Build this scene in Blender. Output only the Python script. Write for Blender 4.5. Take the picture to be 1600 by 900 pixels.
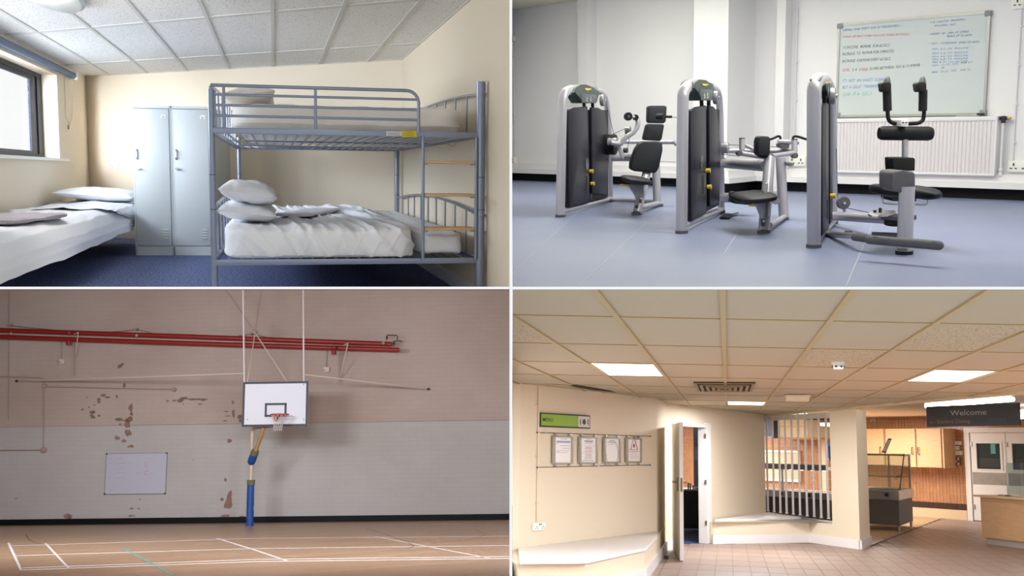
import bpy, bmesh, math, random
from math import sin, cos, pi, radians, sqrt
from mathutils import Vector, Matrix, noise
random.seed(7)
for o in list(bpy.data.objects): bpy.data.objects.remove(o, do_unlink=True)
SC = bpy.context.scene
COL = SC.collection

# ---------------------------------------------------------------- camera, world, exposure
FPX = 1600.0                       # focal length in pixels of the 1600 x 900 frame
cd = bpy.data.cameras.new('camera'); cd.sensor_width = 36.0; cd.lens = 36.0 * FPX / 1600.0
cd.clip_start = 0.05; cd.clip_end = 200
cam = bpy.data.objects.new('camera', cd); COL.objects.link(cam)
cam.location = (0, 0, 0); cam.rotation_euler = (radians(90), 0, 0)
SC.camera = cam
W = bpy.data.worlds.new('overcast'); SC.world = W; W.use_nodes = True
bgn = W.node_tree.nodes['Background']; bgn.inputs[0].default_value = (0.97, 0.985, 1.0, 1); bgn.inputs[1].default_value = 1.0
vs = SC.view_settings
vs.view_transform = 'Standard'; vs.look = 'None'; vs.gamma = 1.0; vs.use_curve_mapping = False; vs.exposure = 0.0
SC.display_settings.display_device = 'sRGB'

# ---------------------------------------------------------------- helpers
def lin(c):
    if isinstance(c, str):
        c = c.lstrip('#'); c = [int(c[i:i+2], 16) for i in (0, 2, 4)]
    c = [x / 255 for x in c]
    return tuple(x / 12.92 if x <= 0.04045 else ((x + 0.055) / 1.055) ** 2.4 for x in c) + (1,)

def V(*a): return Vector(a)

class Room:
    """A room with its own upright: origin on its floor below the eye, z up. Eye at (0,0,H)."""
    def __init__(s, hu, hv, upx, axis_px, axis, H):
        a = V((hu - 800) / FPX, 1, (450 - hv) / FPX)
        bx = (upx - 800) / FPX
        t = -(a.x * bx + a.y) / a.z
        U = V(bx, 1, t).normalized()
        if U.z < 0: U = -U
        d = V((axis_px[0] - 800) / FPX, 1, (450 - axis_px[1]) / FPX)
        d = (d - U * d.dot(U)).normalized()
        if axis == 'y': Y = d; X = Y.cross(U)
        elif axis == '-x': X = -d; Y = U.cross(X)
        else: X = d; Y = U.cross(X)
        R = Matrix((X, Y, U)).transposed().to_4x4()
        s.R = R; s.H = H
        s.M = R @ Matrix.Translation((0, 0, -H))
        s.Ri = R.to_3x3().transposed()
        s.planes = []
    def align(s, a, b):
        p, q = s.z(*a), s.z(*b); d = q - p
        s.R = s.R @ Matrix.Rotation(math.atan2(d.y, d.x), 4, 'Z')
        s.M = s.R @ Matrix.Translation((0, 0, -s.H)); s.Ri = s.R.to_3x3().transposed()
        return s
    def ray(s, u, v):
        return s.Ri @ V((u - 800) / FPX, 1, (450 - v) / FPX)
    def z(s, u, v, z=0.0):
        r = s.ray(u, v); k = (z - s.H) / r.z; return V(r.x * k, r.y * k, z)
    def x(s, u, v, x):
        r = s.ray(u, v); k = x / r.x; return V(x, r.y * k, s.H + r.z * k)
    def y(s, u, v, y):
        r = s.ray(u, v); k = y / r.y; return V(r.x * k, y, s.H + r.z * k)
    def dep(s, u, v, d):
        return V(0, 0, s.H) + s.ray(u, v) * d
    def dfl(s, u, v):
        r = s.ray(u, v); return -s.H / r.z
    def pl(s, u, v, p, n):
        r = s.ray(u, v); c = V(0, 0, s.H); k = (V(*p) - c).dot(V(*n)) / r.dot(V(*n)); return c + r * k

class MB:
    def __init__(s): s.v = []; s.f = []
    def add(s, vs, fs):
        b = len(s.v); s.v += [V(*p) for p in vs]; s.f += [tuple(i + b for i in f) for f in fs]; return s
    def box(s, c, d, R=None):
        c = V(*c); h = [x / 2 for x in d]
        vs = []
        for sx, sy, sz in ((-1,-1,-1),(1,-1,-1),(1,1,-1),(-1,1,-1),(-1,-1,1),(1,-1,1),(1,1,1),(-1,1,1)):
            p = V(sx*h[0], sy*h[1], sz*h[2])
            vs.append(c + (R @ p if R is not None else p))
        return s.add(vs, [(0,3,2,1),(4,5,6,7),(0,1,5,4),(1,2,6,5),(2,3,7,6),(3,0,4,7)])
    def bx(s, x0, x1, y0, y1, z0, z1):
        return s.box(((x0+x1)/2,(y0+y1)/2,(z0+z1)/2),(abs(x1-x0),abs(y1-y0),abs(z1-z0)))
    def rbox(s, c, d, r=0.01, seg=2, R=None):
        bm = bmesh.new(); bmesh.ops.create_cube(bm, size=1)
        for v in bm.verts: v.co = V(v.co.x*d[0], v.co.y*d[1], v.co.z*d[2])
        r = min(r, min(d)*0.49)
        bmesh.ops.bevel(bm, geom=bm.edges[:], offset=r, segments=seg, profile=0.5, affect='EDGES', clamp_overlap=True)
        bm.verts.index_update(); c = V(*c)
        s.add([c + (R @ v.co if R is not None else v.co) for v in bm.verts], [tuple(v.index for v in f.verts) for f in bm.faces])
        bm.free(); return s
    def hexa(s, b, t):
        """bottom loop b (4 pts, counter-clockwise from above) and top loop t"""
        return s.add(list(b)+list(t), [(3,2,1,0),(4,5,6,7),(0,1,5,4),(1,2,6,5),(2,3,7,6),(3,0,4,7)])
    def cyl(s, p0, p1, r, n=12, r2=None, cap=True):
        return s.tube([p0, p1], r, n, radii=[r, r if r2 is None else r2], cap=cap)
    def tube(s, path, r, n=10, closed=False, radii=None, cap=True, flat=None):
        P = [V(*p) for p in path]; m = len(P); b = len(s.v)
        prev = None; rings = []
        for i, p in enumerate(P):
            if closed: t = P[(i+1) % m] - P[i-1]
            else: t = (P[min(i+1, m-1)] - P[max(i-1, 0)])
            t.normalize()
            if prev is None:
                a = V(0,0,1) if abs(t.z) < 0.9 else V(1,0,0)
                a = (a - t*a.dot(t)).normalized()
            else:
                a = prev - t*prev.dot(t)
                a = a.normalized() if a.length > 1e-6 else prev
            prev = a; c = t.cross(a)
            rr = radii[i] if radii else r
            fx, fy = flat if flat else (1, 1)
            ring = []
            for k in range(n):
                th = 2*pi*k/n
                ring.append(p + a*(rr*fx*cos(th)) + c*(rr*fy*sin(th)))
            rings.append(ring)
        vs = [q for r_ in rings for q in r_]; fs = []
        for i in range(m if closed else m-1):
            j = (i+1) % m
            for k in range(n):
                l = (k+1) % n
                fs.append((i*n+k, i*n+l, j*n+l, j*n+k))
        if cap and not closed:
            fs.append(tuple(reversed(range(n)))); fs.append(tuple((m-1)*n+k for k in range(n)))
        return s.add(vs, fs)
    def sphere(s, c, r, nu=14, nv=8, sc=(1,1,1), R=None):
        c = V(*c); vs = []; fs = []
        for j in range(nv+1):
            ph = -pi/2 + pi*j/nv
            for i in range(nu):
                th = 2*pi*i/nu
                p = V(r*sc[0]*cos(ph)*cos(th), r*sc[1]*cos(ph)*sin(th), r*sc[2]*sin(ph))
                vs.append(c + (R @ p if R is not None else p))
        for j in range(nv):
            for i in range(nu):
                k = (i+1) % nu; fs.append((j*nu+i, j*nu+k, (j+1)*nu+k, (j+1)*nu+i))
        return s.add(vs, fs)
    def lathe(s, prof, o=(0,0,0), n=24, R=None):
        o = V(*o); vs = []; fs = []; m = len(prof)
        for r, z in prof:
            for i in range(n):
                th = 2*pi*i/n; p = V(r*cos(th), r*sin(th), z)
                vs.append(o + (R @ p if R is not None else p))
        for j in range(m-1):
            for i in range(n):
                k = (i+1) % n; fs.append((j*n+i, j*n+k, (j+1)*n+k, (j+1)*n+i))
        fs.append(tuple(reversed(range(n)))); fs.append(tuple((m-1)*n+i for i in range(n)))
        return s.add(vs, fs)
    def prism(s, pts, off):
        """polygon pts (3-D) pushed by off"""
        P = [V(*p) for p in pts]; o = V(*off); n = len(P)
        fs = [tuple(range(n)), tuple(reversed(range(n, 2*n)))]
        for i in range(n):
            j = (i+1) % n; fs.append((i, i+n, j+n, j))
        return s.add(P + [p+o for p in P], fs)
    def grid(s, fn, nu, nv, closed_u=False):
        vs = [fn(i/(nu if closed_u else nu), j/nv) for j in range(nv+1) for i in range(nu if closed_u else nu+1)]
        w = nu if closed_u else nu+1; fs = []
        for j in range(nv):
            for i in range(nu):
                k = (i+1) % w
                fs.append((j*w+i, j*w+k, (j+1)*w+k, (j+1)*w+i))
        return s.add(vs, fs)
    def mesh(s, name, M=None, smooth=35, planes=None, fixn=True):
        me = bpy.data.meshes.new(name)
        bm = bmesh.new()
        vv = [bm.verts.new(M @ p if M is not None else p) for p in s.v]
        for f in s.f:
            try: bm.faces.new([vv[i] for i in f])
            except ValueError: pass
        if planes:
            for co, no in planes:
                bmesh.ops.bisect_plane(bm, geom=bm.verts[:]+bm.edges[:]+bm.faces[:], plane_co=co, plane_no=no, clear_outer=True)
        if fixn: bmesh.ops.recalc_face_normals(bm, faces=bm.faces[:])
        bm.to_mesh(me); bm.free()
        if smooth:
            for p in me.polygons: p.use_smooth = True
            try: me.set_sharp_from_angle(angle=radians(smooth))
            except Exception: pass
        return me

def tag(o, label=None, cat=None, group=None, kind=None):
    if label: o['label'] = label
    if cat: o['category'] = cat
    if group: o['group'] = group
    if kind: o['kind'] = kind
    return o

def thing(room, name, label, cat, loc=(0,0,0), rz=0.0, group=None):
    o = bpy.data.objects.new(name, None); COL.objects.link(o); o.empty_display_size = 0.1
    L = Matrix.Translation(loc) @ Matrix.Rotation(rz, 4, 'Z')
    o.matrix_world = room.M @ L
    o['_l'] = [x for r in L.inverted() for x in r]
    return tag(o, label, cat, group)

def linv(o):
    while o.parent is not None: o = o.parent
    a = o.get('_l')
    return Matrix([list(a)[i*4:i*4+4] for i in range(4)]) if a is not None else Matrix()

def part(mb, name, m, parent, local=False, smooth=35, label=None, kind=None):
    """a mesh under its thing; vertices are given in room coordinates unless local"""
    me = mb.mesh(name, None if local else linv(parent), smooth)
    me.materials.append(m)
    o = bpy.data.objects.new(name, me); COL.objects.link(o); o.parent = parent
    return tag(o, label, kind=kind)

def solo(room, mb, name, m, label, cat, loc=(0,0,0), rz=0.0, group=None, local=False, smooth=35):
    L = Matrix.Translation(loc) @ Matrix.Rotation(rz, 4, 'Z')
    me = mb.mesh(name, None if local else L.inverted(), smooth); me.materials.append(m)
    o = bpy.data.objects.new(name, me); COL.objects.link(o); o.matrix_world = room.M @ L
    o['_l'] = [x for r in L.inverted() for x in r]
    return tag(o, label, cat, group)

def struct(room, mb, name, m, smooth=0, parent=None, clip=True, kind='structure'):
    """a piece of the setting, cut off at the partition between the rooms"""
    pls = []
    if clip:
        Mi = room.M.inverted(); R3 = Mi.to_3x3()
        pls = [(Mi @ V(*c), R3 @ V(*n)) for c, n in room.planes]
    me = mb.mesh(name, None, smooth, pls); me.materials.append(m)
    o = bpy.data.objects.new(name, me); COL.objects.link(o)
    if parent is None:
        o.matrix_world = room.M.copy(); o['kind'] = kind
    else:
        o.parent = parent
        if kind == 'stuff': o['kind'] = 'stuff'
    return o

def dup(root, room, loc, rz=0.0, label=None, group=None):
    """copy a thing, its parts and their sub-parts"""
    L = Matrix.Translation(loc) @ Matrix.Rotation(rz, 4, 'Z')
    def cp(o, p):
        c = o.copy(); COL.objects.link(c)
        if p is not None: c.parent = p
        for ch in list(o.children): cp(ch, c)
        return c
    r = cp(root, None); r.matrix_world = room.M @ L
    r['_l'] = [x for q in L.inverted() for x in q]
    if label: r['label'] = label
    if group: r['group'] = group
    return r

# ---------------------------------------------------------------- materials
def nt(m): return m.node_tree.nodes, m.node_tree.links
def mat(name, col, rough=0.6, metal=0.0, var=0.0, vscale=3.0, bump=0.0, bscale=60.0, spec=0.5, stretch=(1,1,1), alpha=None, trans=0.0, emit=None, estr=0.0, coat=0.0, col2=None, detail=4.0):
    m = bpy.data.materials.new(name); m.use_nodes = True
    N, L = nt(m); b = N['Principled BSDF']
    c = lin(col)
    b.inputs['Base Color'].default_value = c
    b.inputs['Roughness'].default_value = rough; b.inputs['Metallic'].default_value = metal
    b.inputs['Specular IOR Level'].default_value = spec
    b.inputs['Coat Weight'].default_value = coat
    if trans: b.inputs['Transmission Weight'].default_value = trans
    if emit: b.inputs['Emission Color'].default_value = lin(emit); b.inputs['Emission Strength'].default_value = estr
    if var or bump or col2:
        tc = N.new('ShaderNodeTexCoord'); mp = N.new('ShaderNodeMapping'); mp.inputs['Scale'].default_value = stretch
        L.new(tc.outputs['Object'], mp.inputs[0])
    if var or col2:
        n = N.new('ShaderNodeTexNoise'); n.inputs['Scale'].default_value = vscale; n.inputs['Detail'].default_value = detail
        L.new(mp.outputs[0], n.inputs[0])
        r = N.new('ShaderNodeValToRGB'); r.color_ramp.elements[0].position = 0.3; r.color_ramp.elements[1].position = 0.7
        if col2: a, d = lin(col2), c
        else:
            a = tuple(x*(1-var) for x in c[:3]) + (1,); d = tuple(min(1, x*(1+var)) for x in c[:3]) + (1,)
        r.color_ramp.elements[0].color = a; r.color_ramp.elements[1].color = d
        L.new(n.outputs[0], r.inputs[0]); L.new(r.outputs[0], b.inputs['Base Color'])
    if bump:
        n2 = N.new('ShaderNodeTexNoise'); n2.inputs['Scale'].default_value = bscale; n2.inputs['Detail'].default_value = 3
        L.new(mp.outputs[0], n2.inputs[0])
        bp = N.new('ShaderNodeBump'); bp.inputs['Strength'].default_value = bump; bp.inputs['Distance'].default_value = 0.02
        L.new(n2.outputs[0], bp.inputs['Height']); L.new(bp.outputs[0], b.inputs['Normal'])
    return m

def glass(name, tint='#ffffff', rough=0.02, mix=0.12):
    """thin pane: mostly see-through with a faint glossy coat"""
    m = bpy.data.materials.new(name); m.use_nodes = True
    N, L = nt(m); N.remove(N['Principled BSDF'])
    t = N.new('ShaderNodeBsdfTransparent'); t.inputs[0].default_value = lin(tint)
    g = N.new('ShaderNodeBsdfGlossy'); g.inputs[1].default_value = rough
    x = N.new('ShaderNodeMixShader'); x.inputs[0].default_value = mix
    L.new(t.outputs[0], x.inputs[1]); L.new(g.outputs[0], x.inputs[2]); L.new(x.outputs[0], N['Material Output'].inputs[0])
    return m

def emat(name, col, s):
    m = bpy.data.materials.new(name); m.use_nodes = True
    N, L = nt(m); N.remove(N['Principled BSDF'])
    e = N.new('ShaderNodeEmission'); e.inputs[0].default_value = lin(col); e.inputs[1].default_value = s
    L.new(e.outputs[0], N['Material Output'].inputs[0]); return m

def speckled(name, col, dark, scale=90, thr=0.62, rough=0.9, bump=0.3, low=None):
    """mineral-fibre board: small dark pits on a pale ground"""
    m = mat(name, col, rough)
    N, L = nt(m); b = N['Principled BSDF']
    tc = N.new('ShaderNodeTexCoord'); n = N.new('ShaderNodeTexNoise'); n.inputs['Scale'].default_value = scale; n.inputs['Detail'].default_value = 2
    mp = N.new('ShaderNodeMapping'); mp.inputs['Scale'].default_value = (1, 0.35, 1)
    L.new(tc.outputs['Object'], mp.inputs[0]); L.new(mp.outputs[0], n.inputs[0])
    r = N.new('ShaderNodeValToRGB'); r.color_ramp.elements[0].position = thr; r.color_ramp.elements[1].position = thr + 0.05
    r.color_ramp.elements[0].color = lin(col); r.color_ramp.elements[1].color = lin(dark)
    L.new(n.outputs[0], r.inputs[0]); L.new(r.outputs[0], b.inputs['Base Color'])
    return m

def area(room, name, p, d, sx, sy, power, col, shape='RECTANGLE', spread=180):
    """a lamp: p position, d pointing direction, both in room coordinates"""
    l = bpy.data.lights.new(name, 'AREA'); l.shape = shape; l.size = sx; l.size_y = sy; l.energy = power; l.color = lin(col)[:3]; l.spread = radians(spread)
    o = bpy.data.objects.new(name, l); COL.objects.link(o)
    q = V(*d).to_track_quat('-Z', 'Y').to_matrix().to_4x4()
    o.matrix_world = room.M @ Matrix.Translation(p) @ q
    return o

def text(body, size, o, ex, ez, extrude=0.0, align='LEFT', shear=0.0, sx=1.0, bold=0.0, spacing=1.0):
    """lettering as mesh: o = anchor, ex = direction of reading, ez = up of the letters"""
    c = bpy.data.curves.new('lettering', 'FONT'); c.body = body; c.size = size; c.align_x = align; c.shear = shear; c.extrude = extrude; c.offset = bold
    c.space_character = spacing; c.resolution_u = 2
    ob = bpy.data.objects.new('lettering', c); COL.objects.link(ob)
    dg = bpy.context.evaluated_depsgraph_get()
    me = bpy.data.meshes.new_from_object(ob.evaluated_get(dg))
    o = V(*o); ex = V(*ex).normalized(); ez = V(*ez).normalized(); ey = ex.cross(ez)
    mb = MB(); mb.add([o + ex*(v.co.x*sx) + ez*v.co.y - ey*v.co.z for v in me.vertices], [tuple(p.vertices) for p in me.polygons])
    bpy.data.objects.remove(ob); bpy.data.meshes.remove(me); bpy.data.curves.remove(c)
    return mb

def text_fit(body, a, b, up, h, bold=0.0, shear=0.0):
    """one line of lettering running from point a to point b"""
    a = V(*a); b = V(*b)
    mb = text(body, 1.0, (0, 0, 0), (1, 0, 0), (0, 0, 1), shear=shear, bold=bold)
    w = max(p.x for p in mb.v) or 1.0
    ex = b - a; ez = V(*up).normalized()
    mb.v = [a + ex * (p.x / w) + ez * (p.z * h * 1.38) for p in mb.v]
    return mb

def slab(mb, pts, off, bev=0.0, seg=3):
    """polygon pushed by off with rounded edges"""
    bm = bmesh.new(); o = V(*off)
    a = [bm.verts.new(V(*p)) for p in pts]; b = [bm.verts.new(V(*p) + o) for p in pts]; n = len(a)
    bm.faces.new(a); bm.faces.new(list(reversed(b)))
    for i in range(n): bm.faces.new([a[i], b[i], b[(i + 1) % n], a[(i + 1) % n]])
    if bev: bmesh.ops.bevel(bm, geom=bm.edges[:], offset=bev, segments=seg, profile=0.5, affect='EDGES', clamp_overlap=True)
    bm.verts.index_update()
    mb.add([v.co.copy() for v in bm.verts], [tuple(v.index for v in f.verts) for f in bm.faces]); bm.free(); return mb

def fbm(p, oct=3):
    a = 0; s = 1; f = 1
    for i in range(oct): a += s*noise.noise(p*f); s *= 0.5; f *= 2.1
    return a
def folds(p):
    """ridged folds, 0..1"""
    n = noise.noise(p) ; return (1-abs(n)*2.2)
def soft_box(mb, c, d, R=None, n=(40,20,8), p=5.0, fn=None, M=None):
    """pillowy box: cube surface pushed to a rounded box, then fn(p_local, normal)->offset"""
    c = V(*c); h = V(d[0]/2, d[1]/2, d[2]/2)
    bm = bmesh.new(); vid = {}
    def vert(a, b, e):
        k = (round(a,5), round(b,5), round(e,5))
        if k not in vid:
            q = V(a,b,e)
            # round the edges with a super-ellipsoid
            l = (abs(a)**p + abs(b)**p + abs(e)**p) ** (1/p)
            q = q / l
            vid[k] = bm.verts.new(V(q.x*h.x, q.y*h.y, q.z*h.z))
        return vid[k]
    nx, ny, nz = n
    def face(fn2, na, nb):
        for i in range(na):
            for j in range(nb):
                a0, a1 = -1+2*i/na, -1+2*(i+1)/na; b0, b1 = -1+2*j/nb, -1+2*(j+1)/nb
                try: bm.faces.new([vert(*fn2(a0,b0)), vert(*fn2(a1,b0)), vert(*fn2(a1,b1)), vert(*fn2(a0,b1))])
                except ValueError: pass
    face(lambda a,b:(a,b,1), nx, ny); face(lambda a,b:(b,a,-1), ny, nx)
    face(lambda a,b:(a,-1,b), nx, nz); face(lambda a,b:(b,1,a), nz, nx)
    face(lambda a,b:(1,a,b), ny, nz); face(lambda a,b:(-1,b,a), nz, ny)
    bm.normal_update(); bm.verts.index_update()
    vs = []
    for v in bm.verts:
        q = v.co.copy()
        if fn: q = q + fn(v.co, v.normal)
        if M is not None: q = M(q)
        vs.append(c + (R @ q if R is not None else q))
    mb.add(vs, [tuple(v.index for v in f.verts) for f in bm.faces]); bm.free(); return mb

def pillow(mb, c, sx, sy, sz, R=None, seed=0, n=26):
    """stuffed pillow with pinched corners"""
    c = V(*c)
    vs = []; fs = []
    for side in (1, -1):
        b = len(vs)
        for j in range(n+1):
            for i in range(n+1):
                a = -1+2*i/n; e = -1+2*j/n
                prof = max(0.0, (1-abs(a)**2.6)) ** 0.5 * max(0.0, (1-abs(e)**2.6)) ** 0.5
                # sides pull in between the corners
                px = a*(1-0.07*(1-e*e)*abs(a)**3); py = e*(1-0.07*(1-a*a)*abs(e)**3)
                w = 0.07*noise.noise(V(a*2.2+seed, e*2.2, side*1.0)) + 0.035*noise.noise(V(a*5+seed, e*5, side*3.0))
                z = side*sz/2*prof*(1+w*1.6) + 0.03*sz*noise.noise(V(a*4+seed, e*4, 7))
                q = V(px*sx/2, py*sy/2, z)
                vs.append(c + (R @ q if R is not None else q))
        for j in range(n):
            for i in range(n):
                k = b+j*(n+1)+i
                f = (k, k+1, k+n+2, k+n+1)
                fs.append(f if side > 0 else tuple(reversed(f)))
    return mb.add(vs, fs)

# ---------------------------------------------------------------- the four rooms, each about its own upright
TL = Room(427, 268, 650, (427, 268), 'y', 1.03)
TR = Room(1200, 178, 1000, (-1000, 178), '-x', 1.20).align((800, 281), (1600, 313))   # x runs along the back wall
BL = Room(400, 730, 680, (4500, 746), 'x', 1.60).align((0, 821), (796, 812))
BR = Room(1137, 708, 1000, (1137, 708), 'y', 1.56)
D0 = 4.6                             # front edge of the partition
TH = 0.0025 * D0
fr = ((0, D0 + .05, 0), (0, -1, 0))
TL.planes = [((-TH - .004, 0, 0), (1, 0, 0)), ((0, 0, TH/2 + .003), (0, 0, -1)), fr]
TR.planes = [((.004, 0, 0), (-1, 0, 0)), ((0, 0, TH/2 + .003), (0, 0, -1)), fr]
BL.planes = [((-TH - .004, 0, 0), (1, 0, 0)), ((0, 0, -TH/2 - .003), (0, 0, 1)), fr]
BR.planes = [((.004, 0, 0), (-1, 0, 0)), ((0, 0, -TH/2 - .003), (0, 0, 1)), fr]
m_part = mat('partition white paint', '#f7f7f7', 0.7)
class _W: pass
WORLD = _W(); WORLD.M = Matrix(); WORLD.planes = []
struct(WORLD, MB().bx(-TH, 0, D0, 42, -14, 14), 'wall_partition', m_part)
struct(WORLD, MB().bx(-20, -TH - .001, D0, 42, -TH/2, TH/2).bx(.001, 20, D0, 42, -TH/2, TH/2), 'ceiling_slab', m_part)
# ================================================================ dormitory (upper left)
R = TL
m_cream = mat('cream wall paint', '#e9dbc4', 0.85, bump=0.05, bscale=80)
m_creamr = m_cream
m_tileTL = speckled('fissured ceiling tile', '#e8e7e4', '#b9b8b3', 75, 0.60)
m_gridTL = mat('white ceiling grid', '#d2d0cb', 0.6)
m_carpet = mat('dark blue carpet', '#59668e', 0.95, var=0.5, vscale=45, bump=0.5, bscale=220, stretch=(1, .4, 1), detail=1)
m_white = mat('white gloss paint', '#eeeeec', 0.4)
m_frame = mat('dark blue window frame', '#0b101b', 0.5, spec=.2)
m_glass = glass('window glass', mix=0.05)
m_linen = mat('white cotton linen', '#f5f7fb', 0.9, bump=0.35, bscale=9, stretch=(1, .3, 1))
m_linen2 = mat('ivory cotton linen', '#f2eee6', 0.9, bump=0.35, bscale=9, stretch=(1, .3, 1))
m_towel = mat('white towel', '#ececf0', 0.95, bump=0.5, bscale=120)
m_blanket = mat('mauve grey fleece', '#a7a0a6', 0.95, bump=0.6, bscale=90)
m_steel = mat('silver blue powder coat', '#8a94a8', 0.3, metal=0.6)
m_lock = mat('pale grey locker paint', '#b9c0c1', 0.45)
m_lockd = mat('locker shadow gap', '#4b5052', 0.7)
m_chrome = mat('chrome', '#c9ccd0', 0.2, metal=1.0)
m_dark = mat('dark plastic', '#24262a', 0.5)
m_wood = mat('pale beech', '#c9a77d', 0.55, var=0.15, vscale=6, stretch=(2, 12, 12))
m_yel = mat('yellow sticker', '#d9c000', 0.5)
m_sock = mat('white socket plastic', '#f0efe9', 0.4)
m_blind = mat('grey blue roller fabric', '#5d6d84', 0.7)
m_diff = mat('lamp diffuser', '#c3cdd2', 0.3, spec=0.6)

Zc = 2.45
CL = R.z(134, 119, Zc); CR = R.z(628, 93, Zc)
XL, XR = CL.x, CR.x
wd = V(CR.x - CL.x, CR.y - CL.y, 0); wd.normalize(); wn = V(wd.y, -wd.x, 0)       # along the back wall / towards the room
def wy(x): return CL.y + (CR.y - CL.y) * (x - XL) / (XR - XL)
T_ = .15
struct(R, MB().prism([(XL - .6, 3, -.05), (XR + .2, 3, -.05), (XR + .2, wy(XR) + .1, -.05), (XL - .6, wy(XL) + .5, -.05)], (0, 0, .05)), 'floor', m_carpet)
struct(R, MB().prism([(CL.x, CL.y, 0), (CR.x, CR.y, 0), (CR.x, CR.y, Zc), (CL.x, CL.y, Zc)], -wn * T_), 'wall_back', m_cream)
struct(R, MB().bx(XR, XR + T_, 3, wy(XR) + .2, 0, Zc), 'wall_right', m_cream)
# left wall with the window opening
YA, YB = 7.6, 14.78; ZS, ZH = 1.175, 2.27; RC = .19
wl = MB().bx(XL - RC - .1, XL, 3, YA, 0, Zc).bx(XL - RC - .1, XL, YA, YB, 0, ZS).bx(XL - RC - .1, XL, YA, YB, ZH, Zc).bx(XL - RC - .1, XL, YB, CL.y + .3, 0, Zc)
struct(R, wl, 'wall_left', m_cream)
w1 = struct(R, MB().bx(XL - RC - .06, XL - RC, YA, YA + .25, ZS, ZH).bx(XL - RC - .06, XL - RC, YB - .28, YB, ZS, ZH).bx(XL - RC - .06, XL - RC, YA + .25, YB - .28, ZS, ZS + .05).bx(XL - RC - .06, XL - RC, YA + .25, YB - .28, ZH - .055, ZH), 'window_1', m_frame)
struct(R, MB().bx(XL - RC - .04, XL - RC - .015, YB - .62, YB - .28, ZS + .05, ZH - .055).bx(XL - RC - .04, XL - RC - .015, YA + .25, YB - .62, ZH - .11, ZH - .055).bx(XL - RC - .04, XL - RC - .015, YA + .25, YB - .62, ZS + .05, ZS + .085), 'casement', mat('casement blue', '#141d33', 0.5, spec=.2), parent=w1)
struct(R, MB().bx(XL - RC - .035, XL - RC - .03, YA + .25, YB - .62, ZS + .085, ZH - .11), 'pane', m_glass, parent=w1)
struct(R, MB().bx(XL - RC, XL + .045, YA, YB + .45, ZS - .035, ZS), 'window_sill', m_white, parent=w1)
struct(R, MB().prism([(CL.x, CL.y, 0), (CR.x, CR.y, 0), (CR.x, CR.y, .12), (CL.x, CL.y, .12)], wn * .03), 'baseboard_back', m_white)
struct(R, MB().bx(XR - .025, XR, 3, wy(XR), 0, .12), 'baseboard_right', m_white)
# ceiling: backing, tiles, grid
ce = struct(R, MB().prism([(XL - .5, 3, Zc + .03), (XR + .3, 3, Zc + .03), (XR + .3, wy(XR) + .1, Zc + .03), (XL - .5, wy(XL) + .5, Zc + .03)], (0, 0, .1)), 'ceiling', m_gridTL)
pw = (CL.x, CL.y, 0)
xa = R.pl(172, 121, pw, wn).x; xb = R.pl(575, 92, pw, wn).x; sx_ = (xb - xa) / 6
xs = [XL] + [xa + sx_ * i for i in range(-1, 9) if XL + .05 < xa + sx_ * i < XR - .05] + [XR]
ys = [0, -1.7, -4.9, -8.1, -11.3]
def clipq(mb, nm, m, par):
    o = struct(R, mb, nm, m, parent=par)
    if len(o.data.polygons) < 1: bpy.data.objects.remove(o)
for i in range(len(xs) - 1):
    for j in range(len(ys) - 1):
        a, b = xs[i] + .014, xs[i + 1] - .014; c, d = ys[j] - .05, ys[j + 1] + .05
        clipq(MB().prism([(a, wy(a) + d, Zc), (b, wy(b) + d, Zc), (b, wy(b) + c, Zc), (a, wy(a) + c, Zc)], (0, 0, .02)), 'ceiling_tile', m_tileTL, ce)
gb = MB()
for x in xs: gb.prism([(x - .017, 3, Zc - .008), (x + .017, 3, Zc - .008), (x + .017, wy(x), Zc - .008), (x - .017, wy(x), Zc - .008)], (0, 0, .035))
for y in ys[:-1]:
    gb.prism([(XL, wy(XL) + y - .06, Zc - .006), (XR, wy(XR) + y - .06, Zc - .006), (XR, wy(XR) + y + .06, Zc - .006), (XL, wy(XL) + y + .06, Zc - .006)], (0, 0, .03))
struct(R, gb, 'ceiling_grid', m_gridTL, parent=ce)

# ceiling lamp
lp = R.z(113, 26, 2.36)
t = thing(R, 'ceiling_lamp', 'round frosted ceiling lamp above the single bed', 'lamp', (lp.x, lp.y - 1.25, Zc - .008))
def ell(prof, n=40): 
    mb = MB(); mb.lathe(prof, n=n); mb.v = [V(p.x, p.y * 5.2, p.z) for p in mb.v]; return mb
part(ell([(.225, 0), (.24, -.02), (.24, -.045), (.225, -.05)]), 'lamp_rim', mat('lamp rim', '#aeb8bd', .35), t, local=True)
part(ell([(.224, -.045), (.215, -.075), (.17, -.098), (.08, -.11), (.01, -.112)]), 'diffuser', m_diff, t, local=True)
tb = MB().tube([(-.10, -.3, -.113), (-.10, .28, -.108)], .014, 8); part(tb, 'lamp_tube', emat('lamp tube glow', '#f4f9ff', 2.5), t, local=True)

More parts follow.
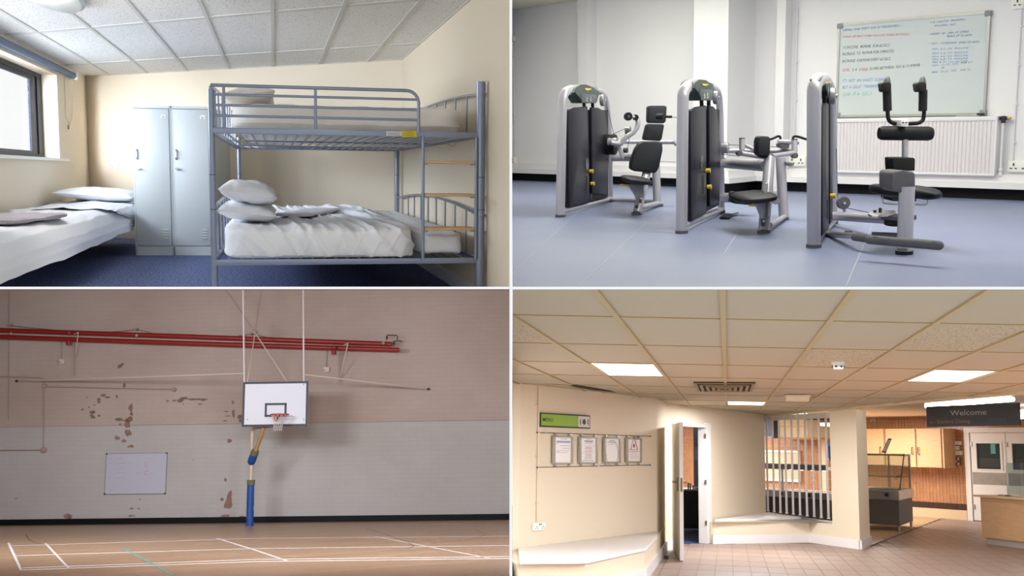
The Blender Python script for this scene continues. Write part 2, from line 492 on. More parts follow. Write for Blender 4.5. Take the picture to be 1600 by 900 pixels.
# roller blind
bx_ = XL + .06
t = thing(R, 'roller_blind', 'rolled up grey blue blind above the window', 'blind', (bx_, 12, 2.33))
part(MB().cyl((bx_, 9.0, 2.335), (bx_, 15.6, 2.335), .043, 16), 'roll', m_blind, t)
part(MB().bx(bx_ - .06, bx_ + .05, 15.6, 15.68, 2.28, 2.40), 'bracket', m_white, t)
ch = MB().tube([(bx_ + .01, 15.55, 2.30), (bx_ - .02, 15.5, 1.75), (bx_ - .035, 15.4, 1.64), (bx_ - .045, 15.2, 1.75), (bx_ - .045, 15.2, 2.30)], .0045, 6)
part(ch, 'pull_cord', mat('cord beige', '#b9b2a2', .7), t)
part(MB().lathe([(.004, .03), (.012, .02), (.012, -.02), (.004, -.03)], (bx_ - .04, 15.35, 1.61), 10), 'cord_weight', mat('cord weight', '#8d8678', .6), t)

# wall socket between window and lockers
sp = R.pl(182, 259, pw, wn)
t = thing(R, 'wall_socket', 'white double wall socket above the pillow of the single bed', 'socket', tuple(sp), math.atan2(wd.y, wd.x))
part(MB().rbox((0, -.012, 0), (.34, .024, .085), .008), 'plate', m_sock, t, local=True)
for sx in (-.085, .085):
    part(MB().box((sx, -.026, .012), (.012, .006, .02)).box((sx - .03, -.026, -.015), (.02, .006, .01)).box((sx + .03, -.026, -.015), (.02, .006, .01)), 'pin_slot', mat('slot grey', '#a09c94', .6), t, local=True)

# ---- lockers
lyaw = radians(-6)
p0 = R.z(212, 399); LW = .455; LD = 1.6; LH = 1.80
def make_locker(label, loc):
    t = thing(R, 'steel_locker', label, 'locker', loc, lyaw, 'pair of steel lockers')
    part(MB().bx(.004, LW - .004, .02, LD, 0, LH).bx(0, .018, 0, .03, 0, LH).bx(LW - .018, LW, 0, .03, 0, LH).bx(0, LW, 0, .03, LH - .03, LH).bx(0, LW, 0, .03, 0, .115), 'body', m_lock, t, local=True)
    part(MB().bx(.018, LW - .018, .012, .022, .115, LH - .03), 'door_gap', m_lockd, t, local=True)
    d = part(MB().rbox((LW / 2, 0, .118 + (LH - .155) / 2), (LW - .044, .03, LH - .155), .006), 'door', m_lock, t, local=True)
    hz = 1.25
    part(MB().rbox((.05, -.014, hz - .03), (.028, .02, .13), .008), 'handle_recess', mat('locker handle plate', '#8f9799', .35, metal=.4), d, local=True)
    part(MB().tube([(.05, -.02, hz + .03), (.058, -.05, hz), (.058, -.05, hz - .06), (.05, -.02, hz - .09)], .008, 8), 'handle', m_chrome, d, local=True)
    part(MB().cyl((.058, -.01, hz - .2), (.058, -.055, hz - .2), .017, 14).box((.075, -.06, hz - .2), (.035, .012, .012)), 'lock', m_chrome, d, local=True)
    for k in range(4):
        part(MB().rbox((LW - .085, -.018, .21 + k * .033), (.062, .018, .012), .005), 'vent_slot', m_lock, d, local=True)
    part(MB().bx(LW - .11, LW - .055, -.02, -.014, LH - .115, LH - .107).bx(LW - .11, LW - .104, -.02, -.014, LH - .15, LH - .107).bx(LW - .061, LW - .055, -.02, -.014, LH - .15, LH - .107), 'label_holder', m_chrome, d, local=True)
    return t
make_locker('pale grey steel locker nearest the window and single bed', (p0.x, p0.y, 0))
q = V(cos(lyaw), sin(lyaw), 0) * (LW + .004)
make_locker('pale grey steel locker beside the bunk bed post', (p0.x + q.x, p0.y + q.y, 0))

# ---- single bed under the window
bxr = -1.72; byf = 15.5; byn = 6.1
def ztop(y): return .565
t = thing(R, 'single_bed', 'single bed with white bedding under the window', 'bed', ((XL + bxr) / 2, 11, 0))
fm = MB().bx(bxr - .09, bxr - .05, 9.3, byf, .30, .345).bx(XL + .06, XL + .10, 9.3, byf, .30, .345).bx(XL + .06, bxr - .05, byf - .06, byf, .30, .345)
part(fm, 'bed_frame', m_steel, t)
for x in (XL + .08, bxr - .07): part(MB().cyl((x, byf, 0), (x, byf, .72), .02, 12), 'leg', m_steel, t)
hb = MB().tube([(XL + .08, byf, .68), (XL + .3, byf, .72), (XL + .55, byf, .73), (bxr - .25, byf, .72), (bxr - .07, byf, .68)], .014, 8)
part(hb, 'headboard_rail', m_steel, t)
for k in range(8):
    x = XL + .16 + k * .105; part(MB().cyl((x, byf, .33), (x, byf, .70), .008, 8), 'headboard_bar', m_steel, t)
def wr(a, amp, sc):
    def f(p, n):
        q = V(p.x * sc[0] + a, p.y * sc[1], p.z * sc[2])
        return n * amp * (fbm(q, 3) + .8 * max(0, folds(q * 1.4) - .55))
    return f
cx = (XL + bxr) / 2
part(soft_box(MB(), (cx, (byf + 9.5) / 2, .43), (bxr - XL - .14, byf - 9.5 - .1, .17), n=(24, 40, 8), p=7, fn=wr(3, .012, (3, 1.2, 6))), 'mattress', m_linen, t)
# duvet: lies on top and hangs over the room side
def duvet(u, v):
    y = byn + (13.35 - byn) * v
    L = [(XL + .06, .56), (XL + .2, .60), (cx, .605), (bxr - .14, .59), (bxr - .03, .545), (bxr + .02, .45), (bxr + .035, .37), (bxr + .03, .295)]
    k = u * (len(L) - 1); i = min(int(k), len(L) - 2); f = k - i
    f2 = f
    x = L[i][0] * (1 - f2) + L[i + 1][0] * f2; z = L[i][1] * (1 - f2) + L[i + 1][1] * f2
    w = fbm(V(x * 3, y * .9, z * 5), 3)
    z += .014 * w; x += (.028 * noise.noise(V(y * .8, z * 3, 4)) + .012 * w) * max(0, u - .55) * 2
    f_ = max(0, folds(V(x * 2.2 + y * .35, y * .6 - z * 3, 9)) - .6)
    z += .02 * f_
    if u > .9: z += .02 * noise.noise(V(y * .7, 0, 2))
    return V(min(x, -1.69) if y > 12.9 else x, y, z)
part(MB().grid(duvet, 60, 110), 'duvet', m_linen, t, smooth=80)
def fold(u, v):       # turned-down corner near the pillow
    y = 12.3 + (15.0 - 12.3) * v
    L = [(XL + .1, .60), (cx, .622), (bxr - .12, .615), (bxr - .01, .58), (bxr + .05, .49), (bxr + .075, .40), (bxr + .08, .33 + .1 * sin(pi * v))]
    k = u * (len(L) - 1); i = min(int(k), len(L) - 2); f = k - i
    x = L[i][0] * (1 - f) + L[i + 1][0] * f; z = L[i][1] * (1 - f) + L[i + 1][1] * f
    w = fbm(V(x * 4, y * 1.4, z * 6 + 3), 3)
    if u < .5: y += .0
    if u > .45: z += (u - .45) * .34 * (1 - min(1, v * 1.9)) ; 
    y -= (1 - u) * 1.6 * (1 - v) * .55
    return V(min(x + .03 * w * u, -1.69), y, z + .02 * w + .03 * max(0, folds(V(x * 3, y * 1.2, z * 4)) - .5))
part(MB().grid(fold, 40, 40), 'turned_down_sheet', m_linen, t, smooth=80)
pm = MB(); pillow(pm, (-2.18, 14.35, .712), .92, 1.75, .17, R=Matrix.Rotation(radians(4), 3, 'Y'), seed=3)
solo(R, pm, 'pillow', m_linen, 'white pillow at the head of the single bed', 'pillow', (-2.16, 14.35, .64))
pm = MB(); pillow(pm, (-2.14, 14.75, .60), .86, 1.5, .14, seed=8)
solo(R, pm, 'pillow', m_linen, 'flat lower pillow tucked beneath the top pillow of the single bed', 'pillow', (-2.10, 14.9, .5))
bk = MB(); bc = R.z(38, 338, .64)
soft_box(bk, (bc.x - .1, bc.y - .1, .632), (.62, 1.5, .04), R=Matrix.Rotation(radians(-5), 3, 'Z'), n=(26, 26, 4), p=6, fn=wr(5, .012, (5, 2, 8)))
solo(R, bk, 'folded_blanket', m_blanket, 'folded mauve grey blanket lying on the single bed', 'blanket', (bc.x, bc.y, .62))

# ---- bunk bed
YF = 7.75
zf = lambda u, v: R.y(u, v, YF).z
xf = lambda u, v=250: R.y(u, v, YF).x
BX0 = xf(331.5, 250); BX1 = XR - .055; YR = 13.05
if xf(757) < BX1: BX1 = xf(757)
def slab_z(x, y):           # where the slab of the storey meets a post
    d = R.M.to_3x3(); o = R.M @ V(x, y, 0); return max(0.0, (TH / 2 + .002 - o.z) / (R.M.to_3x3() @ V(0, 0, 1)).z)
ZP = (zf(331, 141) + zf(757, 122)) / 2
bed = thing(R, 'bunk_bed', 'silver blue metal bunk bed with ladder in front of the right wall', 'bed', ((BX0 + BX1) / 2, (YF + YR) / 2, 0))
for x, y, r, top in ((BX0, YF, .0225, zf(331, 141)), (BX1, YF, .036, ZP + .035), (BX0 + .02, YR, .024, ZP - .25), (BX1 - .02, YR, .03, ZP - .25)):
    zb = slab_z(x, y)
    pst = part(MB().cyl((x, y, zb), (x, y, top), r, 20), 'post', m_steel, bed)
    part(MB().cyl((x, y, top), (x, y, top + .012), r * .96, 20), 'post_cap', m_dark if r > 1 else m_steel, pst)
    for zz in (zf(331, 273), zf(331, 327)):
        part(MB().cyl((x, y, zz - .003), (x, y, zz + .003), r * 1.03, 20), 'joint_ring', m_lockd, pst)
        part(MB().sphere((x, y - r, zz - .04), .006, 8, 6), 'bolt', m_chrome, pst)
zu0 = (zf(340, 216) + zf(750, 209)) / 2; zu1 = (zf(340, 207) + zf(750, 200)) / 2
zl0 = (zf(340, 404) + zf(745, 421)) / 2 + .0; zl1 = (zf(340, 397) + zf(745, 411)) / 2
UX1 = BX1 - .02
for nm, a, b in (('upper_side_rail', zu0, zu1), ('lower_side_rail', zl0, zl1)):
    part(MB().rbox(((BX0 + BX1) / 2, YF - .005, (a + b) / 2), (BX1 - BX0, .03, b - a), .004), nm, m_steel, bed)
    part(MB().rbox(((BX0 + BX1) / 2, YR, (a + b) / 2), (BX1 - BX0, .03, b - a), .004), nm, m_steel, bed)
    for x in (BX0, BX1 - .01): part(MB().bx(x - .012, x + .012, YF, YR, a, b), 'end_rail', m_steel, bed)
    for k in range(21):
        x = BX0 + .09 + k * (BX1 - BX0 - .18) / 20
        part(MB().cyl((x, YF, (a + b) / 2 - .004), (x, YR, (a + b) / 2 - .004), .0085, 8), 'slat', m_steel, bed)
for yy in (2.2, 4.0): part(MB().cyl((BX0, YF + yy, zu0 + .012), (BX1, YF + yy, zu0 + .012), .007, 8), 'cross_wire', m_steel, bed)
# guard rail
zt = (zf(345, 145) + zf(630, 130)) / 2; gx = xf(654, 170)
part(MB().tube([(BX0, YF, zt), (gx - .09, YF, zt)] + [(gx - .09 + .09 * sin(a), YF, zt - .09 + .09 * cos(a)) for a in [radians(x) for x in (15, 30, 45, 60, 75, 90)]] + [(gx, YF, zu1)], .0125, 12), 'guard_rail', m_steel, bed)
for k in (1, 2, 3):
    z = zt + (zu1 - zt) * k / 4 + .01; part(MB().cyl((BX0, YF, z), (gx, YF, z), .0095, 10), 'guard_bar', m_steel, bed)
for u in (350, 493): part(MB().cyl((xf(u, 170), YF, zu1), (xf(u, 170), YF, zt), .0105, 10), 'guard_upright', m_steel, bed)
# ladder
l0, l1 = xf(660, 300), xf(742.5, 300)
for x in (l0, l1): part(MB().cyl((x, YF - .03, zl1 - .01), (x, YF - .03, zu0 + .005), .0125, 12), 'ladder_stile', m_steel, bed)
for v in (253.5, 305, 357.5):
    z = zf(700, v) ; tr = part(MB().rbox(((l0 + l1) / 2, YF + .05, z), (l1 - l0 - .025, .2, .022), .005), 'ladder_tread', m_wood, bed)
    for x in (l0 + .022, l1 - .03): part(MB().rbox((x, YF - .02, z - .014), (.03, .04, .014), .004), 'tread_bracket', m_steel, tr)
# end frames: arch and bars, both ends, both bunks
def endframe(x, za, zb_, r):
    def arch(f): return za + (zb_ - za) * (1 - (2 * f - 1) ** 2)
    part(MB().tube([(x, YF + (YR - YF) * i / 14, arch(i / 14)) for i in range(15)], r, 10), 'end_arch', m_steel, bed)
    return arch
for x in (BX0, BX1 - .01):
    a = endframe(x, zf(757, 336) if x > 0 else zf(331, 325), .80, .0115)
    for k in range(1, 10): f = k / 10; part(MB().cyl((x, YF + (YR - YF) * f, zl1), (x, YF + (YR - YF) * f, a(f)), .008, 8), 'end_bar', m_steel, bed)
    a = endframe(x, ZP - .05, ZP + .02, .0115)
    for k in range(1, 10): f = k / 10; part(MB().cyl((x, YF + (YR - YF) * f, zu1), (x, YF + (YR - YF) * f, a(f)), .008, 8), 'end_bar', m_steel, bed)
st = R.y(603, 204, YF); s2 = R.y(627, 204, YF); s3 = R.y(650, 204, YF); zm = (zu0 + zu1) / 2
part(MB().bx(st.x, s2.x, YF - .0225, YF - .021, zm - .017, zm + .017), 'white_sticker', mat('white sticker', '#d4d6d8', .5), bed, label='white printed sticker')
part(MB().bx(s2.x + .002, s3.x, YF - .0225, YF - .021, zm - .022, zm + .022), 'yellow_sticker', m_yel, bed, label='yellow warning sticker')
pr = MB()
for k in range(4): pr.bx(st.x + .012, s2.x - .012, YF - .024, YF - .0228, zm - .012 + k * .006, zm - .010 + k * .006)
part(pr, 'sticker_print', mat('faint print', '#8b8f94', .6), bed)
pr = MB()
for k in range(5): pr.bx(s2.x + .014, s3.x - .012, YF - .024, YF - .0228, zm - .016 + k * .006, zm - .0145 + k * .006)
pr.bx((s2.x + s3.x) / 2 - .02, (s2.x + s3.x) / 2 + .02, YF - .024, YF - .0228, zm + .0145, zm + .018)
part(pr, 'sticker_print', mat('olive print', '#9a8a10', .6), bed)

# bedding
mx0, mx1 = BX0 + .04, BX1 - .05
def lowfn(p, n):
    w = fbm(V(p.x * 1.8, p.y * .7, p.z * 2.5), 3)
    a = noise.noise(V(p.x * 1.3, p.y * .4, 3)) * .8
    # long creases fanning out from the ladder end, finer ones between them
    f = max(0, folds(V(p.x * 3.2 + p.y * .55 + p.z * 3.2 + a, p.y * .22 - p.x * .5, p.z * .6)) - .62)
    f2 = max(0, folds(V(p.x * 6.5 + p.y * .9 + p.z * 5 + a, p.y * .3, p.z * .8 + 5)) - .6)
    f3 = max(0, folds(V(p.x * 11 - p.z * 6 + p.y * .7, p.y * .5, p.z * 2 + 9)) - .6)
    k = .25 + .75 * min(1, max(0, (p.x + .75) / .8))
    return n * (.010 * w + k * (.075 * f + .05 * f2 + .02 * f3)) * (1 if n.z > -.5 else 0)
zlm = (zl0 + zl1) / 2 + .010
mb = soft_box(MB(), ((mx0 + gx) / 2 + .0, (YF + YR) / 2 + .02, (zlm + .605) / 2), (gx - mx0 - .02, YR - YF - .12, .605 - zlm), n=(150, 70, 34), p=13, fn=lowfn)
solo(R, mb, 'duvet', m_linen, 'crumpled white duvet covering the lower bunk', 'duvet', ((mx0 + mx1) / 2, (YF + YR) / 2, zl1))
mb = soft_box(MB(), ((gx + mx1) / 2, (YF + YR) / 2 + .04, (zlm + .55) / 2 + .018), (mx1 - gx - .09, YR - YF - .16, .55 - zlm), n=(22, 30, 12), p=9, fn=wr(2, .016, (4, .8, 5)))
solo(R, mb, 'rolled_duvet', m_linen, 'rolled white duvet end beneath the ladder of the lower bunk', 'duvet', ((gx + mx1) / 2, YF + 1, zl1))
zmt = zf(500, 161)
mb = soft_box(MB(), ((mx0 + mx1) / 2 + .03, (YF + YR) / 2 + .03, (zu1 + zmt) / 2 + .012), (mx1 - mx0 - .08, YR - YF - .2, zmt - zu1 - .01), n=(80, 40, 12), p=10, fn=wr(6, .013, (4, .8, 7)))
solo(R, mb, 'mattress', m_linen2, 'white sheeted mattress on the upper bunk', 'mattress', ((mx0 + mx1) / 2, (YF + YR) / 2, zu1))
pc = R.y(388, 150, 9.4)
pm = MB(); pillow(pm, (pc.x + .02, pc.y, zmt + .11), .42, 1.9, .17, R=Matrix.Rotation(radians(-7), 3, 'Y'), seed=11)
solo(R, pm, 'pillow', m_linen2, 'ivory pillow on the upper bunk behind the guard rail', 'pillow', (pc.x, pc.y, zmt))
zt2 = .605
pc = R.y(383, 330, 8.9)
pm = MB(); pillow(pm, (pc.x + .03, 9.0, zt2 + .095), .47, 1.5, .16, R=Matrix.Rotation(radians(6), 3, 'Y'), seed=21)
solo(R, pm, 'pillow', m_linen, 'lower pillow of the stack on the lower bunk', 'pillow', (pc.x, 9.0, zt2))
pm = MB(); pillow(pm, (pc.x + .04, 9.0, zt2 + .25), .46, 1.5, .19, R=Matrix.Rotation(radians(9), 3, 'Y'), seed=31)
solo(R, pm, 'pillow', m_linen, 'upper pillow of the stack on the lower bunk', 'pillow', (pc.x, 9.0, zt2 + .14))
tc_ = R.z(484, 333, .625)
tw = soft_box(MB(), (tc_.x, tc_.y, .636), (.36, 1.7, .03), R=Matrix.Rotation(radians(-14), 3, 'Z'), n=(20, 20, 4), p=6, fn=wr(1, .006, (8, 3, 9)))
solo(R, tw, 'folded_towel', m_towel, 'folded white towel lying on the lower bunk duvet', 'towel', (tc_.x, tc_.y, .615))
# loose corner of sheet under the upper bunk
ca = R.y(690, 209, 9.2); cb = R.y(706, 229, 9.2); cc_ = R.y(732, 209, 9.2)
def corner(u, v):
    a = V(ca.x, 9.0, zu0 + .004) * (1 - u) + V(cc_.x, 9.4, zu0 + .004) * u; p = a * (1 - v) + V(cb.x, 9.2, cb.z) * v
    return V(p.x, p.y + .03 * sin(u * 9) * (1 - v), p.z)
mb = MB().grid(corner, 12, 8); n0 = len(mb.v); mb.grid(lambda u, v: corner(u, v) + V(0, .012, 0), 12, 8)
solo(R, mb, 'hanging_sheet', m_linen2, 'loose sheet corner hanging below the upper bunk', 'sheet', (cb.x, 9.2, cb.z), smooth=80)

# daylight through the window
for yy in (8.4, 10.6, 12.8): area(R, 'window_daylight_and_fill', (XL - 1.15, yy, 1.9), (.8, .6, -.05), 2.0, 1.3, 128, '#e4efff')
area(R, 'window_daylight_and_fill', (XL - .55, 8.3, 1.85), (.105, 1, -.035), .5, 1.1, 36, '#e6f0ff', spread=30)  # narrow beam added to brighten the left end of the back wall
# dormitory lamps: the visible one, then an unseen fill lamp added nearer the camera
area(R, 'dorm_lamp_and_fill', (lp.x, lp.y - 1.2, 2.30), (-.10, 1, -.5), .4, 1.2, 30, '#fff4e6')
area(R, 'dorm_lamp_and_fill', (.3, 6.6, 2.36), (0, .25, -1), .5, 1.8, 3.5, '#ffdcaa')
# ================================================================ gym (upper right)
R = TR
m_gwall = mat('gym wall paint', '#ecebee', 0.8, bump=0.03, bscale=40)
m_gwhite = mat('gym white trim', '#e9e7ea', 0.5)
m_black = mat('black skirting', '#0b0b0d', 0.6, spec=.2)
m_vinyl = mat('blue grey vinyl', '#8087a5', 0.45, col2='#767fa2', vscale=.7, bump=.02, bscale=90)
m_sil = mat('silver grey frame paint', '#adabb5', 0.36, metal=0.25)
m_sild = mat('grey machined disc', '#84848a', 0.4, metal=0.4)
m_shield = mat('smoked dark shield', '#1a1826', 0.4, spec=.16)
m_stack = mat('black weight stack', '#101014', 0.5, spec=.2)
m_hood = mat('dark green grey hood', '#3d4746', 0.5)
m_pad = mat('charcoal upholstery', '#1f2129', 0.55, spec=.25, bump=.1, bscale=150)
m_rub = mat('black rubber', '#17181a', 0.6, spec=.25)
m_grub = mat('worn grey rubber', '#55535a', 0.7, var=.1, vscale=9)
m_knob = mat('yellow knob', '#d9bd3c', 0.45)
m_icon = mat('white print', '#c9ccd0', 0.6)
m_metal = mat('brushed aluminium', '#c2c0c4', 0.35, metal=.6)
m_cable = mat('dark cable', '#2c2c3a', 0.5)
m_board = mat('whiteboard enamel', '#cdd4d6', 0.22, spec=.5)
m_alu = mat('aluminium trim', '#b4b5b2', 0.4, metal=.5)
YW = R.z(1200, 299).y; YW = (R.z(800, 281).y + R.z(1600, 313).y) / 2
Zg = 3.3
wpx = lambda u, v, o=0.0: R.y(u, v, YW - o)
xa, xb = wpx(720, 200).x, wpx(1700, 200).x
struct(R, MB().bx(xa - 1, xb + 1, YW, YW + .15, 0, Zg), 'wall_gym', m_gwall)
struct(R, MB().bx(xa - 4, xb + 9, 1.5, YW, -.05, 0), 'floor_gym', m_vinyl)
seam = MB()
for a, b in (((905, 447), (1010, 348)), ((800, 428), (905, 330)), ((1322, 447), (1372, 330)), ((1130, 398), (1165, 345))):
    p, q = R.z(*a), R.z(*b); d = (q - p).normalized(); n = V(-d.y, d.x, 0) * .006
    seam.prism([p - n + V(0, 0, .0005), p + n + V(0, 0, .0005), q + n + V(0, 0, .0005), q - n + V(0, 0, .0005)], (0, 0, .0012))
fo = bpy.data.objects['floor_gym']
struct(R, seam, 'floor_seam', mat('seam weld', '#99a0ae', .6), parent=fo, kind='stuff')
struct(R, MB().bx(xa - 4, xb + 9, 2, YW + .1, Zg, Zg + .1), 'ceiling_gym', mat('gym ceiling', '#d8d4c0', .9))
gn = R.dep(1900, 300, 5.2); gw = V(xb + .2, YW, 0)
struct(R, MB().prism([(gw.x, gw.y, 0), (gn.x, gn.y, 0), (gn.x, gn.y, Zg), (gw.x, gw.y, Zg)], (.15, .1, 0)), 'wall_gym_right', m_gwall)
# pilaster and boxed pipe
PO = .75
pp = lambda u, v: R.y(u, v, YW - PO)
pil0, pil1 = pp(1083, 200).x, pp(1136, 200).x
struct(R, MB().bx(pil0, pil1, YW - PO, YW, 0, Zg), 'trim_1', m_gwall)
bx0, bx1 = wpx(903, 100, .25).x, wpx(918, 100, .25).x
struct(R, MB().bx(bx0, bx1, YW - .25, YW, 0, Zg), 'trim_2', m_gwhite)
cx0, cx1 = wpx(1212, 100, .2).x, wpx(1226, 100, .2).x
struct(R, MB().bx(cx0, cx1, YW - .2, YW, 0, Zg), 'trim_3', m_gwhite)
# ledge and black skirting, following the pilaster
zk = .15
def run(o, z0, z1):
    mb = MB()
    mb.bx(xa - 1, pil0 - o, YW - o, YW, z0, z1).bx(pil1 + o, xb + .2, YW - o, YW, z0, z1).bx(pil0 - o, pil1 + o, YW - PO - o, YW, z0, z1); return mb
struct(R, run(.05, 0, zk), 'baseboard_gym', m_black)
bl_ = run(.16, zk, zk + .085); bl_.v += []; 
b2 = run(.09, zk + .085, zk + .19)
o = struct(R, bl_, 'trim_4', m_gwhite)
struct(R, b2, 'ledge_step', m_gwhite, parent=o)
# conduits
def conduit(u0, v0, u1, v1, label, r=.011):
    a, b = wpx(u0, v0, .02), wpx(u1, v1, .02); b = V(a.x, a.y, b.z)
    t = thing(R, 'wall_conduit', label, 'conduit', (b.x, YW - .02, b.z))
    part(MB().cyl(a, b, r, 8), 'tube', m_gwhite, t)
    n = 4
    for k in range(n):
        p = a + (b - a) * ((k + .5) / n); part(MB().box(p, (.055, .03, .02)), 'clip', m_gwhite, t)
    return t
conduit(1246, 5, 1246, 246, 'thin white conduit on the gym wall beside the pilaster above a socket')
conduit(1596, 10, 1596, 252, 'thin white conduit at the right edge of the gym wall')
conduit(801.5, 66, 801.5, 246, 'thin white conduit at the left edge of the gym wall')
def socket(u, v, label, w=.3, h=.15, gang=2):
    p = wpx(u, v); t = thing(R, 'wall_socket', label, 'socket', (p.x, YW, p.z))
    part(MB().rbox((p.x, YW - .025, p.z), (w, .05, h), .01), 'plate', m_sock, t)
    for g in range(gang):
        c = p.x + (g - (gang - 1) / 2) * w / 2
        part(MB().box((c, YW - .051, p.z + .025), (.02, .006, .035)).box((c - .03, YW - .051, p.z - .025), (.03, .006, .015)).box((c + .03, YW - .051, p.z - .025), (.03, .006, .015)), 'pin_slot', m_lockd, t)
        part(MB().rbox((c, YW - .053, p.z + .055), (.03, .01, .02), .003), 'switch', m_sock, t)
socket(1595, 260, 'white double socket low on the wall right of the radiator')
socket(1247, 252, 'white double socket on the wall behind the middle weight machine')
socket(803, 251, 'white socket low at the left edge of the gym wall', w=.16, gang=1)
socket(1592, 5, 'white switch box high at the right edge of the gym wall', w=.16, gang=1)
p = wpx(802, 60); solo(R, MB().rbox((p.x, YW - .03, p.z), (.14, .06, .11), .012).box((p.x + .02, YW - .062, p.z), (.03, .006, .05)), 'junction_box', m_sock, 'small white junction box high at the left edge of the gym wall', 'box', (p.x, YW, p.z))

# ---- whiteboard
wc = [wpx(*a) for a in ((1311, 39), (1541, 24), (1542, 177), (1314, 179))]
wx0 = (wc[0].x + wc[3].x) / 2; wx1 = (wc[1].x + wc[2].x) / 2; wz1 = (wc[0].z + wc[1].z) / 2; wz0 = (wc[2].z + wc[3].z) / 2
t = thing(R, 'whiteboard', 'large whiteboard covered in handwritten treadmill notes above the radiator', 'whiteboard', ((wx0 + wx1) / 2, YW, wz0))
part(MB().bx(wx0, wx1, YW - .03, YW - .001, wz0, wz1), 'board', m_board, t)
fw = .03
for a in ((wx0, wx1, wz0 - fw, wz0), (wx0, wx1, wz1, wz1 + fw), (wx0 - fw, wx0, wz0 - fw, wz1 + fw), (wx1, wx1 + fw, wz0 - fw, wz1 + fw)):
    part(MB().bx(a[0], a[1], YW - .045, YW - .001, a[2], a[3]), 'frame', m_alu, t)
for x in (wx0, wx1):
    for z in (wz0, wz1): part(MB().rbox((x, YW - .03, z), (.09, .05, .075), .012), 'corner_cap', mat('grey corner cap', '#8d9192', .5), t)
part(MB().bx(wx1 - .32, wx1 - .02, YW - .12, YW - .03, wz0 - .045, wz0 - .03), 'pen_ledge', m_alu, t)
ink = {'b': mat('blue marker', '#2f6fae', .5), 'r': mat('red marker', '#d8455a', .5), 'k': mat('black marker', '#3c4a48', .5), 'l': mat('light blue marker', '#5b93d8', .5), 'g': mat('green marker', '#52c0a0', .5)}
def note(s, c, u0, v0, u1, v1, h, nm='handwriting'):
    # position inside the board, measured from its corners in the photograph
    def bp(u, v):
        fx = (u - 1312.5) / (1541.5 - 1312.5); top = 39 + (24 - 39) * fx; bot = 179 + (177 - 179) * fx; fz = (v - top) / (bot - top)
        return V(wx0 + (wx1 - wx0) * fx, YW - .0325, wz1 + (wz0 - wz1) * fz)
    a, b = bp(u0, v0), bp(u1, v1); hh = h * .92 / 140 * (wz1 - wz0)
    part(text_fit(s, a, b, (0, 0, 1), hh, bold=-.006, shear=.1), nm, ink[c], t, smooth=0, kind='stuff')
note('MIMIC THE MSFT ON A TREADMILL:-', 'b', 1317, 47.5, 1414, 41, 4)
note('WARM UP FIRST THEN FOLLOW THESE SETTINGS:-', 'r', 1317, 57.5, 1428, 54.5, 3.6)
note('1% INCLINE.  8KM/HR  FOR 60 SECS', 'k', 1317.5, 74.5, 1396, 72, 5)
note('INCREASE  TO  9KM/HR FOR 2 MINUTES', 'k', 1317.5, 85, 1403, 81, 5)
note('INCREASE  0.5KM/HR EVERY 60 SECS', 'k', 1317.5, 96, 1398, 93, 5)
note('LEVEL', 'r', 1318.5, 110, 1331.5, 109.5, 5); note('5.4', 'k', 1335, 109.5, 1343, 109, 5); note('ATTAINED', 'r', 1346.5, 109.5, 1361.5, 109, 5)
note('5¾MIN BETWEEN  10.5  &  11 KM/HR', 'k', 1364, 108.5, 1445, 103.5, 5)
note('IT\'S  NOT  AN  EXACT  SCIENCE,', 'l', 1319, 127, 1394, 125.5, 5.5)
note('BUT  A  GREAT  "TRAINING  TOOL?', 'l', 1319.5, 137.5, 1396, 135, 5.5)
note('GIVE  IT A  GO...!', 'g', 1320, 149, 1369, 147.5, 6)
note('THE  CHESTER  TREADMILL', 'b', 1457, 37.5, 1509, 33.5, 3); note('WALKING  TEST', 'b', 1464, 42.5, 1496, 41, 3)
note('• WARM  UP  - MIN OF 2 MINS', 'b', 1456, 55.5, 1515, 52.5, 3.4); note('BUILD UP TO 6KPH', 'b', 1484, 59, 1520, 58, 3.4)
note('•  TEST  -  CONSTANT  SPEED OF 6KPH', 'b', 1456, 70, 1531, 68.5, 3.2)
for k, (s, v) in enumerate((('MIN  0-2 : 0%  INCLINE', 78.5), ('MIN  2-4 : 3%  INCLINE', 85), ('MIN  4-6 : 6%  INCLINE', 90), ('MIN  6-8 : 9%  INCLINE', 94.5), ('MIN  8-10 : 12%  INCLINE', 99))):
    note(s, 'l', 1461.5 + k * .3, v, 1516, v - 1, 3)
note('MIN  10-12 : 15%', 'l', 1463, 104, 1502, 101.5, 3); note('FOR  5.7', 'k', 1506, 100.5, 1522, 99.5, 2.8)
note('OR', 'k', 1477, 107.5, 1482, 107.2, 2.6); note('MIN  12-15 : 15%', 'b', 1463, 114.5, 1500, 112, 3); note('FOR  7.5', 'k', 1506, 111.5, 1520, 110.5, 2.8)
p = wpx(1536, 178.5, .1); solo(R, MB().cyl((p.x - .09, YW - .08, wz0 - .018), (p.x + .01, YW - .08, wz0 - .018), .012, 8), 'marker_pen', m_dark, 'black marker pen on the ledge of the gym whiteboard', 'pen', (p.x, YW - .08, wz0 - .03))

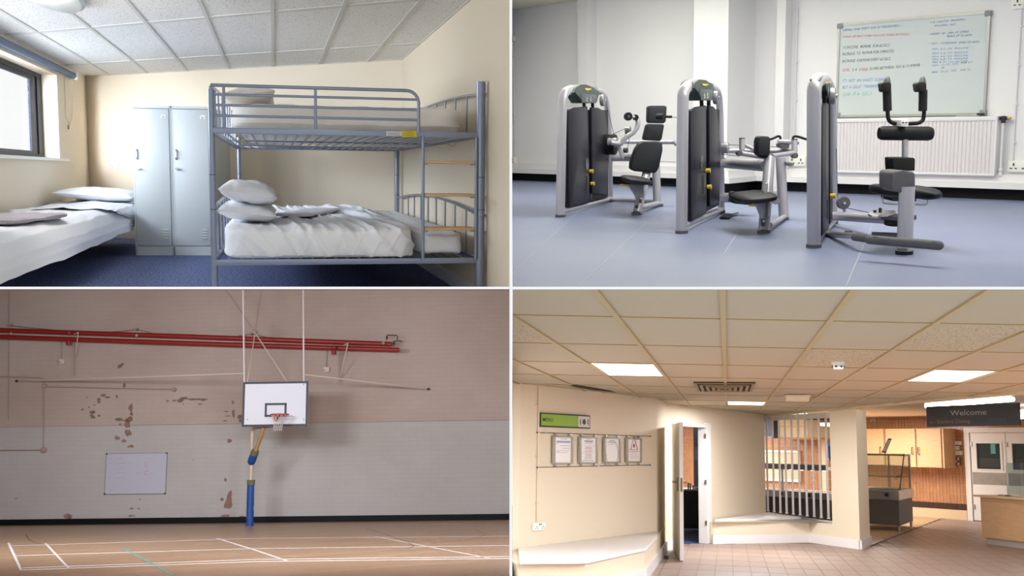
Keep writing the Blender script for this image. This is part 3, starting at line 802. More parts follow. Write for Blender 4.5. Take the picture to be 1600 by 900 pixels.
# ---- radiator
rx0, rx1 = wpx(1303, 230, .15).x, wpx(1554, 230, .15).x
rz1 = (wpx(1310, 183, .15).z + wpx(1553, 184, .15).z) / 2; rz0 = (wpx(1310, 266, .15).z + wpx(1553, 277, .15).z) / 2
t = thing(R, 'radiator', 'long white ribbed radiator below the gym whiteboard', 'radiator', ((rx0 + rx1) / 2, YW, rz0))
part(MB().bx(rx0, rx1, YW - .1, YW - .02, rz0, rz1 - .03), 'back_panel', m_gwhite, t)
nr = 44; rw = (rx1 - rx0) / nr
prof = []
for k in range(nr):
    x = rx0 + k * rw; prof += [(x, .148), (x + rw * .12, .148), (x + rw * .27, .16), (x + rw * .83, .16), (x + rw * .98, .148)]
prof.append((rx1, .148))
rb = MB(); nP = len(prof)
rb.add([V(x, YW - o_, z) for z in (rz0 + .01, rz1 - .06) for x, o_ in prof], [(i, i + 1, nP + i + 1, nP + i) for i in range(nP - 1)])
part(rb, 'ribbed_panel', mat('radiator enamel', '#e3dde0', .45), t, smooth=0)
part(MB().rbox(((rx0 + rx1) / 2, YW - .09, rz1 - .03), (rx1 - rx0 + .03, .17, .06), .012), 'top_grille', m_gwhite, t)
part(MB().rbox(((rx0 + rx1) / 2, YW - .09, rz0 + .005), (rx1 - rx0 + .03, .16, .03), .01), 'bottom_rail', m_gwhite, t)
for x in (rx0 - .01, rx1 + .01): part(MB().bx(x - .012, x + .012, YW - .17, YW - .01, rz0, rz1), 'end_plate', m_gwhite, t)
vp = wpx(1555, 185, .09)
vv = part(MB().cyl((rx1, YW - .09, vp.z), (rx1 + .12, YW - .09, vp.z), .022, 10).cyl((rx1 + .07, YW - .09, vp.z + .03), (rx1 + .07, YW - .09, vp.z - .06), .03, 10), 'valve', m_dark, t)
part(MB().cyl((rx1 + .12, YW - .09, vp.z), (rx1 + .17, YW - .09, vp.z), .016, 8), 'valve_tip', mat('brass', '#b5924a', .35, metal=.8), vv)
part(MB().tube([(rx1 + .07, YW - .09, vp.z), (rx1 + .07, YW - .09, .42), (rx1 + .07, YW - .09, .33)], .017, 8), 'feed_pipe', m_gwhite, t)
part(MB().sphere((rx1 + .07, YW - .09, .40), .03, 10, 6).sphere((rx1 + .07, YW - .09, .34), .03, 10, 6), 'pipe_joint', m_gwhite, t)

# ---- weight machines
D = R.dep
def tower(t, A, B, front, rear, hoodp, dispq, logo, pul, pulr, sh1, sh2, knobs, discp, cw, stackp, base, icons=True, hw=.078):
    """inverted-U frame in the upright plane through floor pixels A, B, with hood, stack and shields"""
    a, b = R.z(*A), R.z(*B); n = (b - a).cross(V(0, 0, 1)).normalized()
    if n.dot(V(0, 0, R.H) - a) < 0: n = -n                         # n points to the viewer's side
    P = lambda u, v, o=0.0: R.pl(u, v, a + n * o, n)
    # frame columns: oval tubes
    fp = [P(*q) for q in front]; rp = [P(*q) for q in rear]
    fp[0].z = max(fp[0].z, .015); 
    part(MB().tube(smoothp(fp), cw, 18), 'front_column', m_sil, t)
    part(MB().tube(smoothp(rp), cw * .72, 16), 'rear_column', m_sil, t)
    part(MB().cyl(V(fp[0].x, fp[0].y, .0), V(fp[0].x, fp[0].y, .03), cw * 1.12, 18), 'foot_cap', m_grub, t)
    e = rp[-1]; part(MB().cyl(V(e.x, e.y, 0), V(e.x, e.y, .035), cw * .85, 14), 'foot_cap', m_grub, t)
    part(MB().tube([P(*q) for q in base], cw * .62, 12), 'base_bar', m_sil, t)
    # stack inside
    part(slab(MB(), [P(u, v, .03) for u, v in stackp], -n * .07), 'weight_stack', m_stack, t)
    for nm, poly in (('shield', sh1), ('shield', sh2)):
        part(slab(MB(), [P(u, v, .06) for u, v in poly], -n * .035, .015), nm, m_shield, t)
    h = part(slab(MB(), [P(u, v, hw) for u, v in hoodp], -n * hw * 1.92, .022), 'hood', m_hood, t)
    dp = part(slab(MB(), [P(u, v, hw + .005) for u, v in dispq], -n * .012, .003), 'display', mat('display grey', '#414a4e', .35), h)
    (u0, v0), (u1, v1) = dispq[0], dispq[2]
    if icons:
        ic = MB()
        for fx in (.38, .62):
            uu = u0 + (u1 - u0) * fx; hh = (v1 - v0)
            ic.tube([P(uu - .6, v0 + hh * .32, .087), P(uu + .5, v0 + hh * .42, .087), P(uu - .3, v0 + hh * .58, .087), P(uu + .9, v0 + hh * .66, .087), P(uu - .2, v0 + hh * .85, .087)], .005, 5)
        for k in range(8):
            uu = u0 + (u1 - u0) * (.2 + .6 * k / 7); q = P(uu, v0 + (v1 - v0) * .12, .085); ic.box(q, (.012, .004, .006))
        part(ic, 'display_print', m_icon, dp, kind='stuff')
    (lu, lv) = logo
    lg = [(lu - 5, lv - 1.6), (lu + 5, lv - 1.2), (lu + 4.6, lv + .6), (lu + 2.5, lv + 1.0), (lu + 1.5, lv + 1.9), (lu - 2, lv + 1.7), (lu - 4.4, lv + .3)]
    sc_ = (hoodp[-1][0] - hoodp[0][0]) ; 
    part(slab(MB(), [P(u, v, hw + .007) for u, v in lg], -n * .012, 0), 'logo', m_knob, h, label='yellow emblem')
    pc = P(*pul, .085); rr = pulr
    ax = n
    part(MB().lathe([(rr * .25, .03), (rr * .9, .022), (rr, .01), (rr, -.02), (rr * .9, -.03)], pc, 22, R=n.to_track_quat('Z', 'Y').to_matrix()), 'pulley', m_sild, t)
    part(MB().lathe([(rr * .22, .04), (rr * .2, .028)], pc, 12, R=n.to_track_quat('Z', 'Y').to_matrix()), 'pulley_bolt', m_chrome, t)
    for q in knobs:
        c = P(*q, .062); part(MB().cyl(c, c + n * .05, .022, 12, r2=.026), 'selector_knob', m_knob, t)
    if discp:
        c = P(*discp, .061); part(MB().lathe([(.075, 0), (.075, .006), (.02, .01)], c, 20, R=n.to_track_quat('Z', 'Y').to_matrix()), 'shield_roundel', mat('smoked roundel', '#4a4a52', .35), t)
    # plate numbers beside the pin
    if knobs:
        nb = MB(); (ku, kv) = knobs[0]
        for k in range(14): nb.box(P(ku - 4.2, kv + 8 + k * 2.0, .062), (.03, .004, .008))
        part(nb, 'plate_numbers', m_sild, t, kind='stuff')
        rod = MB(); rod.cyl(P(ku + .5, kv - 60, .02), P(ku + 2, kv + 45, .02), .012, 8); part(rod, 'guide_rod', m_chrome, t)
    for k in (0, 1):
        uu = hoodp[0][0] + (hoodp[5][0] - hoodp[0][0]) * (.35 + .35 * k)
        part(MB().cyl(P(uu, hoodp[-3][1] - 3, .02), P(uu + .6, stackp[0][1] + 4, .02), .022, 10), 'guide_sleeve', m_stack, t)
    return P, n
def smoothp(pts, k=6):
    """round a polyline with Catmull-Rom"""
    P = [pts[0]] + list(pts) + [pts[-1]]; out = []
    for i in range(1, len(P) - 2):
        for j in range(k):
            s = j / k; p0, p1, p2, p3 = P[i - 1], P[i], P[i + 1], P[i + 2]
            out.append(.5 * ((2 * p1) + (p2 - p0) * s + (2 * p0 - 5 * p1 + 4 * p2 - p3) * s * s + (3 * p1 - p0 - 3 * p2 + p3) * s ** 3))
    out.append(pts[-1].copy()); return out

def pxr(px, d): return px * d / FPX
SA = math.atan2((R.Ri @ V(1, 0, 0)).y, (R.Ri @ V(1, 0, 0)).x)
VD = lambda: (R.Ri @ V(0, 1, 0))          # viewing direction in room coordinates
fw_ = R.Ri @ V(0, 1, 0); fw_.z = 0; fw_.normalize()

# machine 1: arm extension
A1, B1 = (876, 339), (953, 315); d1, d1r = R.dfl(*A1), R.dfl(*B1)
m1 = thing(R, 'weight_machine', 'weight machine furthest from the whiteboard, with a padded seat and tall headrest', 'gym machine', tuple(R.z(*A1)), 0, 'selectorised weight machines')
P1, n1 = tower(m1, A1, B1,
    [(875.5, 338), (877, 250), (878.7, 170), (880.5, 150), (886.5, 142), (897, 140.5), (906, 140)],
    [(930, 140.5), (939, 144), (945.5, 153), (948.5, 168), (951.5, 205), (953.5, 314)],
    [(899, 138), (902, 134.5), (907, 132.2), (916, 132), (928, 137), (937, 142), (938, 146.5), (934, 149), (933.5, 161), (908.5, 161), (905, 148), (896, 146)],
    [(907.5, 146), (933, 148.5), (932, 160.5), (909.5, 160.5)], (919, 139.3), (942, 156.5), pxr(8.6, d1r),
    [(887.5, 172.5), (900, 168), (918.3, 166), (921.5, 316.5), (893.5, 320), (891, 324), (888.5, 318)],
    [(924.5, 167.5), (935, 168.5), (945, 173), (949.5, 200), (952, 243), (948.5, 305), (925.5, 303)],
    [(921, 267.5), (923, 287)], (917, 256.5), pxr(7.2, d1), [(888, 171), (950, 172), (950, 308), (888, 324)], [(878, 330), (953, 311)])
dm = R.dfl(995, 336); dmr = R.dfl(1030, 322); db = (dm + dmr) / 2
def rod(t, pts, px, d, m, nm, dd=None, n=12):
    """tube through pixels; d: camera depth at the first and last point"""
    d0, d1_ = d if isinstance(d, tuple) else (d, d)
    k = len(pts) - 1
    return part(MB().tube([D(u, v, d0 + (d1_ - d0) * i / k) for i, (u, v) in enumerate(pts)], pxr(px, (d0 + d1_) / 2), n), nm, m, t)
def rods(t, pts, px, d, m, nm, n=12):
    d0, d1_ = d if isinstance(d, tuple) else (d, d); k = len(pts) - 1
    return part(MB().tube(smoothp([D(u, v, d0 + (d1_ - d0) * i / k) for i, (u, v) in enumerate(pts)]), pxr(px, (d0 + d1_) / 2), n), nm, m, t)
def padp(t, poly, d, thick, bev, m, nm, slope=0.0):
    """cushion: outline at camera depth d, thickness going back"""
    u0 = sum(p[0] for p in poly) / len(poly)
    return part(slab(MB(), [D(u, v, d + (u - u0) * slope) for u, v in poly], fw_ * thick, bev), nm, m, t)
def wheel(t, u, v, d, px, w, m, nm, n_=None, hub=None):
    c = D(u, v, d); q = (n_ or -fw_).to_track_quat('Z', 'Y').to_matrix(); r = pxr(px, d)
    o = part(MB().lathe([(r * .3, w / 2), (r * .93, w / 2), (r, w * .3), (r * .93, 0), (r, -w * .3), (r * .93, -w / 2)], c, 24, R=q), nm, m, t)
    if hub: part(MB().lathe([(r * .22, w * .5 + .015), (r * .2, w * .2)], c, 12, R=q), 'hub', hub, o)
    return o
# frame behind the seat
rod(m1, [(950, 311), (1024, 315.5)], 3.6, (d1r, dmr), m_sil, 'floor_bar')
rod(m1, [(952, 246), (1026, 246)], 6.2, (d1r, dmr), m_sil, 'cross_beam')
rod(m1, [(968, 221.8), (1058, 222.2)], 3.2, (d1r, dmr + .3), m_sil, 'long_bar')
rod(m1, [(1052, 220), (1058, 226)], 3.6, dmr, m_sil, 'bar_end')
rod(m1, [(1027, 322), (1024.5, 246)], 6.3, dmr, m_sil, 'rear_upright')
rod(m1, [(1001, 324), (1030, 317.5)], 4.2, (dm + .2, dmr), m_sil, 'base_bar')
rod(m1, [(995, 334), (1012, 264)], 7, (dm, dm + .5), m_sil, 'seat_post')
for u, v, d in ((995, 335.5, dm), (1028, 322.5, dmr)):
    c = R.z(u, v); part(MB().cyl((c.x, c.y, 0), (c.x, c.y, .03), pxr(8.5, d), 16), 'foot_cap', m_grub, m1)
padp(m1, [(1013, 167), (1016, 165), (1039, 165), (1042, 167), (1040.5, 190), (1037, 193), (1015, 192.5), (1012.5, 190)], db, .22, .02, m_pad, 'headrest')
padp(m1, [(1011, 195.5), (1014, 193.5), (1036, 194), (1038, 196), (1034, 218), (1031, 220.5), (1008, 219.5), (1006, 217)], db - .1, .22, .02, m_pad, 'upper_back_pad')
padp(m1, [(1006, 221), (1031, 221.5), (1035, 224), (1035.5, 235), (1030, 262), (1026, 269), (1022, 270.5), (990, 267.5), (985.5, 264), (986.5, 254), (993, 234), (999, 225)], db - .25, .25, .025, m_pad, 'back_pad')
sc = D(993.5, 281, dm)
part(soft_box(MB(), sc, (pxr(45, dm), .9, pxr(10.5, dm)), R=Matrix.Rotation(SA, 3, 'Z') @ Matrix.Rotation(radians(8), 3, 'Y'), n=(16, 16, 6), p=3), 'seat', m_pad, m1)
padp(m1, [(980, 288.5), (1005, 288.5), (1008, 305), (1001, 322), (996, 318), (993, 305), (987, 295)], dm + .1, .08, .01, m_sil, 'seat_bracket')
rod(m1, [(969.5, 289), (978.5, 289.8)], 1.5, dm - .1, m_knob, 'yellow_lever')
rod(m1, [(978, 289.5), (981, 292)], 1.2, dm - .1, m_knob, 'lever_tip')
padp(m1, [(993, 321), (997, 321.5), (996.5, 325.5), (993, 325)], dm - .3, .02, 0, m_dark, 'post_slot')
padp(m1, [(999, 311), (1003, 311.5), (1002, 318), (998.5, 317)], dm - .25, .02, .003, m_grub, 'adjuster_plate')
# lever arm with roller pad
wheel(m1, 954.5, 226, d1r - .5, 16.5, .14, m_rub, 'cam_wheel', n1)
wheel(m1, 957, 222.5, d1r - .6, 7.5, .12, m_sil, 'cam_hub', n1)
rods(m1, [(955, 223), (966, 224.8), (971, 223.5), (979, 214), (988, 208), (994.5, 200), (997, 192), (995, 185), (992, 182.5)], 3.9, d1r - .7, m_sil, 'lever_arm')
wheel(m1, 993, 183.5, d1r - .75, 4.6, .09, m_rub, 'arm_collar')
rod(m1, [(983, 182), (992, 183)], 1.9, d1r - .8, m_sil, 'roller_shaft')
wheel(m1, 981.5, 182, d1r - .9, 6.6, .12, m_pad, 'roller_pad', hub=m_chrome)
wheel(m1, 981.5, 204, d1r - .5, 6.9, .07, m_sild, 'pulley', n1, m_chrome)
padp(m1, [(963, 227), (968, 225.5), (975.5, 240), (974, 250), (969, 243)], d1r - .6, .06, .008, m_sil, 'lever_plate')
wheel(m1, 977.5, 235, d1r - .45, 4.2, .06, m_grub, 'small_pulley', n1)
for a, b in (((947, 160), (959, 210)), ((957, 210), (977, 201)), ((983.5, 214), (980, 236))): rod(m1, [a, b], .45, d1r - .55, m_cable, 'cable', n=6)
wheel(m1, 1032, 182, dm + .2, 4.5, .1, m_pad, 'grip_end', V(1, 0, 0))
rod(m1, [(1032, 182), (1050, 182.5)], 2.0, dm + .3, m_rub, 'grip'); rod(m1, [(1049, 182.5), (1060, 183.5)], 1.2, (dm + .3, dm + .6), m_sil, 'grip_shaft')
rod(m1, [(1030, 252.5), (1056, 253)], .7, dmr, m_sil, 'tie_rod', n=6)

# machine 2
A2, B2 = (1065, 364.5), (1127, 333); d2, d2r = R.dfl(*A2), R.dfl(*B2)
m2 = thing(R, 'weight_machine', 'middle weight machine with a saddle seat and chest pad', 'gym machine', tuple(R.z(*A2)), 0, 'selectorised weight machines')
P2, n2 = tower(m2, A2, B2,
    [(1065, 363.5), (1066, 250), (1067, 165), (1067.7, 147), (1073, 136.5), (1082, 133), (1089, 132.5)],
    [(1110, 135), (1118, 139.5), (1122.7, 149), (1124.7, 170), (1125.5, 200), (1127, 332)],
    [(1085, 131), (1087, 126.5), (1093, 124), (1103, 125), (1112, 131), (1116.5, 135), (1117, 139.5), (1114.5, 141.5), (1114, 157), (1095, 157), (1091.5, 141), (1084, 139.5)],
    [(1093, 139), (1113.5, 140), (1113, 156.3), (1095.8, 156.3)], (1102, 132.3), (1119, 152.4), pxr(9.6, d2r),
    [(1078.8, 172.5), (1090, 167), (1103.8, 164.3), (1104, 334), (1086, 340), (1082.5, 346), (1080, 338)],
    [(1108, 164.3), (1115, 166.5), (1120.3, 171.5), (1124.5, 205), (1126, 237), (1124.5, 318), (1109.5, 323)],
    [(1103, 266.5), (1104.8, 292)], (1096, 253), pxr(8.9, d2), [(1080, 171), (1124, 171), (1124, 320), (1080, 344)], [(1068, 352), (1127, 327)])
e2, e2r = R.dfl(1193, 364), R.dfl(1224, 343)
rod(m2, [(1125, 254), (1198, 259)], 8.6, (d2r, e2 + .4), m_sil, 'cross_beam')
rod(m2, [(1125, 308.5), (1150, 309.5)], 7.2, (d2r, d2r - .4), m_sil, 'seat_beam')
padp(m2, [(1144, 301), (1150, 300), (1176, 308), (1176, 321), (1150, 318.5), (1143, 317)], d2r - .5, .22, .02, m_rub, 'beam_sleeve')
rod(m2, [(1193, 363), (1197, 320), (1202.5, 246)], 8.6, (e2, e2 + .3), m_sil, 'front_upright')
rod(m2, [(1225, 342), (1222, 300), (1219.5, 247)], 7.6, e2r, m_sil, 'rear_upright')
rod(m2, [(1203, 352), (1227, 338)], 4.2, (e2 + .1, e2r), m_sil, 'base_bar')
for u, v, d, r in ((1193, 364, e2, 10), (1226, 343.5, e2r, 6.5)):
    c = R.z(u, v); part(MB().cyl((c.x, c.y, 0), (c.x, c.y, .03), pxr(r, d), 16), 'foot_cap', m_grub, m2)
part(soft_box(MB(), D(1177, 307.5, e2 + .1), (pxr(60, e2), .9, pxr(14, e2)), R=Matrix.Rotation(SA, 3, 'Z') @ Matrix.Rotation(radians(-5), 3, 'Y'), n=(18, 16, 6), p=3), 'seat', m_pad, m2)
rod(m2, [(1169.5, 320.6), (1181, 321)], 1.7, e2 - .2, m_knob, 'yellow_lever')
padp(m2, [(1179, 318), (1194, 314), (1197, 318), (1195, 342), (1191, 345), (1189, 330), (1184, 323)], e2 - .12, .1, .012, m_sil, 'seat_bracket')
padp(m2, [(1190, 342), (1196, 342), (1195, 354), (1190, 353.5)], e2 - .2, .03, .002, m_dark, 'post_slot')
padp(m2, [(1192.5, 343.5), (1195.5, 343.5), (1195, 347.5), (1192, 347.5)], e2 - .22, .02, .002, m_metal, 'slot_tag')
padp(m2, [(1196, 286), (1200.5, 286), (1199, 303), (1195, 303)], e2 - .08, .02, .003, m_metal, 'height_scale')
padp(m2, [(1200.5, 318), (1203.5, 318), (1202, 340), (1199.5, 339)], e2 - .05, .02, .002, m_icon, 'height_scale')
wheel(m2, 1211, 313, e2 + .5, 6, .1, m_sil, 'pivot_disc')
padp(m2, [(1186, 214.5), (1190, 212.5), (1201, 213), (1204, 216), (1203.5, 240), (1201, 244), (1187, 243.5), (1184, 240.5), (1184.5, 222)], e2 + .2, .2, .03, m_pad, 'chest_pad')
padp(m2, [(1186, 240), (1210, 242), (1208, 249), (1190, 247)], e2 + .25, .2, .02, m_rub, 'pad_mount')
rod(m2, [(1159.5, 217), (1159.5, 235)], 4.4, e2 + .7, m_sil, 'arm_sleeve'); rod(m2, [(1159.5, 215.8), (1159.5, 217.5)], 4.6, e2 + .7, m_grub, 'sleeve_cap')
wheel(m2, 1154.5, 239, e2 + .65, 4.2, .12, m_grub, 'arm_joint')
rod(m2, [(1157, 239.5), (1190, 245), (1208, 247)], 3.6, (e2 + .65, e2 + .5), m_sil, 'arm_tube')
rod(m2, [(1164, 226.5), (1188, 238)], 3.0, e2 + .75, m_sil, 'upper_arm_tube')
rod(m2, [(1139, 236), (1180, 236), (1240, 237)], 3.8, (d2r, e2r), m_sil, 'rear_arm_beam')
rod(m2, [(1241.3, 219), (1241.3, 243)], 4.6, e2r - .2, m_sil, 'arm_sleeve'); rod(m2, [(1241.3, 217.5), (1241.3, 219.3)], 4.8, e2r - .2, m_grub, 'sleeve_cap')
wheel(m2, 1241, 243, e2r - .25, 4.4, .12, m_grub, 'arm_joint')
rod(m2, [(1206, 244), (1241, 239)], 3.6, (e2 + .4, e2r - .2), m_sil, 'arm_tube')
rod(m2, [(1215, 220.5), (1248, 223)], 3.3, e2r, m_sil, 'handle_bar')
rods(m2, [(1203, 218), (1210, 215.5), (1215, 213), (1219, 214), (1219.5, 219)], 1.9, e2r, m_rub, 'handle')
rods(m2, [(1239, 219), (1239.5, 214.5), (1243, 213), (1250, 214.5), (1261, 218)], 1.9, e2r - .1, m_rub, 'handle')
padp(m2, [(1217, 224), (1234, 225), (1233, 232), (1226, 233), (1218, 230)], e2r, .15, .01, m_grub, 'linkage_block')
padp(m2, [(1228, 252), (1241, 255), (1241, 258.5), (1234, 260), (1228, 256)], e2r - .1, .15, .01, m_sild, 'guard_wing')
wheel(m2, 1133, 231, d2r - .3, 9.2, .08, m_sild, 'pulley', n2, m_chrome)
for a, b in (((1139, 226), (1184, 229)), ((1128, 241), (1156, 244)), ((1204, 229), (1217, 230))): rod(m2, [a, b], .5, d2r - .3, m_cable, 'cable', n=6)

# machine 3
A3, B3 = (1271.5, 386.5), (1302, 349); d3, d3r = R.dfl(*A3), R.dfl(*B3)
m3 = thing(R, 'weight_machine', 'weight machine nearest the whiteboard, with twin upright handles and a chest roller', 'gym machine', tuple(R.z(*A3)), 0, 'selectorised weight machines')
P3, n3 = tower(m3, A3, B3,
    [(1271.5, 385.5), (1271.7, 260), (1272, 160), (1272.6, 138), (1275.5, 127.5), (1281, 124.5), (1286, 124)],
    [(1292, 127), (1297.5, 137), (1300, 150), (1301, 180), (1302, 349)],
    [(1282, 127), (1283, 121.5), (1286, 118.5), (1291, 120), (1295, 127), (1298, 136), (1299.3, 152), (1294, 153), (1292.5, 140), (1290, 132.5), (1286, 129), (1284, 129)],
    [(1293, 134), (1297.3, 138), (1298.3, 150), (1294, 151)], (1292.5, 128.5), (1301.4, 150), pxr(11, d3r),
    [(1285, 166), (1291, 161), (1295.2, 160.5), (1295.2, 360), (1288, 364), (1285.3, 369)],
    [(1297, 160.5), (1300, 164), (1301, 200), (1301, 345), (1297.3, 350)],
    [(1297.2, 306)], None, pxr(10.6, d3), [(1286, 168), (1300, 166), (1300, 346), (1286, 366)], [(1275, 376), (1302, 344)], icons=False, hw=.05)
f3 = R.dfl(1412.8, 397.5); g3 = f3 + .35
rod(m3, [(1302.5, 337.5), (1400, 343.5)], 7.2, (d3r - .3, f3 + .7), m_sil, 'main_beam')
rod(m3, [(1286, 365), (1335, 368)], 5.2, (d3r - .9, f3 + .4), m_metal, 'slide_tube')
rod(m3, [(1320, 361.5), (1332, 361.8)], 1.4, f3 + .1, m_grub, 'slide_stop')
rod(m3, [(1335, 370), (1362, 374)], 6.4, (f3 + .35, f3 + .1), m_grub, 'slide_sleeve')
rod(m3, [(1362, 368.5), (1402, 370)], 6.4, (f3 + .3, f3 + .25), m_grub, 'sleeve_extension')
c0, c1 = D(1358.5, 374.5, f3 - .35), D(1467, 383.5, f3 - .75)
rr = pxr(7.3, f3 - .5)
fbar = MB(); dirb = (c1 - c0).normalized(); fbar.tube([c0 - dirb * rr * math.cos(a) for a in (0, .5, 1.0, 1.57)] + [c1 + dirb * rr * math.sin(a) for a in (0, .57, 1.07, 1.57)], rr, 16, radii=[rr * .05, rr * .5, rr * .86, rr, rr, rr * .84, rr * .48, rr * .05])
part(fbar, 'foot_bar', m_grub, m3)
part(MB().cyl(D(1368, 370, f3 - .5), D(1368, 371, f3 - .5), .02, 8).cyl(D(1460, 378, f3 - .8), D(1460, 379, f3 - .8), .02, 8), 'bar_bolt', m_dark, m3, kind='stuff')
# central post
pw_ = pxr(12, f3); pb = R.z(1412.8, 397)
pt = D(1412.5, 300, f3)
part(MB().tube([(pb.x, pb.y, .02), (pb.x, pb.y, pt.z + .05)], pw_, 20), 'centre_post', m_sil, m3)
part(MB().cyl((pb.x, pb.y, 0), (pb.x, pb.y, .03), pw_ * 1.12, 20), 'foot_cap', m_rub, m3)
part(slab(MB(), [D(u, v, f3 - .12) for u, v in ((1403.5, 387), (1419, 388), (1419, 392), (1404, 392))], fw_ * .04, .01), 'post_gusset', m_grub, m3)
padp(m3, [(1393, 271), (1397, 267.5), (1411, 266.5), (1427, 268), (1430.5, 272), (1430.5, 294), (1427, 299), (1418, 301), (1404, 301), (1396, 298), (1392.8, 292)], f3 - .1, .3, .03, m_grub, 'knee_block')
padp(m3, [(1395, 247.5), (1397, 246), (1428, 246.5), (1430, 248.5), (1429.5, 267), (1396, 267)], f3 + .15, .2, .015, m_rub, 'lower_pad')
rod(m3, [(1414, 248), (1414, 216)], 4.6, g3, m_sil, 'roller_post')
ra, rb_ = D(1376, 208, g3), D(1454, 208.8, g3); rr = pxr(11, g3); dirb = (rb_ - ra).normalized()
part(MB().tube([ra - dirb * .015, ra, ra + dirb * .02, rb_ - dirb * .02, rb_, rb_ + dirb * .015], rr, 20, radii=[rr * .8, rr * .93, rr, rr, rr * .93, rr * .8]), 'chest_roller', m_rub, m3)
rods(m3, [(1387, 174), (1387.2, 180), (1389, 187.5), (1394.5, 192), (1403, 193), (1414, 193.3), (1426, 193), (1435, 192), (1441.5, 188), (1443.6, 180), (1443.8, 174)], 3.1, g3, m_rub, 'handle_yoke')
padp(m3, [(1408, 186.7), (1419.5, 187), (1419.5, 198), (1408, 197.7)], g3 - .12, .2, .004, m_gwhite, 'yoke_clamp')
for u in (1411, 1416.3): c = D(u, 191.5, g3 - .13); part(MB().cyl(c - fw_ * .01, c + fw_ * .01, .006, 8), 'clamp_bolt', m_dark, m3)
for k, u in enumerate((1386.5, 1441.5)):
    s = 1 if k else -1
    rod(m3, [(u + .3, 173), (u + .8 * s, 141)], 6.5, g3, m_rub, 'hand_grip', n=14)
    padp(m3, [(u - 6.5, 141), (u - 8, 131), (u - 5.5, 128), (u + 4, 128), (u + 6.5, 131), (u + 6.5, 141), (u + 4, 143.5), (u - 5, 143.5)], g3 - .06, .12, .012, m_rub, 'grip_knuckle')
    q0, q1 = D(u - .5, 129, g3), D(u + .3, 119.5, g3)
    part(MB().tube([q0, q0 + (q1 - q0) * .5, q0 + (q1 - q0) * .85, q1], .03, 12, radii=[pxr(5.8, g3), pxr(4.4, g3), pxr(3.2, g3), pxr(1.2, g3)]), 'grip_tip', m_hood, m3)
# split seat behind the post
for u, v, s in ((1388, 298, 1), (1437.5, 300.5, -1)):
    part(soft_box(MB(), D(u, v, f3 + .55), (pxr(31, f3), .8, pxr(19, f3)), R=Matrix.Rotation(SA, 3, 'Z') @ Matrix.Rotation(radians(6 * s), 3, 'Y'), n=(14, 14, 8), p=2.8), 'seat_wing', m_pad, m3)
rods(m3, [(1379, 307), (1379, 313), (1380.5, 317), (1386, 318.3), (1401, 319), (1425, 319.6), (1443, 320), (1448, 319), (1449.5, 315), (1449.5, 308)], 1.1, f3 + .5, m_sil, 'seat_lever_loop', n=8)
padp(m3, [(1394, 307), (1433, 308), (1432, 315), (1395, 314.5)], f3 + .5, .3, .01, m_dark, 'seat_hinge')
wheel(m3, 1317.5, 316.8, d3r - .55, 10.2, .07, m_grub, 'pulley', None, m_chrome)
rod(m3, [(1319, 325), (1320, 331)], 2.6, d3r - .5, m_sil, 'pulley_bracket')
for a in ([(1303.5, 161), (1306, 215), (1309, 309)], [(1323, 325), (1357, 332)]): rod(m3, a, .55, d3r - .5, m_cable, 'cable', n=6)
pl_ = [(1356, 333.5), (1362, 330), (1370, 329), (1373, 327.5), (1383, 328), (1389, 329.5), (1395, 327), (1400, 330), (1396, 333), (1388, 335), (1376, 335), (1372, 337), (1362, 336.5)]
q = [R.z(u, v, D(1378, 332, f3 + .3).z) for u, v in pl_]
part(slab(MB(), q, (0, 0, -.02), .004), 'cam_plate', m_metal, m3)
for u, v in ((1367, 331), (1375.3, 327.6)): c = D(u, v, f3 + .3); part(MB().cyl(c - V(0, 0, .03), c + V(0, 0, .015), .014, 10), 'plate_knob', m_dark, m3)
c = D(1404, 340, f3 + .25); part(MB().lathe([(.08, .025), (pxr(27, f3), .02), (pxr(27, f3), -.012), (.1, -.02)], c, 30), 'swivel_disc', m_grub, m3)
part(MB().lathe([(.08, -.01), (pxr(22, f3), -.02), (pxr(22, f3), -.06), (.1, -.07)], c, 24), 'swivel_base', m_rub, m3)
# rubber offcut
mt = [R.z(u, v) for u, v in ((1124, 342), (1128, 339.5), (1136, 338), (1143, 336), (1154, 335), (1145, 339), (1140, 343), (1130, 343))]
mt2 = [p + V(0, 0, .002 + .012 * (i % 3)) for i, p in enumerate(mt)]
solo(R, slab(MB(), mt2, (0, 0, .012)), 'rubber_mat', m_rub, 'crumpled black rubber offcut on the floor behind the middle machine', 'mat', tuple(mt[0]))

# ceiling luminaires of the gym (above the frame of the picture)
for k, (u, dp) in enumerate(((902, 15.1), (1165, 12.3), (1400, 9.2))):
    p = R.dep(u, 180, dp); area(R, 'gym_luminaire', (p.x, p.y, Zg - .04), (0, 0, -1), 2.4, 1.1, (108, 145, 140)[k], '#fdfcec')
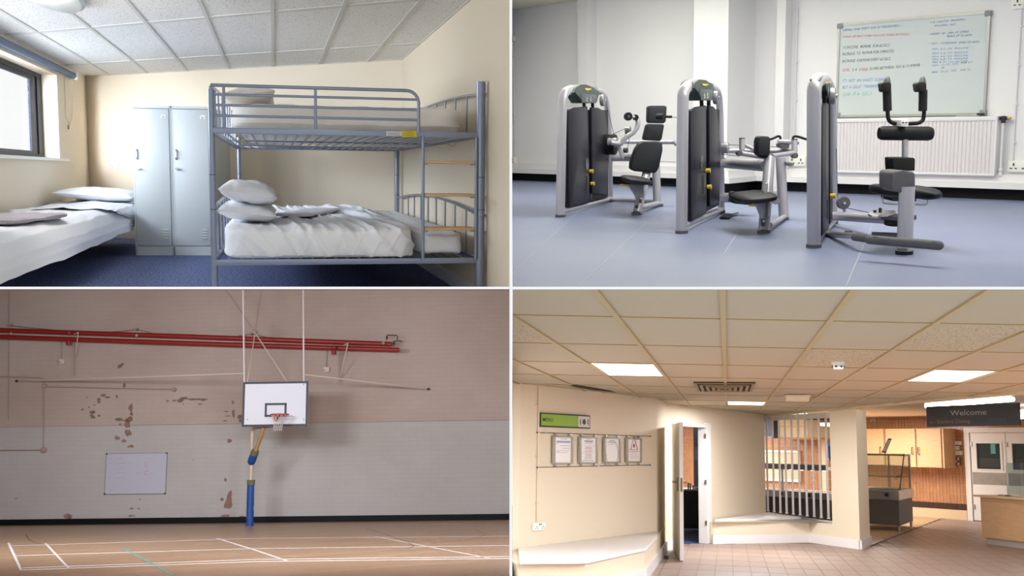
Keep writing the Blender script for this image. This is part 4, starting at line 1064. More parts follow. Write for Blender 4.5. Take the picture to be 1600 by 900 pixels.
# ================================================================ sports hall (lower left)
R = BL
def hallwall(name, c1, c2):
    m = mat(name, c1, 0.85); N, L = nt(m); b = N['Principled BSDF']
    tc = N.new('ShaderNodeTexCoord'); mp = N.new('ShaderNodeMapping'); mp.inputs['Rotation'].default_value = (radians(90), 0, 0)
    L.new(tc.outputs['Object'], mp.inputs[0])
    n = N.new('ShaderNodeTexNoise'); n.inputs['Scale'].default_value = .35; n.inputs['Detail'].default_value = 6; L.new(mp.outputs[0], n.inputs[0])
    r = N.new('ShaderNodeValToRGB'); r.color_ramp.elements[0].position = .3; r.color_ramp.elements[1].position = .7
    r.color_ramp.elements[0].color = lin(c2); r.color_ramp.elements[1].color = lin(c1); L.new(n.outputs[0], r.inputs[0])
    br = N.new('ShaderNodeTexBrick'); br.inputs['Scale'].default_value = 1.0; br.inputs['Brick Width'].default_value = .42; br.inputs['Row Height'].default_value = .135; br.inputs['Mortar Size'].default_value = .006
    br.inputs['Color1'].default_value = (1, 1, 1, 1); br.inputs['Color2'].default_value = (.97, .97, .97, 1); br.inputs['Mortar'].default_value = (.92, .905, .90, 1)
    L.new(mp.outputs[0], br.inputs[0])
    mx = N.new('ShaderNodeMix'); mx.data_type = 'RGBA'; mx.blend_type = 'MULTIPLY'; mx.inputs[0].default_value = 1
    L.new(r.outputs[0], mx.inputs[6]); L.new(br.outputs[0], mx.inputs[7]); L.new(mx.outputs[2], b.inputs['Base Color'])
    bp = N.new('ShaderNodeBump'); bp.inputs['Strength'].default_value = .25; bp.inputs['Distance'].default_value = .01; bp.invert = True
    L.new(br.outputs[1], bp.inputs['Height']); L.new(bp.outputs[0], b.inputs['Normal'])
    return m
m_hall = hallwall('pink brick paint with warm light', '#bbaa9d', '#ae9b8c')  # two-tone paint, upper part also tinted for the warm top light
m_hall2 = hallwall('pale brick paint with cool light', '#bcb7b0', '#b0aaa2')  # paler paint below the joint, cool daylight added to its tone
def woodfloor():
    m = mat('sprung wood floor', '#a5744a', 0.35); N, L = nt(m); b = N['Principled BSDF']
    tc = N.new('ShaderNodeTexCoord'); mp = N.new('ShaderNodeMapping'); mp.inputs['Rotation'].default_value = (0, 0, radians(-32))
    L.new(tc.outputs['Object'], mp.inputs[0])
    br = N.new('ShaderNodeTexBrick'); br.inputs['Scale'].default_value = 1; br.inputs['Brick Width'].default_value = 2.2; br.inputs['Row Height'].default_value = .12; br.inputs['Mortar Size'].default_value = .003
    br.inputs['Color1'].default_value = lin('#a78868'); br.inputs['Color2'].default_value = lin('#98795b'); br.inputs['Mortar'].default_value = lin('#7a5232')
    L.new(mp.outputs[0], br.inputs[0])
    n = N.new('ShaderNodeTexNoise'); n.inputs['Scale'].default_value = 1.2; n.inputs['Detail'].default_value = 5
    mp2 = N.new('ShaderNodeMapping'); mp2.inputs['Scale'].default_value = (.4, 3, 1); L.new(mp.outputs[0], mp2.inputs[0]); L.new(mp2.outputs[0], n.inputs[0])
    r = N.new('ShaderNodeValToRGB'); r.color_ramp.elements[0].color = (.82, .82, .82, 1); r.color_ramp.elements[1].color = (1.1, 1.1, 1.1, 1); L.new(n.outputs[0], r.inputs[0])
    mx = N.new('ShaderNodeMix'); mx.data_type = 'RGBA'; mx.blend_type = 'MULTIPLY'; mx.inputs[0].default_value = 1
    L.new(br.outputs[0], mx.inputs[6]); L.new(r.outputs[0], mx.inputs[7]); L.new(mx.outputs[2], b.inputs['Base Color'])
    return m
m_wfl = woodfloor()
m_red = mat('red heater paint', '#8d1d16', 0.45)
m_cond = mat('painted conduit', '#a58d80', 0.7)
m_rod = mat('cream painted rod', '#cdbfae', 0.6)
m_drk = mat('dark iron', '#3a302a', 0.6)
m_bb = mat('backboard white', '#d3d3d6', 0.5)
m_bbk = mat('backboard black', '#181c24', 0.5)
m_orange = mat('orange rim', '#b8432a', 0.45)
m_net = mat('net cord', '#cbc4bb', 0.8)
m_post = mat('cream post paint', '#cdb79f', 0.55)
m_brace = mat('ochre brace paint', '#b08a60', 0.6)
m_blue = mat('blue padding vinyl', '#1b4a8f', 0.5)
m_khaki = mat('khaki foam', '#6f6c45', 0.9)
m_court = mat('white court line', '#cdc8c0', 0.5)
m_courtt = mat('thin white court line', '#dcd4ca', 0.5)
m_teal = mat('teal court line', '#6d9686', 0.5)
m_cdk = mat('dark court line', '#6f5c4c', 0.5)

HW = R.z(400, 816).y; HW = (R.z(0, 821).y + R.z(796, 812).y) / 2
w = lambda u, v, o=0.0: R.y(u, v, HW - o)
hx0, hx1 = w(-60, 700).x, w(830, 700).x
zj = (w(13, 657).z + w(790, 666).z) / 2
lowz = R.y(400, 452, HW).z + 1.5
struct(R, MB().bx(hx0 - 1, hx1 + 1, HW, HW + .3, zj, lowz), 'wall_hall', m_hall)
wl2 = struct(R, MB().bx(hx0 - 1, hx1 + 1, HW, HW + .3, 0, zj - .012), 'wall_hall_lower', m_hall2)
struct(R, MB().bx(hx0 - 1, hx1 + 1, HW + .02, HW + .28, zj - .012, zj), 'trim_5', mat('joint shadow', '#85766c', .9))
struct(R, MB().bx(hx0 - 14, hx1 + 14, 2, HW, -.05, 0), 'floor_hall', m_wfl)
struct(R, MB().bx(hx0 - 1, hx1 + 1, HW - .06, HW, 0, .17), 'baseboard_hall', m_black)
hn = R.dep(-230, 700, 5.3)
struct(R, MB().prism([(hx0, HW, 0), (hn.x, hn.y, 0), (hn.x, hn.y, lowz), (hx0, HW, lowz)], (-.2, -.1, 0)), 'wall_hall_left', m_hall)
fh = bpy.data.objects['floor_hall']; wh = bpy.data.objects['wall_hall']
def cline(pts, width_px, m, nm='court_line', metres=None):
    q = [R.z(u, v) for u, v in pts]; mb = MB(); L_, R_ = [], []
    for i, p in enumerate(q):
        d = (q[min(i + 1, len(q) - 1)] - q[max(i - 1, 0)]).normalized(); n = V(-d.y, d.x, 0)
        # real width: half of the pixel width at that distance, across the line
        dist = R.dfl(*pts[i]); hw = width_px * dist / FPX / 2
        a = abs(n.dot(R.Ri @ V(1, 0, 0))); hw = hw / max(a, .12)
        if metres: hw = metres / 2
        L_.append(p + n * min(hw, .16)); R_.append(p - n * min(hw, .16))
    z = V(0, 0, .0015); k = len(q)
    mb.add([p + z for p in L_] + [p + z for p in R_], [(i, i + 1, k + i + 1, k + i) for i in range(k - 1)])
    o = struct(R, mb, nm, m, parent=fh)
    return o
cline([(13, 848), (33, 891)], 3.4, m_court); cline([(71, 849), (107.5, 888)], 3.2, m_court)
cline([(338.5, 841), (400, 860), (450, 877)], 5, m_court); cline([(587, 838.5), (767.5, 872.8)], 5, m_court)
cline([(192, 856.5), (232, 878), (272, 899)], 5, m_teal)
for pts in ([(15, 853), (400, 841.3), (796, 838)], [(25, 868.3), (400, 857.2), (796, 852.5)], [(35, 887.6), (400, 874.2), (796, 869.6)], [(35, 890.6), (400, 877.6), (796, 872.6)]):
    cline([pts[0], pts[1], pts[2]], 1, m_courtt, 'thin_court_line', .12)
for o in list(fh.children):
    pass
cline([(40, 835), (45, 843), (55, 848), (64, 849.5)], 2.2, m_cdk, 'faded_court_line')
cline([(572, 825), (600, 834.5), (637, 846.5), (647, 853.5), (637, 857.5), (600, 860.5)], 2.0, m_cdk, 'faded_court_line')
cline([(742, 827.5), (759, 834.5), (750, 839), (737, 842.5), (675, 849)], 1.6, m_cdk, 'faded_court_line')

# peeling paint on the wall
m_peel = mat('bare brick patch', '#8f6f63', .9, var=.15, vscale=8); m_peeld = mat('grey scuff', '#76695f', .9, var=.2, vscale=9); m_peelb = mat('brown patch', '#876a57', .9, var=.2, vscale=9)
def patch(u, v, pw, ph, m, seed):
    c = w(u, v); mb = MB(); n = 22; pts = []
    sx, sz = pw * HW * 1.08 / FPX / 2, ph * HW * 1.02 / FPX / 2
    for i in range(n):
        a = 2 * pi * i / n; r = 1 + .55 * noise.noise(V(cos(a) * 1.6 + seed, sin(a) * 1.6, seed * .7)) + .25 * noise.noise(V(cos(a) * 4 + seed, sin(a) * 4, 2))
        pts.append(V(c.x + sx * r * cos(a), HW - .001, c.z + sz * r * sin(a)))
    mb.prism(pts, (0, -.004, 0)); o = struct(R, mb, 'paint_patch', m, parent=wh if c.z > zj else wl2)
for k, a in enumerate(((199.5, 663, 10, 10, 0), (200.5, 676, 8, 10, 0), (183, 684.5, 8, 6, 0), (193.5, 689, 6, 6, 0), (204.5, 697.5, 10, 4, 2), (204, 637, 7, 9, 2), (205, 646, 5, 8, 2), (204, 654, 7, 8, 2), (187, 655.5, 11, 5, 1), (198, 657, 7, 6, 2), (162, 617.5, 8, 4, 1), (168, 621, 9, 3, 1), (182.5, 619.5, 3, 5, 1),
        (154.5, 624, 5, 5, 1), (154.5, 628, 5, 4, 1), (144.5, 644, 8, 5, 1), (145, 652, 7, 4, 1), (143, 649, 5, 3, 1), (155, 649.5, 5, 3, 1), (129, 640, 4, 3, 1), (136, 621, 3, 2, 1), (139, 636.5, 2.5, 2, 1), (148, 633, 3, 2, 1), (187.5, 663, 4, 4, 0), (191, 569, 5, 4, 1), (187, 573, 7, 6, 1), (194.5, 602, 5, 8, 1),
        (262, 626.5, 5, 3, 0), (281, 626, 10, 5, 2), (288, 622.5, 12, 4, 1), (303, 624, 22, 3, 1), (317, 624.5, 12, 4, 1), (272, 626, 6, 3, 2), (287, 631, 2.5, 2, 0), (313, 631.5, 6, 2, 1), (365, 646, 4, 12, 2), (364, 629, 4, 5, 2), (353, 643, 7, 2, 1), (356, 650, 7, 1.5, 1), (375, 651, 8, 6, 1), (377, 658, 7, 5, 1), (352, 657.5, 6, 2, 1),
        (106, 806.5, 12, 7, 0), (109, 808.5, 6, 6, 0), (357, 785, 12, 20, 0), (360, 772, 6, 9, 0), (347, 780, 5, 5, 0), (352, 806, 14, 4, 0), (378, 807, 8, 2.5, 0), (359, 689, 7, 6, 0), (206, 794.5, 7, 2, 2), (217, 794.5, 4, 2, 2), (206, 806, 10, 2.5, 0), (352, 750, 4, 5, 2), (219, 780, 2, 1.5, 1), (25.5, 779, 3, 1.5, 1), (302, 718.5, 2, 1.5, 1))):
    patch(a[0], a[1], a[2], a[3], (m_peel, m_peeld, m_peelb)[a[4]], k * 3.7)

# ---- red radiant tubes
def wtube(mb, pts, px, o, n=12, dd=None):
    return mb.tube([w(u, v, o) for u, v in pts], px * HW / FPX, n)
def hthing(name, label, cat, u, v, group=None): p = w(u, v); return thing(R, name, label, cat, (p.x, HW, p.z), 0, group)
t = hthing('heater_tube', 'upper long red heater tube across the sports hall wall', 'heater', 300, 527)
part(wtube(MB(), [(-30, 514.8), (300, 526), (612, 537.6)], 3.6, .45, 16), 'tube', m_red, t)
for u, v in ((17, 526), (213.5, 529), (599, 541)): part(MB().sphere(w(u, v - 5, .6), .05, 8, 6), 'clamp', m_cond, t)
t = hthing('heater_tube', 'lower long red heater tube across the sports hall wall', 'heater', 300, 537)
part(wtube(MB(), [(-30, 525.2), (300, 536.6), (623.5, 546.8)], 3.6, .45, 16), 'tube', m_red, t)
for u0, v0, v1, lab in ((107.8, 518, 536, 'round red burner on the heater tubes at the left'), (522, 541, 551, 'round red burner on the heater tubes right of the backboard')):
    t = hthing('heater_burner', lab, 'heater', u0, v1)
    a = w(u0, v0 + 2, .62); part(MB().sphere(a, 3.9 * HW / FPX, 16, 10), 'burner_dome', m_red, t)
    part(MB().cyl(w(u0 - .3, v1 - 3, .55), w(u0 - .3, v1 + 3, .55), 3.7 * HW / FPX, 16), 'burner_cup', m_red, t)
t = hthing('heater_pipework', 'dark angled gas pipes at the end of the heater tubes', 'pipe', 612, 532)
part(wtube(MB(), [(604.5, 531), (604.5, 524.5), (606, 523.5), (619.5, 524), (621, 526), (621, 531.5)], .75, .3, 8), 'upper_pipe', m_drk, t)
part(wtube(MB(), [(615.3, 540), (615.3, 533.5), (617, 532.6), (626.5, 532.5), (627.5, 534.5)], .75, .32, 8), 'lower_pipe', m_drk, t)
for u, v in ((604.5, 527), (615.3, 535.5)): part(MB().rbox(w(u, v, .3), (.05, .06, .08), .01), 'valve', m_drk, t)
# suspension cable above the tubes
t = hthing('support_cable', 'thin cable looped above the heater tubes', 'cable', 200, 515)
part(wtube(MB(), [(17, 509), (50, 512.5), (110, 517.5)], .35, .2, 6), 'cable_run', m_drk, t); part(wtube(MB(), [(165, 519), (190, 517.5), (213, 514.8), (230, 518.5), (245, 522.5)], .35, .2, 6), 'cable_run', m_drk, t); part(wtube(MB(), [(365, 526.5), (393, 521.5), (420, 528)], .35, .2, 6), 'cable_run', m_drk, t)
for u, v in ((16.5, 508), (213, 514.5), (393, 521.5)): part(MB().rbox(w(u, v, .12), (.07, .2, .07), .01), 'anchor', m_cond, t)
# conduits and boxes
def cond(pts, px, label, joints=(), o=.05, m=m_cond):
    t = hthing('wall_conduit', label, 'conduit', *pts[-1]); part(wtube(MB(), pts, px, o, 8), 'tube', m, t)
    for u, v, r in joints: part(MB().lathe([(r * .8, .02), (r, .0), (r, -.06), (r * .8, -.08)], w(u, v, .06), 14, R=Matrix.Rotation(radians(90), 3, 'X')), 'joint_box', m, t)
cond([(14.5, 440), (14.3, 560), (13.5, 655)], .6, 'vertical conduit at the far left of the sports hall wall')
cond([(-20, 588), (62, 589.8), (67, 591.5), (69, 595), (68.7, 650), (68, 703), (-20, 703.5)], .8, 'bent conduit framing the left end of the sports hall wall', ((69, 603, .07), (68, 703, .09)))
cond([(70, 604), (150, 606), (271, 608.3)], .9, 'horizontal conduit below the left stay rods', ((271.5, 608.3, .07),))
for u, v0, v1, lab in ((96.8, 533, 565, 'pale switch box hanging below the heater at the left'), (510.5, 548, 577.5, 'pale switch box right of the backboard')):
    t = hthing('switch_box', lab, 'switch', u, v1)
    part(MB().rbox(w(u, v1, .06), (.17, .12, .15), .015), 'box', m_rod, t); part(MB().bx(w(u, v1).x - .06, w(u, v1).x + .02, HW - .125, HW - .118, w(u, v1).z - .03, w(u, v1).z - .015), 'slot', m_drk, t)
    part(wtube(MB(), [(u, v0), (u - .1, v1 - 3)], .55, .04, 8), 'drop_conduit', m_cond, t)
for a, b, c, d, lab in (((116.5, 534), (115.8, 587), (122, 520), (117.5, 560), 'thin bracket rods hanging from the heater at the left'), ((530.7, 548), (531, 598), (543.5, 537), (532, 588), 'thin bracket rods hanging from the heater right of the backboard')):
    t = hthing('bracket_rod', lab, 'rod', *b)
    part(wtube(MB(), [a, b], .75, .12, 8), 'drop_rod', m_cond, t)
    p, q = w(*c, .9), w(*d, .15); part(MB().cyl(p, q, .015, 8), 'diagonal_rod', m_rod, t)
    part(MB().cyl(w(c[0] - 6, c[1] + 2, .62), p, .02, 8), 'arm', m_rod, t)

# ---- small whiteboard
wc = [w(*a) for a in ((166, 709), (260, 708.3), (260, 770.5), (166, 772))]
x0, x1 = (wc[0].x + wc[3].x) / 2, (wc[1].x + wc[2].x) / 2; z1, z0 = (wc[0].z + wc[1].z) / 2, (wc[2].z + wc[3].z) / 2
t = thing(R, 'whiteboard', 'small whiteboard with faint red scribbles on the sports hall wall', 'whiteboard', ((x0 + x1) / 2, HW, z0))
part(MB().bx(x0, x1, HW - .03, HW - .002, z0, z1), 'board', mat('dull whiteboard', '#bdbcc6', .35), t)
for a in ((x0, x1, z0 - .015, z0), (x0, x1, z1, z1 + .015), (x0 - .015, x0, z0 - .015, z1 + .015), (x1, x1 + .015, z0 - .015, z1 + .015)): part(MB().bx(a[0], a[1], HW - .04, HW - .002, a[2], a[3]), 'frame', mat('board trim', '#8f8d8f', .5), t)
for x in (x0, x1):
    for z in (z0, z1): part(MB().rbox((x, HW - .035, z), (.045, .03, .045), .008), 'corner_cap', m_dark, t)
m_scr = mat('faded red marker', '#b99aa4', .6); m_scr2 = mat('red marker ring', '#c77f86', .6)
bp = lambda fx, fz: V(x0 + (x1 - x0) * fx, HW - .032, z1 + (z0 - z1) * fz)
def scrib(fx0, fx1, fz, amp, m, nm):
    n = max(6, int((fx1 - fx0) * 130)); part(MB().tube([bp(fx0 + (fx1 - fx0) * i / n, fz + amp * (sin(i * 2.1) * .6 + .4 * sin(i * 1.3 + fz * 40))) for i in range(n + 1)], .0035, 4), nm, m, t)
for fz, f0, f1 in ((.12, .15, .29), (.24, .15, .32), (.24, .36, .42), (.37, .18, .28), (.48, .16, .34), (.61, .17, .31), (.13, .69, .75), (.27, .5, .56), (.26, .75, .80), (.49, .51, .57), (.50, .74, .80)): scrib(f0, f1, fz, .018, m_scr, 'scribble')
for fz in (.12, .24, .48, .61): scrib(.06, .085, fz, .02, m_scr, 'scribble')
for fz in (.27, .49): part(MB().tube([bp(.675 + .032 * cos(a * pi / 9), fz + .05 * sin(a * pi / 9)) for a in range(2, 17)], .006, 5), 'red_ring', m_scr2, t)
for fx in (.665, .695): part(MB().tube([bp(fx, .32), bp(fx, .44)], .003, 4), 'ring_link', m_scr, t)

# ---- basketball goal
YBd = R.z(390, 822).y - .55
b_ = lambda u, v, o=0.0: R.y(u, v, YBd - o)
bc = [b_(*a) for a in ((379, 595), (481, 597.5), (481.5, 667), (379, 665.5))]
x0, x1 = (bc[0].x + bc[3].x) / 2, (bc[1].x + bc[2].x) / 2; z1, z0 = (bc[0].z + bc[1].z) / 2, (bc[2].z + bc[3].z) / 2
foot = R.z(390, 821.5)
g = thing(R, 'basketball_goal', 'basketball goal with white backboard, hanging poles and blue padded post', 'basketball hoop', (foot.x, foot.y, 0))
bb = part(MB().bx(x0, x1, YBd, YBd + .04, z0, z1), 'backboard', m_bb, g)
bt = .058
for a in ((x0, x1, z0, z0 + bt), (x0, x1, z1 - bt, z1), (x0, x0 + bt, z0 + bt, z1 - bt), (x1 - bt, x1, z0 + bt, z1 - bt)): part(MB().bx(a[0], a[1], YBd - .006, YBd - .0005, a[2], a[3]), 'border_line', m_bbk, bb)
i0, i1 = b_(414, 630), b_(447.5, 651)
for a in ((i0.x, i1.x, i1.z, i1.z + bt), (i0.x, i1.x, i0.z - bt, i0.z), (i0.x, i0.x + bt, i1.z, i0.z), (i1.x - bt, i1.x, i1.z, i0.z)): part(MB().bx(a[0], a[1], YBd - .006, YBd - .0005, a[2], a[3]), 'target_line', m_bbk, bb)
for u, v in ((386.5, 599.5), (474.5, 600.5), (386.5, 655.5), (474.5, 655.5)): p = b_(u, v); part(MB().sphere((p.x, YBd, p.z), .015, 8, 6), 'bolt', m_drk, bb)
# rim, bracket and net
rc = b_(437, 647.5, .35); rr = 13.8 * YBd / FPX
rim = part(MB().tube([(rc.x + rr * cos(2 * pi * k / 28), rc.y + rr * .9 * sin(2 * pi * k / 28), rc.z) for k in range(28)], .016, 8, closed=True), 'rim', m_orange, g)
part(MB().prism([b_(427, 648.5, .01), b_(435.5, 648.5, .01), b_(433.5, 657.5, .01), b_(428.5, 657.5, .01)], (0, -.10, 0)), 'rim_bracket', m_orange, g)
part(MB().cyl((rc.x - .05, YBd - .005, rc.z), (rc.x - .05, rc.y + rr * .8, rc.z), .02, 8).cyl((rc.x + .06, YBd - .005, rc.z), (rc.x + .06, rc.y + rr * .8, rc.z), .02, 8), 'rim_arm', m_orange, rim, kind='stuff')
nb = MB(); NL = 12; zl = [rc.z, rc.z - .10, rc.z - .2, rc.z - .28, rc.z - .36, rc.z - .44]; rl = [rr * .97, rr * .72, rr * .54, rr * .48, rr * .46, rr * .45]
for k in range(NL):
    for s in (1, -1):
        nb.tube([(rc.x - .01 * i + rl[i] * cos(2 * pi * (k + s * i * .5) / NL), rc.y + rl[i] * sin(2 * pi * (k + s * i * .5) / NL), zl[i]) for i in range(6)], .0055, 4)
part(nb, 'net', m_net, g, kind='stuff')
# hanging poles up to the slab
for (ut, vt), (ub, vb) in (((379.8, 453), (382.4, 596)), ((473.8, 453), (475.2, 598))):
    p, q = b_(ut, vt, -.06), b_(ub, vb, -.06); q.z -= .25
    part(MB().cyl(V(q.x, q.y, q.z), V(p.x, p.y, p.z), .024, 10), 'hanging_pole', mat('white pole', '#d5c9c4', .5), g)
# stay rods to the wall anchors
for a, c, n_ in (((380.5, 583.3), (27, 594.5), 0), ((380.5, 583.6), (27, 596.5), 1), ((476.5, 585), (668.5, 607), 2), ((476.5, 585.4), (668.5, 608.7), 3)):
    p, q = b_(*a, -.06), w(*c, .03); part(MB().cyl(p, q, .011, 6), 'stay_rod', m_rod, g)
for u, v in ((26.5, 595.5), (669.5, 608)): part(MB().rbox(w(u, v, .03), (.08, .06, .07), .01), 'stay_anchor', m_drk, g)
# struts above the board
J = R.y(398.5, 519.5, YBd + .9)
part(MB().rbox(J, (.12, .12, .09), .02), 'strut_joint', m_cond, g)
for u, v, r, m in ((353, 453, .021, m_cond), (408.5, 453, .021, m_cond)): part(MB().cyl(J, R.y(u, v, YBd + .9), r, 8), 'roof_strut', m, g)
for u, v in ((386.7, 597), (449.5, 598)): part(MB().cyl(J, b_(u, v, -.06), .015, 8), 'board_strut', m_rod, g)
# post behind the board
PY = foot.y
pp_ = lambda u, v: R.y(u, v, PY)
pt = pp_(391.5, 672); ph = R.y(428, 667, YBd + .1)
part(MB().tube([(foot.x, PY, 0), (foot.x, PY, pt.z - .05), (foot.x + .015, PY - .02, pt.z + .02), (foot.x + .07, PY - .06, pt.z + .07), (ph.x, YBd + .1, pt.z + .085)], .055, 14), 'post', m_post, g)
lo, hi = pp_(396.5, 708), R.y(412.5, 668, YBd + .15)
part(MB().cyl(pp_(393, 722), hi, .058, 14), 'diagonal_brace', m_brace, g)
dv = (hi - pp_(393, 722)).normalized(); s0 = pp_(392, 724)
part(MB().tube([s0 - dv * .02, s0 + dv * .03, s0 + dv * .15, s0 + dv * .34], .1, 16, radii=[.07, .108, .115, .105]), 'brace_pad', m_blue, g)
part(MB().tube([s0 + dv * .32, s0 + dv * .44], .11, 14, radii=[.115, .105]), 'brace_foam', m_khaki, g)
zt = pp_(390, 757).z
mb = MB(); 
def padf(u, v):
    a = 2 * pi * u; z = zt * v; r = .097 + .006 * noise.noise(V(a, z * 4, 0)) + (.012 * noise.noise(V(cos(a) * 2, z * 14, sin(a) * 2)) if v < .55 else 0)
    return V(foot.x + r * cos(a), PY + r * sin(a), z)
part(mb.grid(padf, 24, 40, closed_u=True), 'post_pad', m_blue, g)
part(MB().tube([(foot.x, PY, zt - .01), (foot.x + .004, PY, zt + .125)], .11, 16, radii=[.104, .112]), 'pad_foam', m_khaki, g)

ch_ = V(0, 0, 0)
zc0 = lambda u, d: R.dep(u, 453.2, d)
struct(R, MB().prism([zc0(-120, 6), zc0(796, 6), zc0(796, 36), zc0(-120, 36)], (R.Ri @ V(0, 0, .01))), 'ceiling_hall_bounce', mat('warm bounce brown', '#a0683a', .7))  # unseen brown ceiling added to bounce warm light onto the upper wall
# hall lamps hung below the slab, in front of the goal
for k, (u, dpt) in enumerate(((60, 20), (400, 17), (740, 18))):
    p = R.dep(u, 458, dpt); area(R, 'hall_lamp_and_fill', p, (R.Ri @ V(.0, .74, -.67)), 2.6, 1.6, (1000, 710, 720)[k], '#e8f1ff', spread=180)
p = R.dep(400, 458, 10.5); area(R, 'hall_lamp_and_fill', p, (R.Ri @ V(0, .2, -1)), 2.6, 1.6, 90, '#f3f5fd')  # unseen lamp added to brighten the near floor
# ================================================================ canteen hall (lower right)
R = BR; D = R.dep
Zb = 2.35
m_mag = mat('magnolia textured wall', '#e2d5bd', 0.85, bump=.25, bscale=45)
m_ct = mat('plain ceiling tile', '#ab9f8a', .9, bump=.05, bscale=70)
m_ct2 = speckled('pitted ceiling tile', '#b0a38c', '#8f826d', 75, .56)
m_cg = mat('ceiling grid tan', '#a8956f', .6)
m_ftile = mat('pink beige floor tile', '#a08c80', .45, col2='#968073', vscale=.9)
m_grout = mat('brown grout', '#967863', .8)
m_wht = mat('white gloss timber', '#e6e4e2', .35)
m_steel2 = mat('stainless steel', '#b5b3ae', .28, metal=.85)
m_cgrey = mat('dark grey laminate', '#57534f', .55, var=.06, vscale=60)
m_beech = mat('beech laminate', '#d8b086', .5, var=.06, vscale=5, stretch=(1, 1, 6))
m_btile = mat('glazed brown tile', '#bb8a68', .25, col2='#a97853', vscale=9, stretch=(1, 1, .4))
m_bgrout = mat('pale grout', '#dcc0a6', .7)
m_dbrown = mat('dark brown base tile', '#3c2a23', .3)
m_cgl = glass('display glass', '#e6eeec', .04, .2)
m_bluec = mat('blue carpet', '#274a7c', .95, bump=.4, bscale=150)
m_bluew = mat('blue grey partition', '#61789f', .6)
cl_ = lambda u, v: R.z(u, v, Zb)
P0, P1, P2, P3, P4 = cl_(770, 596), cl_(814, 599), cl_(1026, 623), cl_(1040, 630), cl_(1194, 647.5)
ZL = .40
lz = lambda u, v: R.z(u, v, ZL)
def wallp(name, a, b, z0, z1, th, m, parent=None):
    d = V(b.x - a.x, b.y - a.y, 0).normalized(); n = V(-d.y, d.x, 0)      # away from the room when a->b runs to the right
    return struct(R, MB().prism([(a.x, a.y, z0), (b.x, b.y, z0), (b.x, b.y, z1), (a.x, a.y, z1)], n * th), name, m, parent=parent)
F5, F6, F7, F8 = R.z(1108, 849), R.z(1265, 847.5), R.z(1344, 858.5), R.z(1360, 851)
wallp('wall_canteen_side', P0, P1, 0, Zb, .1, m_mag)
wallp('wall_canteen_menu', P1, P2, 0, Zb, .1, m_mag)
wallp('wall_canteen_return', P2, P3, 0, Zb, .1, m_mag)
# wall with the door opening
W2 = (P4 - P3); W2.z = 0; W2.normalize(); n2_ = V(W2.y, -W2.x, 0)
w2 = lambda u, v, o=0.0: R.pl(u, v, P3 + n2_ * o, n2_)
dl, dr = w2(1053, 760), w2(1101, 760); dtop = w2(1090, 664).z
q = lambda p, z: V(p.x, p.y, z)
wd_ = MB(); th2 = -n2_ * .12
for a, b, z0, z1 in ((P3, dl, 0, Zb), (dl, dr, dtop, Zb), (dr, P4, 0, Zb)): wd_.prism([q(a, z0), q(b, z0), q(b, z1), q(a, z1)], th2)
struct(R, wd_, 'wall_canteen_door', m_mag)
# left sill-height bay: dwarf wall, white ledge, skirting
L0, L1, L2, L3 = lz(812, 877), lz(918, 876), lz(1010, 856.5), lz(1027, 838)
def inset(pts, c, k): return [p + (c - p).normalized() * k for p in pts]
bay = [L0, L1, L2, P3 + (L2 - P3) * .02]
cen = V((P1.x + P2.x) / 2, (P1.y + P2.y) / 2, 0)
ins = [V(p.x - .03, p.y + .04, 0) for p in (L0, L1, L2)]
mb = MB(); poly = [V(P1.x - .3, P1.y - .05, 0)] + ins + [V(P3.x - .005, P3.y - .01, 0), V(P2.x, P2.y, 0), V(P1.x, P1.y, 0)]
struct(R, mb.prism(poly, (0, 0, ZL - .035)), 'wall_bay', m_mag)
led = [V(p.x, p.y, ZL - .035) for p in (L0, L1, L2, L3, P2, P1)]
mb = MB(); slab(mb, led, (0, 0, .035), .008)
struct(R, mb, 'trim_6', m_wht, smooth=30)
sk = MB()
def skirt(mb, a, b, h=.14, t=.03):
    d = V(b.x - a.x, b.y - a.y, 0).normalized(); n = V(d.y, -d.x, 0) * t
    mb.prism([V(a.x, a.y, 0), V(b.x, b.y, 0), V(b.x, b.y, h), V(a.x, a.y, h)], n)
for a, b in ((ins[0], ins[1]), (ins[1], ins[2]), (ins[2], P3)): skirt(sk, a, b, .15)
skirt(sk, P3, dl + (P3 - dl) * .2, .15)
struct(R, sk, 'baseboard_bay', m_wht)
# right bay under the serving hatch
mb = MB(); Pc = R.z(1303, 853)
dd7 = (F7 - F6).normalized(); 
colL = F6 + (F7 - F6) * ((1303 - 1265) / (1344 - 1265.0))
hat = [F5, F6, colL, V(colL.x + .1, colL.y + .35, 0), V(P4.x, P4.y, 0), V(dr.x + .1, dr.y + .0, 0)]
struct(R, mb.prism([V(p.x, p.y, 0) for p in hat], (0, 0, ZL - .035)), 'wall_hatch', m_mag)
Q = lambda u, v: lz(u, v)
led = [Q(1117, 811.5), Q(1180, 811), Q(1265, 807), Q(1303.5, 813.5), V(colL.x + .08, colL.y + .3, ZL), V(P4.x + .05, P4.y + .25, ZL), V(P4.x - .02, P4.y, ZL)]
led = [V(p.x, p.y, ZL - .035) for p in led]
mb = MB(); slab(mb, led, (0, 0, .035), .008); struct(R, mb, 'trim_7', m_wht, smooth=30)
sk = MB(); skirt(sk, V(dr.x + .12, dr.y - .03, 0), F6, .15); skirt(sk, F6, F7, .15); skirt(sk, F7, F8, .15)
struct(R, sk, 'baseboard_hatch', m_wht)
# column
cd_ = (F8 - F7); 
struct(R, MB().prism([V(p.x, p.y, 0) for p in (colL, F7, F8, V(colL.x + cd_.x, colL.y + cd_.y + .1, 0))], (0, 0, Zb)), 'column', m_mag)
